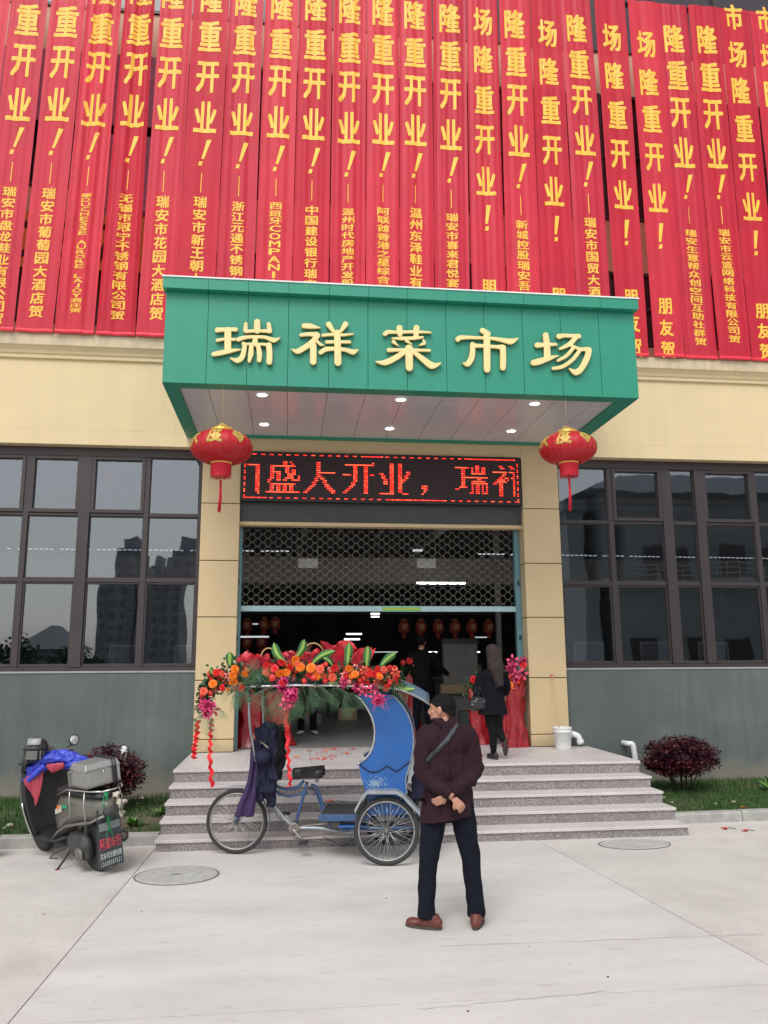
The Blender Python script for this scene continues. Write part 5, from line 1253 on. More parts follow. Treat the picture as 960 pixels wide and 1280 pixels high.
# back sheet, seat box, seat
mb = MB(); rp_ = rear[2:]
mb.grid(lambda u, v: (lambda t: (rp_[int(t)][0] * (1 - t % 1) + rp_[min(int(t) + 1, len(rp_) - 1)][0] * (t % 1), -.374 + .748 * u, rp_[int(t)][1] * (1 - t % 1) + rp_[min(int(t) + 1, len(rp_) - 1)][1] * (t % 1)))(v * (len(rp_) - 1.001)), 8, 30); loc(mb, 'hood_back', 'blueframe', solid=.006)
loc(MB().cbox(1.32, 1.68, -.37, .37, .45, .80, .01), 'seat_box', 'bluebody'); loc(MB().cbox(1.30, 1.66, -.36, .36, .80, .90, .03), 'seat_cushion', 'roofunder')
loc(MB().cbox(1.72, 2.02, -.30, .32, .925, .95, .008), 'rear_rack_board', 'palepink'); 
mb = MB()
for v in (-.28, 0, .3): mb.tube([(1.73, v, .93), (1.98, v, .93), (1.93, v, .55), (1.75, v, .50)], .008, 6)
loc(mb, 'rear_rack_frame', 'rust'); loc(MB().cbox(1.74, 1.96, -.26, .26, .56, .90, .03), 'rear_bundle', 'navy')
loc(MB().prism([(1.70, .72), (1.80, .90), (1.80, .92), (1.76, 1.14)], lambda a, b, d: (a, d, b), -.375, -.36), 'rear_flap', 'silverpaint')
# side mudguards over the rear wheels: faceted sheet
for s_ in (-1, 1):
    gp = [(1.195, .52), (1.27, .655), (1.32, .70), (1.60, .70), (1.66, .67), (1.83, .50)]
    mb = MB(); k = len(gp); a, b = s_ * .375, s_ * .53
    mb.add([(x, a, z) for x, z in gp] + [(x, b, z) for x, z in gp] + [(x * .985 + .0225, b, z - .032) for x, z in gp], [(i, i + 1, k + i + 1, k + i) for i in range(k - 1)] + [(k + i, k + i + 1, 2 * k + i + 1, 2 * k + i) for i in range(k - 1)])
    loc(mb, 'wheel_guard', 'silverpaint', solid=.004)
loc(MB().cbox(1.40, 1.58, -.30, -.16, .38, .58, .01), 'battery_box', 'greybox'); loc(MB().cbox(1.41, 1.57, -.302, -.301, .50, .575, .001), 'box_label', 'whiteplastic')
loc(MB().lathe([(0, -.06), (.10, -.06), (.11, 0), (.10, .06), (0, .06)], 20, Matrix.Translation((1.58, -.18, .24)) @ Matrix.Rotation(PI / 2, 4, 'X')), 'motor', 'engine')
mb = MB(); mb.tube([bb + Vector((.3, -.02, -.08)), bb + Vector((.5, -.02, -.17)), bb + Vector((.7, -.02, -.05)), (1.5, -.1, .2)], .004, 5); mb.tube([bb + Vector((-.2, 0, .15)), bb + Vector((0, 0, -.1)), bb + Vector((.45, -.05, -.16)), (1.4, -.1, .14)], .0035, 5); loc(mb, 'cable', 'black')
for u_, z_ in ((1.22, .14), (1.63, .19)): loc(MB().ell((u_, -.2, z_), (.03, .02, .02), nu=8, nv=5), 'red_reflector', 'ribbon')
# roof: long shallow sheet with a pale rolled edge
def roofz(u): return 1.665 + .03 * math.sin(max(0, min(1, (u + .28) / 1.9)) * PI) - (0 if u < 1.55 else (u - 1.55) ** 1.6 * .75) - (0 if u > 0 else .12 * u * u)
mb = MB(); mb.grid(lambda a, b: ((lambda u, v: (u, v * (.43 - .12 * max(0, (u - 1.6) / .33) ** 2 - .1 * max(0, (-.05 - u) / .25) ** 2), roofz(u) + .085 * (1 - v * v)))(-.29 + 2.22 * a, -1 + 2 * b)), 44, 14); loc(mb, 'roof', 'roofvinyl', solid=.008)
for s_ in (-1, 1): loc(MB().tube([(-.29 + 2.22 * k / 40, s_ * (.435 - .12 * max(0, (-.29 + 2.22 * k / 40 - 1.6) / .33) ** 2 - .1 * max(0, (-.05 - (-.29 + 2.22 * k / 40)) / .25) ** 2), roofz(-.29 + 2.22 * k / 40)) for k in range(41)], .012, 8), 'roof_edge_trim', 'chrome')
mb = MB(); mb.grid(lambda a, b: (.25 + 1.05 * a, (-1 + 2 * b) * .40, roofz(.25 + 1.05 * a) - .012 - .07 * abs(math.sin(a * PI * 4)) * (.4 + .6 * abs(-1 + 2 * b)) + .02), 36, 10); loc(mb, 'roof_lining', 'roofunder')
for s_ in (-.36, .36):
    bt([(.10, s_, 1.66), (.12, s_, 1.3), (.16, s_ * .6, .95), (.14, s_ * .2, .84)], .013, 'roof_post', 'silverpaint'); bt([(1.25, s_, 1.63), (1.40, s_, 1.45), (1.45, s_, .9)], .010, 'hood_bow', 'rust')

# clothes hung over the handlebar
def blob(mb, name, m, parent, voxel=.01, smooth=2, disp=0.0, ds=12.0, clips=(), world=True, aniso=(1, 1, 1), label=None):
    o = mb.build('tmp', m, None, weld=False, recalc=True)
    md = o.modifiers.new('r', 'REMESH'); md.mode = 'VOXEL'; md.voxel_size = voxel; md.adaptivity = 0
    dg = bpy.context.evaluated_depsgraph_get(); dg.update()
    me = bpy.data.meshes.new_from_object(o.evaluated_get(dg)); bpy.data.objects.remove(o)
    bm = bmesh.new(); bm.from_mesh(me)
    for _ in range(smooth): bmesh.ops.smooth_vert(bm, verts=bm.verts, factor=.5, use_axis_x=True, use_axis_y=True, use_axis_z=True)
    bm.normal_update()
    if disp:
        for v in bm.verts:
            q = Vector((v.co.x * aniso[0], v.co.y * aniso[1], v.co.z * aniso[2])) * ds
            v.co += v.normal * disp * (noise.noise(q) + .5 * noise.noise(q * 2.1))
    for co, no in clips:
        bmesh.ops.bisect_plane(bm, geom=bm.verts[:] + bm.edges[:] + bm.faces[:], plane_co=co, plane_no=no, clear_outer=True)
        es = [e for e in bm.edges if e.is_boundary]
        if es: bmesh.ops.holes_fill(bm, edges=es, sides=0)
    X = inv_of(parent) if world else Matrix.Identity(4); bm.transform(X)
    for f in bm.faces: f.smooth = True
    bm.to_mesh(me); bm.free(); me.name = name
    if not me.materials: me.materials.append(M[m])
    ob = bpy.data.objects.new(name, me); COL.objects.link(ob); ob.parent = parent
    if label: ob['label'] = label
    return ob
def L2W(p): p = Vector(p); return RO + p.x * _U + p.y * _V + Vector((0, 0, p.z))
jk = root('hanging_jacket', 'bundle of dark navy and black jackets hung over the rickshaw handlebar', 'jacket', L2W((.15, -.1, .95))[:])
mb = MB()
def hang(a, b, ra, rb, v=-.16):
    A, B_ = L2W(tl(*a, v)), L2W(tl(*b, v)); mb.tube([A, A.lerp(B_, .5) + Vector((.01, .01, 0)), B_], [ra, (ra + rb) / 2 * 1.1, rb], 14, sy=.8)
hang((326, 908), (345, 910), .045, .05); hang((325, 912), (322, 985), .055, .075); hang((336, 908), (334, 990), .065, .085); hang((345, 912), (344, 975), .055, .07, -.2)
hang((334, 985), (337, 1008), .06, .035, -.12); hang((322, 985), (326, 1000), .05, .03)
blob(mb, 'jacket_body', 'navy', jk, .010, 2, .04, 20, aniso=(1.1, 1, .28))
mb = MB(); hang((350, 905), (351, 945), .035, .05, -.25); hang((351, 945), (346, 972), .05, .03, -.25)
blob(mb, 'black_sleeve', 'blackcloth', jk, .010, 2, .03, 20, aniso=(1, 1, .4))
cap_ = root('hanging_helmet', 'small dark blue helmet hanging by its strap beside the jackets', 'helmet', L2W(tl(330, 945, -.27))[:])
MB().ell(L2W(tl(329, 946, -.27)), (.085, .075, .075), nu=18, nv=12).build('shell', 'navy', cap_); MB().tube([L2W(tl(329, 940, -.27)), L2W(tl(332, 925, -.22)), L2W(tl(333, 912, -.15))], .006, 5).build('strap', 'black', cap_)
pc = root('purple_cloth', 'long purple cloth hanging from the handlebar down to the front wheel', 'cloth', L2W((.12, -.15, .7))[:])
cen = [(318, 925), (318, 940), (317, 958), (315, 975), (312, 992), (308, 1006), (305, 1021)]; wd = [.04, .05, .055, .06, .085, .11, .12]
mb = MB()
def pcl(u, v):
    t = v * (len(cen) - 1.001); i = int(t); f = t - i; c = tl(cen[i][0] * (1 - f) + cen[i + 1][0] * f, cen[i][1] * (1 - f) + cen[i + 1][1] * f, -.2); w_ = wd[i] * (1 - f) + wd[i + 1] * f
    return L2W(c + Vector(((u - .5) * w_ * 1.6, .022 * math.sin(u * 11 + v * 3), 0)))
mb.grid(pcl, 18, 30); mb.build('cloth', 'purple', pc, solid=.006)

# ================================================================== FLOWER GARLAND ON THE RICKSHAW ROOF
gar = root('flower_garland', 'long floral garland of orange and red blooms and palm leaves over the rickshaw roof', 'flower arrangement', L2W((.6, -.4, 1.7))[:])
def mesh_rose(m, r=.045):
    mb = MB(); random.seed(3)
    for ring_, (n, rr, zz, tilt) in enumerate(((6, 1.0, 0, .35), (6, .78, .25, .8), (5, .52, .42, 1.15), (4, .28, .5, 1.4))):
        for k in range(n):
            a = 2 * PI * k / n + ring_ * .6; ca, sa = math.cos(a), math.sin(a); w_ = r * .62 * rr ** .5
            base = Vector((ca * r * .18, -r * zz * .2, sa * r * .18)); out_ = Vector((ca, 0, sa)); sd_ = Vector((-sa, 0, ca)); ft = Vector((0, -1, 0))
            mid = base + out_ * r * rr * .55 + ft * r * (.12 + zz * .7); tip = base + out_ * r * rr * .86 + ft * r * (.05 + zz * .9)
            mb.add([base - sd_ * w_ * .3, base + sd_ * w_ * .3, mid + sd_ * w_, mid - sd_ * w_, tip + sd_ * w_ * .6, tip - sd_ * w_ * .6, tip + out_ * r * .06], [(0, 1, 2, 3), (3, 2, 4, 5), (5, 4, 6)], sm=True)
    mb.ell((0, -r * .35, 0), (r * .25, r * .3, r * .25), nu=8, nv=5)
    return mb.mesh('rose', m, None, False, recalc=False)
def mesh_gerbera(m, r=.045):
    mb = MB()
    for k in range(26):
        a = 2 * PI * k / 13 + (.24 if k >= 13 else 0); s_ = 1 if k < 13 else .72; out_ = Vector((math.cos(a), 0, math.sin(a))); sd_ = Vector((-math.sin(a), 0, math.cos(a))); y0 = -.004 - (.006 if k >= 13 else 0)
        mb.add([out_ * r * .15 + Vector((0, y0 - .006, 0)), out_ * r * s_ * .6 + sd_ * r * .14 + Vector((0, y0, 0)), out_ * r * s_ + Vector((0, y0 + .006, 0)), out_ * r * s_ * .6 - sd_ * r * .14 + Vector((0, y0, 0))], [(0, 1, 2, 3)], sm=True)
    mb.ell((0, -.01, 0), (r * .2, r * .16, r * .2), nu=8, nv=5, mi=1)
    return mb.mesh('gerbera', [m, 'goldprint'], None, False, recalc=False)
def mesh_lily(m, r=.07, n=6):
    mb = MB()
    for k in range(n):
        a = 2 * PI * k / n; out_ = Vector((math.cos(a), 0, math.sin(a))); sd_ = Vector((-math.sin(a), 0, math.cos(a))); f = Vector((0, -1, 0))
        p0, p1, p2, p3 = out_ * .004, out_ * r * .45 + f * r * .5, out_ * r * .85 + f * r * .55, out_ * r * 1.1 + f * r * .3
        mb.add([p0, p1 - sd_ * r * .2, p1 + sd_ * r * .2, p2 - sd_ * r * .19, p2 + sd_ * r * .19, p3], [(0, 1, 2), (1, 2, 4, 3), (3, 4, 5)], sm=True)
    return mb.mesh('lily', m, None, False, recalc=False)
FM = {'o': mesh_rose('orange', .047), 'r': mesh_gerbera('redpetal', .046), 'R': mesh_rose('redpetal', .044), 'c': mesh_lily('coral', .05), 'p': mesh_lily('palepink', .05), 'm': mesh_lily('magenta', .07, 8), 'k': mesh_lily('pink', .075, 5), 's': mesh_rose('coral', .042)}
random.seed(11)
def fl(px, py, kind, v=None, s=None, parent=gar, origin=None, nm=None):
    v = random.uniform(-.56, -.48) if v is None else v
    w_ = L2W(tl(px, py, v)) if origin is None else origin
    o = inst(nm or {'o': 'orange_rose', 'r': 'red_gerbera', 'R': 'red_rose', 'c': 'coral_flower', 'p': 'pale_pink_flower', 'm': 'magenta_flower', 'k': 'pink_flower', 's': 'coral_rose'}[kind], FM[kind], parent, inv_of(parent) @ w_, (random.uniform(-.7, .25), random.uniform(0, 6), random.uniform(-.6, .6) ), [s or random.uniform(.72, 1.0)] * 3)
    return o
Z7 = lambda x, y: (230 + x / 2.909, 780 + y / 2.909)
for x, y, k in ((105,218,'o'),(180,213,'o'),(185,165,'o'),(178,187,'o'),(222,182,'o'),(350,180,'o'),(373,177,'o'),(405,130,'o'),(423,157,'o'),(483,187,'o'),(462,160,'o'),(600,163,'o'),(622,183,'o'),(712,190,'o'),(727,165,'s'),(700,205,'c'),(510,190,'s'),
                (320,195,'r'),(437,207,'r'),(355,140,'R'),(330,163,'R'),(385,160,'R'),(415,148,'s'),(455,185,'R'),(472,195,'r'),(535,172,'r'),(547,160,'R'),(140,232,'R'),(118,178,'R'),(72,245,'s'),(68,258,'R'),(95,252,'r'),(140,182,'s'),(652,168,'c'),(672,178,'R'),(655,195,'r'),(690,183,'R'),(750,213,'r'),(775,190,'R'),(640,205,'r'),(515,207,'r'),(355,215,'R'),(158,188,'p'),(735,230,'R'),(585,190,'R'),(540,195,'s'),(300,150,'R'),(770,175,'c'),(300,175,'s'),(495,165,'s'),
                (95,288,'m'),(80,305,'m'),(105,312,'k'),(88,325,'m'),(70,292,'m'),(385,258,'m'),(400,250,'m'),(372,290,'k'),(385,283,'k'),(392,265,'m'),(640,238,'k'),(660,245,'k'),(690,262,'k'),(700,280,'m'),(715,272,'m'),(575,215,'m'),(620,232,'m'),(352,228,'m'),(360,212,'m'),(690,235,'m')):
    fl(*Z7(x, y), k)
for i in range(130):
    x, y = random.choice(((random.uniform(90, 230), random.uniform(165, 240)), (random.uniform(300, 560), random.uniform(140, 215)), (random.uniform(570, 790), random.uniform(155, 225)), (random.uniform(570, 790), random.uniform(155, 225))))
    fl(*Z7(x, y), random.choice('RRcrsRop'), random.uniform(-.50, -.38), random.uniform(.4, .72))
# broad dark leaves filling the band
band = [Z7(*q) for q in ((60, 300), (75, 250), (105, 215), (150, 190), (200, 190), (255, 215), (320, 185), (385, 170), (450, 180), (520, 190), (600, 180), (670, 185), (740, 200), (790, 215))]
mb = MB(); n_l = 0
for i in range(2200):
    t = random.uniform(0, len(band) - 1.001); k = int(t); f = t - k
    px = band[k][0] * (1 - f) + band[k + 1][0] * f + random.gauss(0, 3); py = band[k][1] * (1 - f) + band[k + 1][1] * f + random.gauss(0, 6.5) * (1.25 if k < 5 else 1)
    p = L2W(tl(px, py, random.uniform(-.50, -.28))); a = random.uniform(0, 2 * PI); el = random.uniform(-.9, 1.0); l = random.uniform(.03, .07)
    e = Vector((math.cos(a) * math.cos(el), math.sin(a) * math.cos(el), math.sin(el))) * l; g_ = e.cross(Vector((random.uniform(-1, 1), random.uniform(-1, 1), random.uniform(-1, 1)))).normalized() * l * .34
    mb.add([p, p + e * .5 + g_, p + e, p + e * .5 - g_], [(0, 1, 2, 3)], sm=True)
o = mb.build('small_leaves', 'leaf', gar, recalc=False, weld=False); o['kind'] = 'stuff'
# striped upright leaves
def sleaf(a, b, wpx, bend=0.0, v=-.42):
    A = L2W(tl(*Z7(*a), v)); B_ = L2W(tl(*Z7(*b), v)); d = B_ - A; sd_ = Vector((d.z, 0, -d.x)).normalized(); L_ = d.length; w_ = wpx / 2.909 / 119 * .5; n = 10; vs = []
    for k in range(n + 1):
        t = k / n; c = A + d * t + sd_ * bend * math.sin(t * PI) * L_ + Vector((0, -.04 * t * t, 0)); ww = w_ * (.45 + .75 * math.sin(min(1, t * 1.25) * PI / 2)) * (1 if t < .75 else max(.06, ((1 - t) / .25) ** .6))
        for j, q in enumerate((-1, -.38, 0, .38, 1)): vs.append(c + sd_ * ww * q + Vector((0, .012 * (abs(q)) , 0)))
    mb = MB(); 
    for k in range(n):
        for j in range(4): mb_i = 1 if j in (1, 2) else 0; mb.f.append([k * 5 + j, k * 5 + j + 1, k * 5 + 6 + j, k * 5 + 5 + j]); mb.mi.append(mb_i); mb.sm.append(True)
    mb.v = vs; mb.build('striped_leaf', ['leafedge', 'leafstripe'], gar, recalc=False)
for a, b, w_, bd in (((166,158),(167,102),26,0),((372,142),(326,68),26,-.12),((404,125),(438,56),24,.10),((466,145),(550,98),22,-.1),((540,150),(505,122),16,.1),((592,158),(600,68),26,.02),((664,160),(668,80),26,0),((712,160),(770,104),24,-.06),((128,178),(95,158),20,-.3),((760,220),(840,235),18,.1),((600,235),(520,215),14,.1)): sleaf(a, b, w_, bd)
# palm fronds
def frond(a, b, n, ll, droop=.3, v=-.50, m='palm', spread=1.0):
    ll *= 1.15; n = int(n * .5)
    A = L2W(tl(*Z7(*a), v)); B_ = L2W(tl(*Z7(*b), v - .03)); d = B_ - A; L_ = d.length; sd_ = Vector((d.z, 0, -d.x)).normalized(); mb = MB()
    rach = [A + d * t + Vector((0, -.03 * math.sin(t * PI), -droop * .0)) for t in [k / 10 for k in range(11)]]
    mb.tube(rach, [.004 * (1 - k / 12) for k in range(11)], 4)
    for k in range(n):
        t = .08 + .9 * k / n; c = A + d * t + Vector((0, -.03 * math.sin(t * PI), 0)); l = ll * (.55 + .6 * math.sin(min(1, t * 1.1) * PI * .9)) * random.uniform(.9, 1.08)
        for s_ in (-1, 1):
            dr = (d.normalized() * .5 + sd_ * s_ * .9 * spread + Vector((0, random.uniform(-.15, .15), 0))).normalized(); tip = c + dr * l + Vector((0, 0, -droop * l)); mid = c + dr * l * .45 + Vector((0, 0, .1 * l)); w_ = .0027
            g_ = Vector((-dr.z, 0, dr.x)).normalized() * w_
            mb.add([c, mid + g_, tip, mid - g_], [(0, 1, 2, 3)], sm=True)
    mb.build('palm_frond', m, gar, recalc=False, weld=False)
for a, b, n, ll, dr in (((345,235),(275,300),22,.17,.3),((350,240),(300,325),20,.16,.3),((360,250),(405,350),22,.15,.2),((385,240),(345,345),18,.14,.3),((430,220),(455,305),22,.17,.2),((470,220),(500,290),20,.15,.2),((540,232),(575,285),18,.12,.2),((590,250),(625,315),20,.13,.2),((210,220),(280,150),24,.13,.1),((200,230),(165,290),16,.12,.2),((190,235),(215,300),18,.13,.2),((240,225),(170,255),18,.12,.3),((85,320),(62,395),24,.15,.25),((100,300),(122,350),18,.13,.3),((70,300),(45,330),14,.10,.3),((270,225),(230,165),16,.12,0),((760,225),(820,262),14,.10,.2),((670,235),(735,262),16,.11,.2)): frond(a, b, n, ll, dr)
for a, b in (((690, 262), (745, 285)), ((105, 300), (60, 290)), ((360, 230), (330, 215)), ((700, 270), (705, 300))): frond(a, b, 6, .09, .1, -.54, 'magenta', .5)
# red ribbons
def ribbon(pts, w_, parent, v=-.52, nm='ribbon'):
    P = [L2W(tl(*Z7(*q), v)) for q in pts]; mb = MB(); n = 60; vs = []
    for k in range(n + 1):
        t = k / n * (len(P) - 1.001); i = int(t); f = t - i; c = P[i].lerp(P[i + 1], f) + Vector((.010 * math.sin(k * .9), .02 * math.sin(k * .55), 0)); tw = .5 * math.sin(k * .16)
        e = Vector((math.cos(tw), math.sin(tw), .12 * math.sin(k * .9))) * w_ * .5 * (.85 + .15 * math.sin(k * .9 + 1)); vs += [c - e, c, c + e]
    mb.add(vs, [(3 * k + j, 3 * k + j + 1, 3 * k + j + 4, 3 * k + j + 3) for k in range(n) for j in (0, 1)], sm=True)
    mb.build(nm, 'ribbon', parent, recalc=False)
ribbon([(50, 350), (45, 410), (38, 450), (36, 492)], .055, gar); ribbon([(98, 345), (97, 400), (94, 480), (102, 595)], .045, gar)
ribbon([(370, 320), (375, 400), (378, 470), (382, 530), (388, 585), (372, 597)], .04, gar); ribbon([(366, 320), (372, 380), (380, 440)], .035, gar, -.48)
# red wrapping paper and wicker hoops lying on the roof
def wrap(c, rx, rz, lab, seed, tilt=0.0, top=1.0, parent=None, nm='red_wrapping'):
    t = parent or root(nm, lab, 'wrapping', c[:], group='red cellophane bundles on the rickshaw roof'); mb = MB(); N = 40
    def fn(u, v):
        a = u * 2 * PI; r = .18 + .82 * v ** .8; z = v * rz * 1.05 * (1.0 + .14 * math.sin(a * 3 + seed) * v + .35 * noise.noise(Vector((math.cos(a) * 2, math.sin(a) * 2, seed)))) * top
        q = 1 + .45 * noise.noise(Vector((math.cos(a) * 2.5, math.sin(a) * 2.5 + v * 2.5, seed))) + .12 * noise.noise(Vector((math.cos(a) * 7, math.sin(a) * 7 + v * 5, seed)))
        return Vector((c[0] + math.cos(a) * rx * r * q + tilt * z, c[1] + math.sin(a) * rx * .7 * r * q, c[2] + z))
    mb.grid(fn, N, 12); return mb.build('cellophane', 'wrap', t, recalc=False, weld=False)
for (x, y, v, rx, rz, s_, tl_, lab) in ((240,185,.0,.16,.19,1,.2,'red cellophane bundle on the roof front, between the two leaf groups'),(300,180,.05,.15,.15,2,0,'red cellophane bundle on the roof behind the first striped leaf'),(380,170,.1,.16,.17,3,0,'red cellophane bundle on the roof under the small wicker hoops'),(450,165,.12,.19,.17,4,-.1,'red cellophane bundle on the roof under the large wicker hoop'),(575,165,.05,.16,.26,5,-.2,'tall pale red cellophane bundle on the roof behind the single upright leaf'),(630,170,.1,.12,.20,6,.3,'red cellophane bundle on the roof right of the tall one')):
    wrap(L2W(tl(*Z7(x, y), v)), rx, rz, lab, s_, tl_)
def hoop(x0, x1, y0, y1, v, lab):
    a = L2W(tl(*Z7(x0, y0), v)); b = L2W(tl(*Z7(x1, y0), v)); top = L2W(tl(*Z7((x0 + x1) / 2, y1), v)); h = top.z - a.z; t = root('wicker_handle', lab, 'basket handle', a[:], group='wicker hoops over the rickshaw roof')
    P = lambda q, y_: Vector(((a.x + b.x) / 2 - (b.x - a.x) / 2 * math.cos(q), a.y + y_, a.z + h * math.sin(q)))
    for y_ in (-.05, .05): MB().tube([P(PI * k / 16, y_) for k in range(17)], .007, 6).build('hoop', 'wicker', t)
    for k in range(1, 15): MB().tube([P(PI * k / 16, -.05 if k % 2 else .05), P(PI * (k + 1) / 16, .05 if k % 2 else -.05)], .004, 5).build('lace', 'wicker', t)
hoop(280, 335, 125, 88, .05, 'small wicker hoop over the red bundle at the left of the roof'); hoop(430, 510, 118, 70, .1, 'large laced wicker hoop over the middle of the rickshaw roof')

# ================================================================== FLOWER BASKETS AT THE DOOR
def basket(px, pyb, Y, H, rx, lab, flowers, dim=False):
    b = at(px, pyb, Y); b.z = .665; t = root('flower_basket', lab, 'flower basket', b[:], group='red wrapped flower baskets around the doorway')
    mb = MB(); s_ = random.uniform(0, 9)
    def fn(u, v):
        a = u * 2 * PI; r = rx * (1.0 - .30 * math.sin(min(1, v / .5) * PI / 2) + .35 * max(0, v - .5)) * (1 + .38 * noise.noise(Vector((math.cos(a) * 2, math.sin(a) * 2 + s_, v * 3))) + .2 * noise.noise(Vector((math.cos(a) * 6, math.sin(a) * 6 + s_, v * 4))))
        return Vector((b.x + math.cos(a) * r, b.y + math.sin(a) * r * .7, .667 + v * H * .66 * (1 + .07 * math.sin(a * 7 + s_) * v)))
    mb.grid(fn, 48, 18); mb.build('cellophane', 'wrapshade', t, recalc=False, weld=False)
    mb = MB()
    for i in range(150):
        d = Vector((random.gauss(0, .5), random.gauss(0, .35), random.gauss(0, .5))); p = b + Vector((d.x * rx * .9, d.y * rx * .6, H * .70 + d.z * H * .14)); a = random.uniform(0, 6.28); el = random.uniform(-.3, 1.2); l = random.uniform(.05, .13)
        e = Vector((math.cos(a) * math.cos(el), math.sin(a) * math.cos(el), math.sin(el))) * l; g_ = e.cross(Vector((0, 1, .3))).normalized() * l * .2
        mb.add([p, p + e * .5 + g_, p + e, p + e * .5 - g_], [(0, 1, 2, 3)], sm=True)
    mb.build('leaves', 'leaf', t, recalc=False, weld=False)['kind'] = 'stuff'
    for k, dx, dz in flowers: fl(0, 0, k, s=1.3, parent=t, origin=b + Vector((dx, -rx * .55, dz)))
basket(645, 934, 12.25, 1.42, .20, 'tall red wrapped flower basket standing against the right door rail', (('m', -.08, 1.18), ('k', .02, 1.10), ('k', .10, 1.06), ('R', .08, 1.0), ('r', -.12, 1.02), ('o', -.10, .90), ('k', 0, 1.02), ('c', -.09, .86), ('R', .12, 1.2), ('k', -.03, 1.26), ('r', .04, .95), ('m', .10, 1.28)))
basket(600, 930, 12.75, 1.2, .18, 'red wrapped flower basket half hidden behind the woman', (('R', -.1, .98), ('r', .02, .92), ('s', -.05, .85)))
basket(309, 930, 12.95, 1.3, .30, 'dark red wrapped basket just inside the left door edge', (('R', 0, 1.0), ('r', -.1, .95)))
basket(345, 931, 13.1, 1.3, .28, 'dark red wrapped basket inside the door behind the hanging jackets', (('R', 0, 1.0), ('r', .1, .92)))
basket(512, 931, 14.2, 1.5, .25, 'distant red flower basket behind the rickshaw hood', (('R', 0, 1.28), ('s', .1, 1.2), ('r', -.12, 1.25)))

# ================================================================== PEOPLE
def hand(mb, w_, d, back, curl=1.0, s=1.0, thumb=1):
    """w_ wrist, d pointing direction, back normal of the back of the hand; five separate fingers"""
    w_ = Vector(w_); d = Vector(d).normalized(); back = Vector(back); back = (back - d * back.dot(d)).normalized(); side = d.cross(back)
    k = .085 * s
    for q in (-.030, -.010, .010, .030): mb.tube([w_ + side * q * s * .55, w_ + d * k + side * q * s], [.014 * s, .013 * s], 8)
    for q, l in ((-.033, .80), (-.011, .98), (.011, 1.0), (.033, .88)):
        p = w_ + d * k + side * q * s; a = 0; pts = [p]; dd = d.copy()
        for j, seg in enumerate((.034, .024, .019)):
            a = curl * (.75, .85, .6)[j]; dd = (dd * math.cos(a) - back * math.sin(a)); bk_ = None
            # rotate in the curl plane
            pts.append(pts[-1] + dd.normalized() * seg * l * s); back_n = (back * math.cos(a) + d * math.sin(a)); 
        mb.tube(pts, [.0092 * s, .0088 * s, .008 * s, .0068 * s], 8)
    t0 = w_ + d * .028 * s - side * thumb * .026 * s; t1 = t0 + (d * .6 - side * thumb * .75 - back * .25).normalized() * .036 * s; t2 = t1 + (d * .9 - side * thumb * .1 - back * .5).normalized() * .030 * s
    mb.tube([t0, t1, t2], [.013 * s, .0105 * s, .008 * s], 8)
def headshape(mb, c, f, s=1.0):
    c = Vector(c); f = Vector(f).normalized(); sd_ = Vector((0, 0, 1)).cross(f).normalized(); X = Matrix((sd_, f, Vector((0, 0, 1)))).transposed().to_4x4()
    g_ = lambda a, b, d: c + sd_ * a * s + f * b * s + Vector((0, 0, d * s))
    mb.ell(g_(0, -.012, .022), (.076 * s, .094 * s, .090 * s), X, 20, 14)
    mb.ell(g_(0, .028, -.042), (.056 * s, .058 * s, .070 * s), X, 16, 12); mb.ell(g_(0, .050, -.088), (.030 * s, .028 * s, .022 * s), X, 12, 8)
    mb.tube([g_(0, .080, .018), g_(0, .098, -.020), g_(0, .088, -.030)], [.010 * s, .015 * s, .013 * s], 8)      # nose
    mb.ell(g_(0, .076, .034), (.050 * s, .014 * s, .010 * s), X, 12, 6)                                          # brow
    mb.ell(g_(0, .078, -.052), (.024 * s, .012 * s, .006 * s), X, 10, 6); mb.ell(g_(0, .077, -.064), (.022 * s, .012 * s, .007 * s), X, 10, 6)   # lips
    for q in (-1, 1):
        mb.ell(g_(q * .078, -.004, -.004), (.010 * s, .019 * s, .033 * s), X, 10, 8)                              # ears
        mb.ell(g_(q * .040, .056, -.015), (.020 * s, .020 * s, .016 * s), X, 10, 8)                               # cheeks
    return g_, X
def facebits(c, f, s, body, g_, X):
    mb = MB()
    for q in (-1, 1): mb.ell(g_(q * .031, .079, .012), (.011 * s, .003 * s, .0035 * s), X, 10, 6)
    mb.build('eyes', 'whiteplastic', body)
    mb = MB()
    for q in (-1, 1): mb.ell(g_(q * .031, .0815, .012), (.006 * s, .002 * s, .004 * s), X, 8, 5)
    mb.build('pupils', 'dark', body)
    mb = MB()
    for q in (-1, 1): mb.tube([g_(q * .016, .090, .032), g_(q * .034, .088, .037), g_(q * .052, .074, .032)], .0035, 5)
    mb.build('eyebrows', 'hair', body)

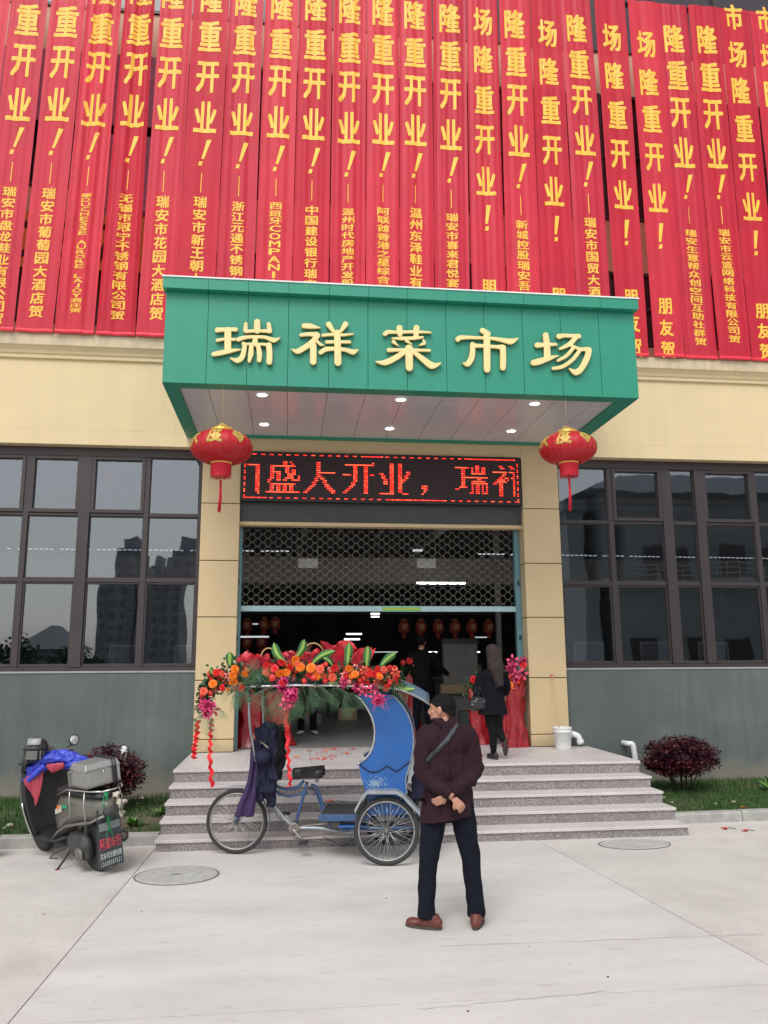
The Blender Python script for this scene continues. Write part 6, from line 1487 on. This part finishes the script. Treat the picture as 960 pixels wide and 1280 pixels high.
# ---- the man in the maroon coat ------------------------------------
MX, MY = 1.215, 6.30
man = root('person', 'man in a dark maroon coat seen from behind, hands clasped, beside the rickshaw', 'person', (MX, MY, 0))
W = lambda x, y, z: Vector((MX + x, MY + y, z))
hc = W(-.035, .02, 1.560); hf = (-.89, .43, -.05)
mb = MB(); g_, HX = headshape(mb, hc, hf, 1.0)
mb.tube([W(-.012, .0, 1.36), W(-.022, .008, 1.50)], [.062, .055], 12)
mb.ell(W(0, 0, 1.28), (.17, .10, .16)); mb.ell(W(0, 0, 1.05), (.14, .09, .16)); mb.ell(W(.0, 0, .90), (.15, .10, .12))
Ls, Le, Lw = W(-.165, 0, 1.35), W(-.212, -.045, 1.10), W(-.005, -.205, .950)
Rs, Re, Rw = W(.165, 0, 1.35), W(.216, -.045, 1.095), W(-.03, -.168, .965)
for a, b, c in ((Ls, Le, Lw), (Rs, Re, Rw)): mb.tube([a, b, c], [.05, .04, .026], 10)
for hx, kx, ax in ((-.08, -.155, -.175), (.09, .165, .205)): mb.tube([W(hx, 0, .88), W(kx, -.0, .46), W(ax, .02, .09)], [.075, .05, .035], 10)
hand(mb, Lw + Vector((.012, -.004, -.012)), (.50, -.10, -.62), (.1, -1, .15), .95, .84, -1)
hand(mb, Rw + Vector((-.012, 0, -.01)), (-.72, -.02, -.42), (-.1, -1, -.3), .6, .80, 1)
body = blob(mb, 'body', 'skin', man, .0065, 1)
facebits(hc, hf, 1.0, body, g_, HX)
mb = MB(); mb.ell(g_(0, -.016, .028), (.083, .100, .092), HX, 24, 16); mb.ell(g_(0, -.060, -.025), (.068, .052, .064), HX, 18, 12)
hair = blob(mb, 'hair', 'hair', man, .0055, 2, .007, 48, clips=[(g_(0, 0, .008), (Vector((hf[0], hf[1], 0)).normalized() * .52 + Vector((0, 0, -.85))).normalized())])
# coat
mb = MB()
mb.ell(W(0, .0, 1.30), (.185, .118, .155), nu=24, nv=16); mb.ell(W(0, -.005, 1.12), (.180, .125, .22), nu=24, nv=16)
mb.tube([W(0, 0, 1.12), W(-.002, .0, .95), W(-.008, .0, .68)], [.165, .188, .222], 28, sy=.70)
mb.tube([W(-.06, 0, 1.40), W(-.155, 0, 1.365)], [.075, .080], 14); mb.tube([W(.06, 0, 1.40), W(.155, 0, 1.365)], [.075, .080], 14)
for q in (-1, 1): mb.ell(W(q * .158, -.002, 1.358), (.078, .080, .080)); mb.ell(W(q * .10, -.03, 1.33), (.10, .085, .10))
mb.tube([W(-.06, 0, 1.43), W(-.015, .005, 1.475)], [.085, .070], 14); mb.tube([W(.06, 0, 1.43), W(-.005, .005, 1.475)], [.085, .070], 14)
def arm(mb, pts, rs):
    P = []; Rr = []
    for i in range(len(pts) - 1):
        for k in range(7): t = k / 7; P.append(pts[i].lerp(pts[i + 1], t)); Rr.append(rs[i] * (1 - t) + rs[i + 1] * t)
    P.append(pts[-1]); Rr.append(rs[-1])
    for _ in range(3): P = [P[0]] + [(P[i - 1] + 2 * P[i] + P[i + 1]) / 4 for i in range(1, len(P) - 1)] + [P[-1]]
    n = len(P); Rr = [r * (1 + .06 * math.sin(i * 2.3) * (1 if n * .35 < i < n * .9 else .2)) for i, r in enumerate(Rr)]
    mb.tube(P, Rr, 18)
arm(mb, [Ls + Vector((.0, 0, .0)), Le, Lw + Vector((-.015, .0, .012))], [.076, .062, .043]); arm(mb, [Rs, Re, Rw + Vector((.018, 0, .012))], [.076, .062, .044])
coat = blob(mb, 'coat', 'coat', man, .007, 2, .013, 14, clips=[(W(0, 0, .775), (.14, 0, -1)), (W(0, 0, 1.492), (0, .25, 1))], aniso=(1.2, 1.2, .7))
# collar
mb = MB(); N = 28
mb.grid(lambda u, v: W(-.012 + (.082 - .018 * v + .012 * (v - .5) ** 2) * math.cos(-PI * .25 + u * PI * 1.5 - PI / 2 - PI * .5 + PI * .5), .008 + (.070 - .014 * v) * math.sin(-PI * .25 + u * PI * 1.5 - PI), 1.452 + .055 * v - .012 * math.sin(u * PI)), 30, 6)
mb.build('collar', 'coat', man, solid=.010)
from mathutils.bvhtree import BVHTree
def bvh(o):
    R_ = o.matrix_world if o.parent is None else Matrix.Translation(o.parent.location)
    return BVHTree.FromPolygons([R_ @ v.co for v in o.data.vertices], [list(p.vertices) for p in o.data.polygons])
tr = bvh(coat)
def onback(x, z, off=.004):
    h = tr.ray_cast(W(x, -1.0, z), Vector((0, 1, 0))); return (h[0] + Vector((0, -off, 0))) if h[0] is not None else W(x, -.1, z)
def band(p, q, wd_, nm, m, off=.006):
    mb = MB(); n = 26; d = Vector((q[0] - p[0], q[1] - p[1])); nn = Vector((-d.y, d.x)).normalized() * wd_ / 2; vs = []
    for k in range(n + 1):
        t = k / n
        for s_ in (-1, 0, 1): vs.append(onback(p[0] + d.x * t + nn.x * s_, p[1] + d.y * t + nn.y * s_, off))
    mb.add(vs, [(3 * k + j, 3 * k + j + 1, 3 * k + j + 4, 3 * k + j + 3) for k in range(n) for j in (0, 1)], sm=True); return mb.build(nm, m, man, solid=.003)
band((.085, 1.462), (-.17, 1.19), .034, 'bag_strap', 'strap')
band((-.004, 1.43), (-.006, .80), .004, 'back_seam', 'blackcloth', .0015)
for a, b in (((-.19, .925), (-.205, .90)),): band(a, b, .06, 'pocket_flap', 'coat', .006)
# trousers
mb = MB()
for hx, kx, ax, in ((-.095, -.158, -.178), (.095, .165, .205)):
    mb.tube([W(hx, .0, .90), W((hx + kx) / 2, .0, .68), W(kx, .005, .46), W((kx + ax) / 2, .012, .28), W(ax, .02, .075)], [.092, .090, .070, .066, .066], 16)
mb.ell(W(0, .02, .84), (.150, .095, .11))
blob(mb, 'trousers', 'trousers', man, .008, 2, .012, 12, clips=[(W(0, 0, .055), (0, 0, -1))], aniso=(1.3, 1.3, .5))
def shoe(c, d, par, m='shoe', s=1.0):
    d = Vector(d).normalized(); sd_ = Vector((-d.y, d.x, 0)); X = Matrix((d, sd_, Vector((0, 0, 1)))).transposed().to_4x4()
    P = lambda a, b, z: Vector(c) + (d * a + sd_ * b) * s + Vector((0, 0, z * s))
    mb = MB(); mb.ell(P(-.06, 0, .045), (.058 * s, .040 * s, .048 * s), X); mb.ell(P(.02, 0, .04), (.085 * s, .042 * s, .038 * s), X); mb.ell(P(.11, 0, .034), (.062 * s, .044 * s, .030 * s), X); mb.tube([P(-.05, 0, .05), P(-.045, 0, .10)], [.045 * s, .042 * s], 12)
    o = blob(mb, 'shoe', m, par, .007, 3, clips=[((c[0], c[1], c[2] + .016), (0, 0, -1))])
    out = []
    for k in range(28):
        q = 2 * PI * k / 28; a = math.cos(q); out.append((.032 + .142 * a, .045 * math.sin(q) * (1 + .12 * a - .12 * (1 - a * a))))
    mb = MB().prism(out, lambda u, v, z: P(u, v, z), 0, .022); mb.build('sole', 'sole', o, bevel=0)
    return o
shoe(W(-.165, .02, .002), (-.88, .48, 0), man); shoe(W(.205, .02, .002), (.38, .92, 0), man)
mb = MB(); mb.tube([W(-.21, -.04, .07), W(-.235, -.06, .085), W(-.225, -.05, .06)], .004, 5); mb.build('lace', 'black', man)

# ---- the woman going in ----------------------------------------------
wp = gnd(616, 949, .665); wz = .667
wom = root('person', 'woman in black coat with long brown hair and handbag, stepping into the doorway', 'person', (wp.x, wp.y, wz))
F = lambda px, py, dy=0.0: (lambda q: Vector((q.x, q.y, q.z)))(at(px, py, wp.y + dy))
hc2 = F(616, 816, .0); mb = MB(); g2, HX2 = headshape(mb, hc2, (.35, .93, 0), .92)
mb.tube([F(616, 836), F(616, 826)], [.05, .045], 10); mb.ell(F(615, 852), (.15, .09, .16)); mb.ell(F(615, 875), (.14, .10, .17))
sL, eL, wL = F(602, 842), F(597, 862, -.02), F(597, 876, -.02); sR, eR, wR = F(629, 842), F(634, 858, .06), F(632, 868, .18)
mb.tube([sL, eL, wL], [.045, .036, .025], 10); mb.tube([sR, eR, wR], [.045, .036, .025], 10)
hand(mb, wL, (0, 0, -1), (-1, 0, 0), .6, .85); hand(mb, wR, (0, .5, -.8), (1, 0, 0), .5, .85)
aL, aR = F(617, 941, .01), F(629.5, 927, -.06); kL, kR = F(616, 915, .0), F(624, 912, .02)
mb.tube([F(611, 880), kL, aL], [.075, .05, .032], 12); mb.tube([F(620, 880), kR, aR], [.075, .05, .032], 12)
wb = blob(mb, 'body', 'skin', wom, .008, 1); facebits(hc2, None, .92, wb, g2, HX2)
mb = MB(); mb.tube([F(611, 882), F(613, 898), kL, F(616.5, 930), aL + Vector((0, 0, -.015))], [.088, .076, .056, .050, .036], 14); mb.tube([F(620, 882), F(621, 898), kR, F(627, 920, -.03), aR], [.088, .074, .056, .048, .036], 14)
blob(mb, 'leggings', 'blackcloth', wom, .009, 2)
mb = MB(); mb.ell(F(615.5, 847), (.175, .115, .12), nu=20, nv=12); mb.tube([F(615.5, 848), F(615, 866), F(616, 890), F(616.5, 900)], [.155, .155, .195, .215], 22, sy=.72)
mb.tube([sL, eL, wL + Vector((0, 0, .03))], [.068, .058, .045], 12); mb.tube([sR, eR, wR], [.066, .058, .045], 12)
hem = F(616, 893); blob(mb, 'coat', 'womancoat', wom, .009, 3, .008, 8, clips=[((hem.x, hem.y, hem.z), (0, 0, -1))])
mb = MB(); mb.ell(g2(0, -.022, .022), (.085, .098, .092), HX2, 20, 14); mb.tube([F(616, 812, -.06), F(620, 835, -.10), F(625, 858, -.13)], [.09, .105, .05], 16, sy=.8)
blob(mb, 'hair', 'hairbrown', wom, .009, 2, .014, 16, clips=[(g2(0, .06, .02), Vector((.35, .93, -.3)).normalized())], aniso=(2.2, 2.2, .35))
def womshoe(c, d, up_):
    d = Vector(d).normalized(); up_ = Vector(up_).normalized(); sd_ = up_.cross(d).normalized(); X = Matrix((d, sd_, up_)).transposed().to_4x4(); P = lambda a, b, z: Vector(c) + d * a + sd_ * b + up_ * z
    mb = MB(); mb.ell(P(-.05, 0, .045), (.05, .035, .045), X); mb.ell(P(.05, 0, .035), (.10, .038, .032), X); o = blob(mb, 'shoe', 'black', wom, .008, 2)
    mb = MB().prism([(-.095 + .24 * (1 - math.cos(q)) / 2, .036 * math.sin(q)) for q in [2 * PI * k / 20 for k in range(20)]], lambda u, v, z: P(u, v, z), -.004, .014); mb.build('sole', 'sole', o)
womshoe(F(617, 948.5, 0), (-.35, .94, 0), (0, 0, 1)); womshoe(F(632, 933, -.05), (.1, .45, -.9), (.1, .9, .45))
hb = root('handbag', 'soft black leather handbag hanging from the left hand of the woman', 'bag', F(598, 880)[:])
mb = MB(); mb.ell(F(598, 878, -.05), (.125, .06, .085), nu=18, nv=12); mb.ell(F(597, 883, -.05), (.14, .06, .06), nu=18, nv=12); blob(mb, 'bag_body', 'bag', hb, .009, 2, .014, 12)
for dx in (-.04, .05): MB().tube([F(594, 874, -.09) + Vector((dx, 0, 0)), F(597, 858, -.07) + Vector((dx * .4, 0, 0)), F(602, 874, -.09) + Vector((dx, 0, 0))], .007, 6).build('handle', 'bag', hb)

# ---- people inside, in the dark --------------------------------------
def insider(px, Y, H, lab, m1, m2, f, arms):
    b = at(px, 900, Y); b.z = .662; t = root('person', lab, 'person', b[:]); q = lambda x, y, z: b + Vector((x, y, z * H / 1.7)); s_ = H / 1.7
    mb = MB(); hc_ = q(0, 0, 1.58); gg, HX_ = headshape(mb, hc_, f, .95); mb.tube([q(0, 0, 1.38), q(0, 0, 1.5)], [.055, .05], 10); mb.ell(q(0, 0, 1.2), (.14, .09, .25))
    for (e, w_), sx_ in zip(arms, (-1, 1)): mb.tube([q(.17 * sx_, 0, 1.36), q(*e), q(*w_)], [.045, .036, .026], 10); hand(mb, q(*w_), Vector(q(*w_) - q(*e)), (sx_, 0, .3), .5, .9, sx_)
    for sx_ in (-1, 1): mb.tube([q(.085 * sx_, 0, .88), q(.10 * sx_, 0, .46), q(.11 * sx_, 0, .08)], [.07, .05, .035], 10)
    bo = blob(mb, 'body', 'skin', t, .01, 1); facebits(hc_, f, .95, bo, gg, HX_)
    mb = MB(); mb.ell(q(0, 0, 1.28), (.185, .12, .19), nu=18, nv=12); mb.tube([q(0, 0, 1.2), q(0, 0, .80)], [.17, .185], 18, sy=.7)
    for (e, w_), sx_ in zip(arms, (-1, 1)): mb.tube([q(.17 * sx_, 0, 1.38), q(*e), Vector(q(*w_)).lerp(q(*e), .1)], [.07, .06, .045], 12)
    blob(mb, 'jacket', m1, t, .012, 3, .01, 8)
    mb = MB()
    for sx_ in (-1, 1): mb.tube([q(.085 * sx_, 0, .9), q(.10 * sx_, 0, .46), q(.11 * sx_, 0, .07)], [.095, .07, .058], 12)
    blob(mb, 'trousers', m2, t, .012, 2); mb = MB(); mb.ell(gg(0, -.02, .03), (.084, .095, .09), HX_, 18, 12)
    blob(mb, 'hair', 'hair', t, .01, 1, .006, 40, clips=[(gg(0, .055, .03), (Vector(f).normalized() + Vector((0, 0, -.4))).normalized())])
    for sx_ in (-1, 1): shoe(q(.11 * sx_, .0, .002), (sx_ * .3, f[1] if abs(f[1]) > .1 else -.9, 0), t, 'whiteplastic' if px < 450 else 'black', .95)
insider(528, 14.1, 1.72, 'dark-clothed person inside the hall reaching right, behind the man in maroon', 'blackcloth', 'trousers', (.5, .85, 0), (((-.25, .05, 1.10), (-.2, .15, .9)), ((.33, .1, 1.14), (.52, .25, 1.02))))
insider(384, 15.0, 1.68, 'person in dark clothes and pale shoes standing inside, seen under the garland', 'navy', 'blackcloth', (-.6, -.8, 0), (((-.25, -.02, 1.1), (-.12, -.2, 1.0)), ((.25, -.02, 1.1), (.14, -.2, 1.0))))

# ================================================================== SCOOTER
SA = math.atan2(.94, -.755)          # heading, away from the camera to the left
LEAN = R(-9)
sc = root('scooter', 'dusty grey motor scooter seen from behind, leaning on its side stand', 'scooter', (-1.745, 8.43, 0), (LEAN, 0, SA))
# local: x forward, y left, z up
def sb(mb, name, m, par=sc, **k): return mb.build(name, m, par, world=False, **k)
def swheel(x, r, wd_):
    X = Matrix.Translation((x, 0, r)) @ Matrix.Rotation(PI / 2, 4, 'X')
    t = sb(MB().lathe([(r - .07, -wd_ * .8), (r - .03, -wd_), (r - .008, -wd_ * .75), (r, -wd_ * .3), (r, wd_ * .3), (r - .008, wd_ * .75), (r - .03, wd_), (r - .07, wd_ * .8)], 40, X), 'wheel', 'tyre')
    sb(MB().lathe([(0, -wd_ * .5), (.05, -wd_ * .7), (.07, -wd_ * .4), (r - .09, -wd_ * .5), (r - .065, -wd_ * .85), (r - .065, wd_ * .85), (r - .09, wd_ * .5), (.07, wd_ * .4), (.05, wd_ * .7), (0, wd_ * .5)], 32, X), 'rim', 'engine', t)
swheel(0, .225, .05); swheel(1.20, .225, .045)
# tail and seat body: cross sections along x, half width, bottom, top
def loft(secs, name, m, n=20, pw=2.6, par=sc):
    mb = MB(); vs = []
    for x, hw, zb, zt, yo in secs:
        for j in range(n):
            q = 2 * PI * j / n; c, s_ = math.cos(q), math.sin(q)
            vs.append(Vector((x, yo + hw * math.copysign(abs(c) ** (2 / pw), c), (zb + zt) / 2 + (zt - zb) / 2 * math.copysign(abs(s_) ** (2 / pw), s_))))
    k = len(secs); mb.add(vs, [(i * n + j, i * n + (j + 1) % n, (i + 1) * n + (j + 1) % n, (i + 1) * n + j) for i in range(k - 1) for j in range(n)] + [tuple(range(n)), tuple((k - 1) * n + j for j in range(n))], sm=True)
    return sb(mb, name, m, par)
tail = loft([(-.36, .02, .60, .66, 0), (-.33, .07, .55, .69, 0), (-.22, .12, .50, .71, 0), (0, .155, .47, .72, 0), (.25, .165, .42, .72, 0), (.45, .15, .34, .70, 0), (.56, .13, .26, .62, 0), (.60, .10, .24, .5, 0)], 'rear_cowl', 'scootgold')
loft([(-.30, .06, .70, .74, 0), (-.1, .13, .705, .78, 0), (.2, .15, .705, .79, 0), (.45, .14, .69, .77, 0), (.55, .10, .66, .74, 0)], 'seat', 'black')
for s_ in (-1, 1):
    sb(MB().tube([(-.34, s_ * .06, .56), (-.2, s_ * .135, .505), (0, s_ * .168, .475), (.25, s_ * .178, .425), (.45, s_ * .165, .345), (.60, s_ * .15, .26)], .014, 8), 'cowl_trim', 'scootgold')
st = sb(MB().add([(.30, .1705, .56), (.50, .1540, .50), (.50, .1545, .545), (.32, .1705, .62)], [(0, 1, 2, 3)]), 'side_decal', 'stone', recalc=False)
sb(MB().add([(.18, .1725, .60), (.30, .1715, .585), (.30, .1715, .62), (.18, .1725, .635)], [(0, 1, 2, 3)]), 'side_decal', 'greenstrap', recalc=False)
sb(MB().add([(.36, .1705, .575), (.42, .166, .56), (.42, .166, .60), (.36, .1705, .61)], [(0, 1, 2, 3)]), 'side_decal', 'orange', recalc=False)
loft([(.50, .15, .22, .27, 0), (.60, .17, .20, .26, 0), (.85, .17, .20, .26, 0), (.98, .14, .22, .30, 0)], 'floorboard', 'black')
loft([(.55, .10, .16, .22, 0), (.95, .10, .16, .24, 0)], 'underbody', 'engine')
# leg shield
mb = MB(); mb.grid(lambda u, v: (lambda q, z: (.92 + .16 * (1 - v) ** 2 * 0 + .10 * v + .05 * (1 - q * q), q * (.20 + .06 * math.sin(v * PI)), z))(-1 + 2 * u, .24 + .72 * v), 12, 16); sb(mb, 'leg_shield', 'black', solid=.02)
mb = MB(); mb.grid(lambda u, v: (lambda q, z: (.955 + .10 * v + .06 * (1 - q * q), q * (.215 + .065 * math.sin(v * PI)), z))(-1 + 2 * u, .24 + .74 * v), 12, 16); sb(mb, 'front_panel', 'scootbody', solid=.01)
for s_ in (-1, 1): sb(MB().tube([(.93 + .10 * v + .0, s_ * (.212 + .065 * math.sin(v * PI)), .22 + .74 * v) for v in [k / 12 for k in range(7)]], .010, 6), 'shield_trim', 'chrome')
sb(MB().tube([(1.02, 0, .9), (1.10, 0, .5), (1.20, .07, .225)], .025, 8), 'fork', 'engine'); loft([(1.02, .05, .38, .42, 0), (1.20, .07, .42, .47, 0), (1.40, .05, .34, .40, 0)], 'front_mudguard', 'scootbody')
loft([(.90, .05, .95, 1.05, 0), (.98, .11, .93, 1.09, 0), (1.08, .10, .94, 1.08, 0), (1.14, .05, .96, 1.04, 0)], 'handlebar_cowl', 'scootbody')
for s_ in (-1, 1):
    sb(MB().tube([(1.0, s_ * .1, .98), (.97, s_ * .22, .99), (.95, s_ * .28, .98)], .016, 8), 'grip', 'black')
    if s_ > 0: continue
    sb(MB().tube([(.96, s_ * .22, 1.03), (.93, s_ * .26, 1.05), (.92, s_ * .28, 1.07)], .006, 6), 'mirror_stem', 'black')
    X = Matrix.Translation((.92, s_ * .285, 1.095)) @ Matrix.Rotation(-PI / 2 + .1, 4, 'Y')
    mh = sb(MB().lathe([(0, -.02), (.05, -.015), (.058, .0), (.055, .008)], 24, X), 'mirror_housing', 'black'); sb(MB().lathe([(0, .009), (.046, .009), (.048, .006)], 24, X), 'mirror_glass', 'mirror', mh)
# engine, belt cover on the left, silencer on the right
loft([(-.08, .035, .16, .30, .10), (-.02, .05, .12, .36, .105), (.12, .055, .11, .37, .105), (.28, .05, .14, .35, .10), (.36, .03, .18, .30, .09)], 'belt_cover', 'engine')
sb(MB().lathe([(0, -.012), (.062, -.012), (.068, 0), (.06, .010), (0, .014)], 24, Matrix.Translation((.02, .170, .19)) @ Matrix.Rotation(-PI / 2, 4, 'X')), 'clutch_disc', 'rust')
sb(MB().lathe([(0, -.04), (.07, -.035), (.085, 0), (.08, .03), (0, .04)], 24, Matrix.Translation((.02, .13, .25)) @ Matrix.Rotation(-PI / 2, 4, 'X')), 'belt_housing', 'engine')
sb(MB().tube([(.35, -.10, .16), (.15, -.15, .20), (.02, -.16, .26), (-.22, -.165, .30)], [.02, .03, .055, .055], 14), 'silencer', 'engine'); sb(MB().tube([(-.22, -.165, .30), (-.24, -.165, .303)], .03, 12), 'silencer_end', 'rust')
sb(MB().tube([(.02, .09, .24), (-.05, .10, .50)], .02, 10), 'shock_absorber', 'engine')
for s_ in (1,): sb(MB().tube([(.30, .10, .20), (.30, .20, .10), (.30, .27, .035)], .011, 8), 'side_stand', 'black'); sb(MB().cbox(.27, .33, .25, .31, .030, .045, .004), 'stand_foot', 'rainred')
sb(MB().tube([(.40, .12, .18), (.52, .20, .13), (.46, .26, .12), (.38, .22, .12)], .006, 6), 'kick_pedal', 'black')
# rear inner guard and mud flap with its painted writing
sb(MB().prism([(-.105, .62), (.105, .62), (.115, .45), (.125, .085), (.06, .07), (.02, .085), (-.03, .065), (-.07, .082), (-.125, .07), (-.115, .45)], lambda a, b, d: (-.27 + d - .02 * math.sin((b - .1) * 4), a, b), 0, .008), 'mud_flap', 'flap')
def flapfn(x, z, d=0): return Vector((-.2735 - d - .02 * math.sin((z - .1) * 4), -x, z))
random.seed(5)
for row, (z, h, mm, txt) in enumerate(((.455, .055, 'flapwhite', '浙717'), (.30, .10, 'flapred', '阿雅车行'), (.19, .055, 'flapwhite', '买车可分期付款'), (.12, .042, 'flapwhite', '13600587621'))):
    n = len(txt); w_ = .215 / n
    for i, ch in enumerate(txt):
        mb = MB(); put_glyph(mb, ch, lambda x, y_, d, i=i: flapfn(-.1075 + w_ * (i + .5) + x, z + y_, d * .6), 0, 0, w_ * (.86 if ord(ch) > 255 else .6), h, .03)
        if mb.v: sb(mb, 'printed_character', mm, recalc=False, weld=False)
sb(MB().prism([(-.10, .42), (.10, .42), (.10, .49), (-.10, .49)], lambda a, b, d: (-.281 + d - .02 * math.sin((b - .1) * 4), a, b), 0, .004), 'number_plate', 'greybox')
loft([(-.385, .03, .56, .61, 0), (-.37, .06, .55, .63, 0), (-.33, .07, .55, .64, 0)], 'tail_lamp', 'engine')
# carrier
for s_ in (-1, 1):
    sb(MB().tube([(.40, s_ * .16, .70), (.15, s_ * .175, .78), (-.30, s_ * .15, .80), (-.42, s_ * .10, .80)], .008, 6), 'carrier_rail', 'chrome')
    for x in (.1, -.2): sb(MB().tube([(x, s_ * .165, .79), (x - .01, s_ * .19, .66), (x, s_ * .175, .50)], .006, 6), 'carrier_stay', 'chrome')
sb(MB().tube([(-.42, -.10, .80), (-.44, 0, .80), (-.42, .10, .80)], .008, 6), 'carrier_rail', 'chrome')
sb(MB().cbox(.22, .27, .06, .10, .74, .92, .006), 'carrier_post', 'chrome')
def w2(x, y, z): return sc.location.copy() + (sc.rotation_euler.to_matrix() @ Vector((x, y, z)))
bx = root('metal_case', 'dented aluminium case strapped across the scooter carrier', 'case', w2(-.12, .0, .82)[:], (LEAN, 0, SA), ); bx.scale = (1, 1, 1)
CS = Matrix.Diagonal((.84, .62, .95, 1))
def sb_(mb, n, m, p=bx, **k): mb.v = [CS @ q for q in mb.v]; return mb.build(n, m, p, world=False, **k)
sb_(MB().cbox(-.17, .20, -.27, .27, .0, .17, .02), 'case_body', 'alubox'); sb_(MB().cbox(-.178, .208, -.278, .278, .155, .172, .006), 'rim_band', 'chrome')
sb_(MB().add([(-.178, -.278, .172), (.208, -.278, .172), (.208, .278, .172), (-.178, .278, .172), (-.155, -.25, .225), (.185, -.25, .225), (.185, .25, .225), (-.155, .25, .225)], [(0, 1, 5, 4), (1, 2, 6, 5), (2, 3, 7, 6), (3, 0, 4, 7), (4, 5, 6, 7)]), 'case_lid', 'alubox', bevel=.008)
for z in (.012,): sb_(MB().cbox(-.176, .206, -.276, .276, 0, .022, .005), 'base_band', 'rust')
for y in (-.20, -.155):
    sb_(MB().tube([(-.184, y, -.06), (-.186, y, .16), (-.16, y, .232), (.19, y, .232), (.214, y, .16), (.212, y, .0)], .012, 6), 'strap', 'black')
sb_(MB().ell((-.186, .0, .13), (.008, .02, .02), nu=8, nv=6), 'latch', 'chrome')
for k in range(7):
    P = [w2(-.29 - .01 * k, -.02 + .012 * k + .03 * math.sin(t * 2 + k), .76 - .09 * t) for t in range(4 + k % 3)]
    if k == 0: gc = root('green_cord', 'tangle of thin green cord hanging from the scooter carrier', 'cord', P[0][:])
    MB().tube(P, .0035, 4).build('strand', 'greenstrap', gc)
gc2 = MB().tube([w2(-.29, .0, .70), w2(-.30, -.005, .60), w2(-.31, .01, .5)], [.008, .02, .006], 6).build('knot', 'greenstrap', gc)
# raincoat thrown over the handlebars, blue outside, red lining
rc = root('raincoat', 'bright blue raincoat with red lining thrown over the scooter handlebars', 'raincoat', w2(.95, 0, 1.05)[:])
def S3(px, py, dd=0.0):   # photo point on the plane through the scooter handlebar, dd metres nearer
    return at(px, py, 9.02 - dd)
mb = MB()
for a, b, ra, rb in (((50, 952), (70, 948), .07, .085), ((70, 948), (92, 952), .085, .08), ((92, 952), (112, 955), .075, .05), ((40, 965), (52, 955), .055, .075), ((30, 978), (44, 962), .02, .06)):
    mb.tube([S3(*a), S3(*b)], [ra, rb], 14)
blob(mb, 'raincoat_body', 'rainblue', rc, .009, 2, .034, 15, aniso=(.7, 1, 1.2))
mb = MB(); pl = [(28, 975), (38, 968), (50, 962), (54, 962), (53, 975), (50, 992), (47, 1003), (44, 1008), (42, 1000), (38, 990), (33, 983)]
def rq(px, py): p = S3(px, py, .06); p.y += .02 * math.sin(px * .5) ; return p
mb.prism([(float(a), float(b)) for a, b in pl], lambda a, b, d: rq(a, b) + Vector((0, d, 0)), 0, .012); mb.build('lining_flap', 'rainred', rc)
mb = MB(); mb.tube([S3(58, 957, .08), S3(66, 960, .09), S3(80, 956, .09)], [.02, .05, .035], 10, sy=.5); blob(mb, 'lining_fold', 'rainred', rc, .01, 2, .012, 14)
mb = MB(); mb.tube([S3(33, 978, .05), S3(45, 966, .07), S3(56, 957, .08)], [.02, .035, .03], 10); blob(mb, 'raincoat_fold', 'rainblue', rc, .01, 2, .015, 14)
# helmet sitting on the left mirror
hm = root('helmet', 'black open motorcycle helmet with grey crown patch perched above the raincoat', 'helmet', S3(46, 940)[:]); c = S3(46, 938, .0)
mb = MB(); mb.ell(c, (.125, .135, .135), nu=28, nv=18); mb.ell(c + Vector((-.075, -.05, -.09)), (.05, .07, .075))
sh_ = blob(mb, 'shell', 'helmet', hm, .008, 2, clips=[(c + Vector((0, 0, -.115)), (.25, 0, -1))])
MB().grid(lambda u, v: c + Vector((.128 * math.sin(-.55 + 1.1 * u) , -.142 * math.cos(-.55 + 1.1 * u) * math.cos(.25 + .5 * v) , .128 * math.sin(.35 + .65 * v) + .02)), 10, 8).build('grey_patch', 'helmetgrey', sh_, solid=.004)
MB().grid(lambda u, v: c + Vector((.122 * math.sin(-.95 + 1.9 * u), -.152 * math.cos(-.95 + 1.9 * u) + .0, -.075 + .085 * v)), 14, 6).build('visor', 'glass2', sh_)
MB().grid(lambda u, v: c + Vector((.126 * math.sin(-1.1 + 2.2 * u), -.150 * math.cos(-1.1 + 2.2 * u) - .004 - .012 * v, .012 + .022 * v)), 14, 3).build('peak', 'black', sh_, solid=.005)
mb = MB(); mb.ell(c + Vector((0, -.06, -.04)), (.085, .07, .06), nu=16, nv=10); mb.build('opening', 'dark', sh_)
MB().tube([c + Vector((-.09, -.06, -.10)), c + Vector((-.12, -.06, -.19)), c + Vector((-.09, -.03, -.22))], .009, 6).build('chin_strap', 'black', sh_)
# a sliver of another vehicle's tyre at the left edge
ow = root('spare_tyre_wheel', 'black tyre edge of another parked vehicle cut by the left edge of the photo', 'wheel', gnd(-34, 1074)[:]); p = gnd(-33, 1074)
X = Matrix.Translation((p.x, p.y, .235)) @ Matrix.Rotation(PI / 2, 4, 'X')
MB().lathe([(.15, -.04), (.20, -.05), (.23, -.03), (.235, 0), (.23, .03), (.20, .05), (.15, .04)], 40, X, cap=False).build('tyre', 'tyre', ow); MB().lathe([(0, -.03), (.06, -.04), (.15, -.03), (.15, .03), (.06, .04), (0, .03)], 30, X).build('rim', 'engine', ow)
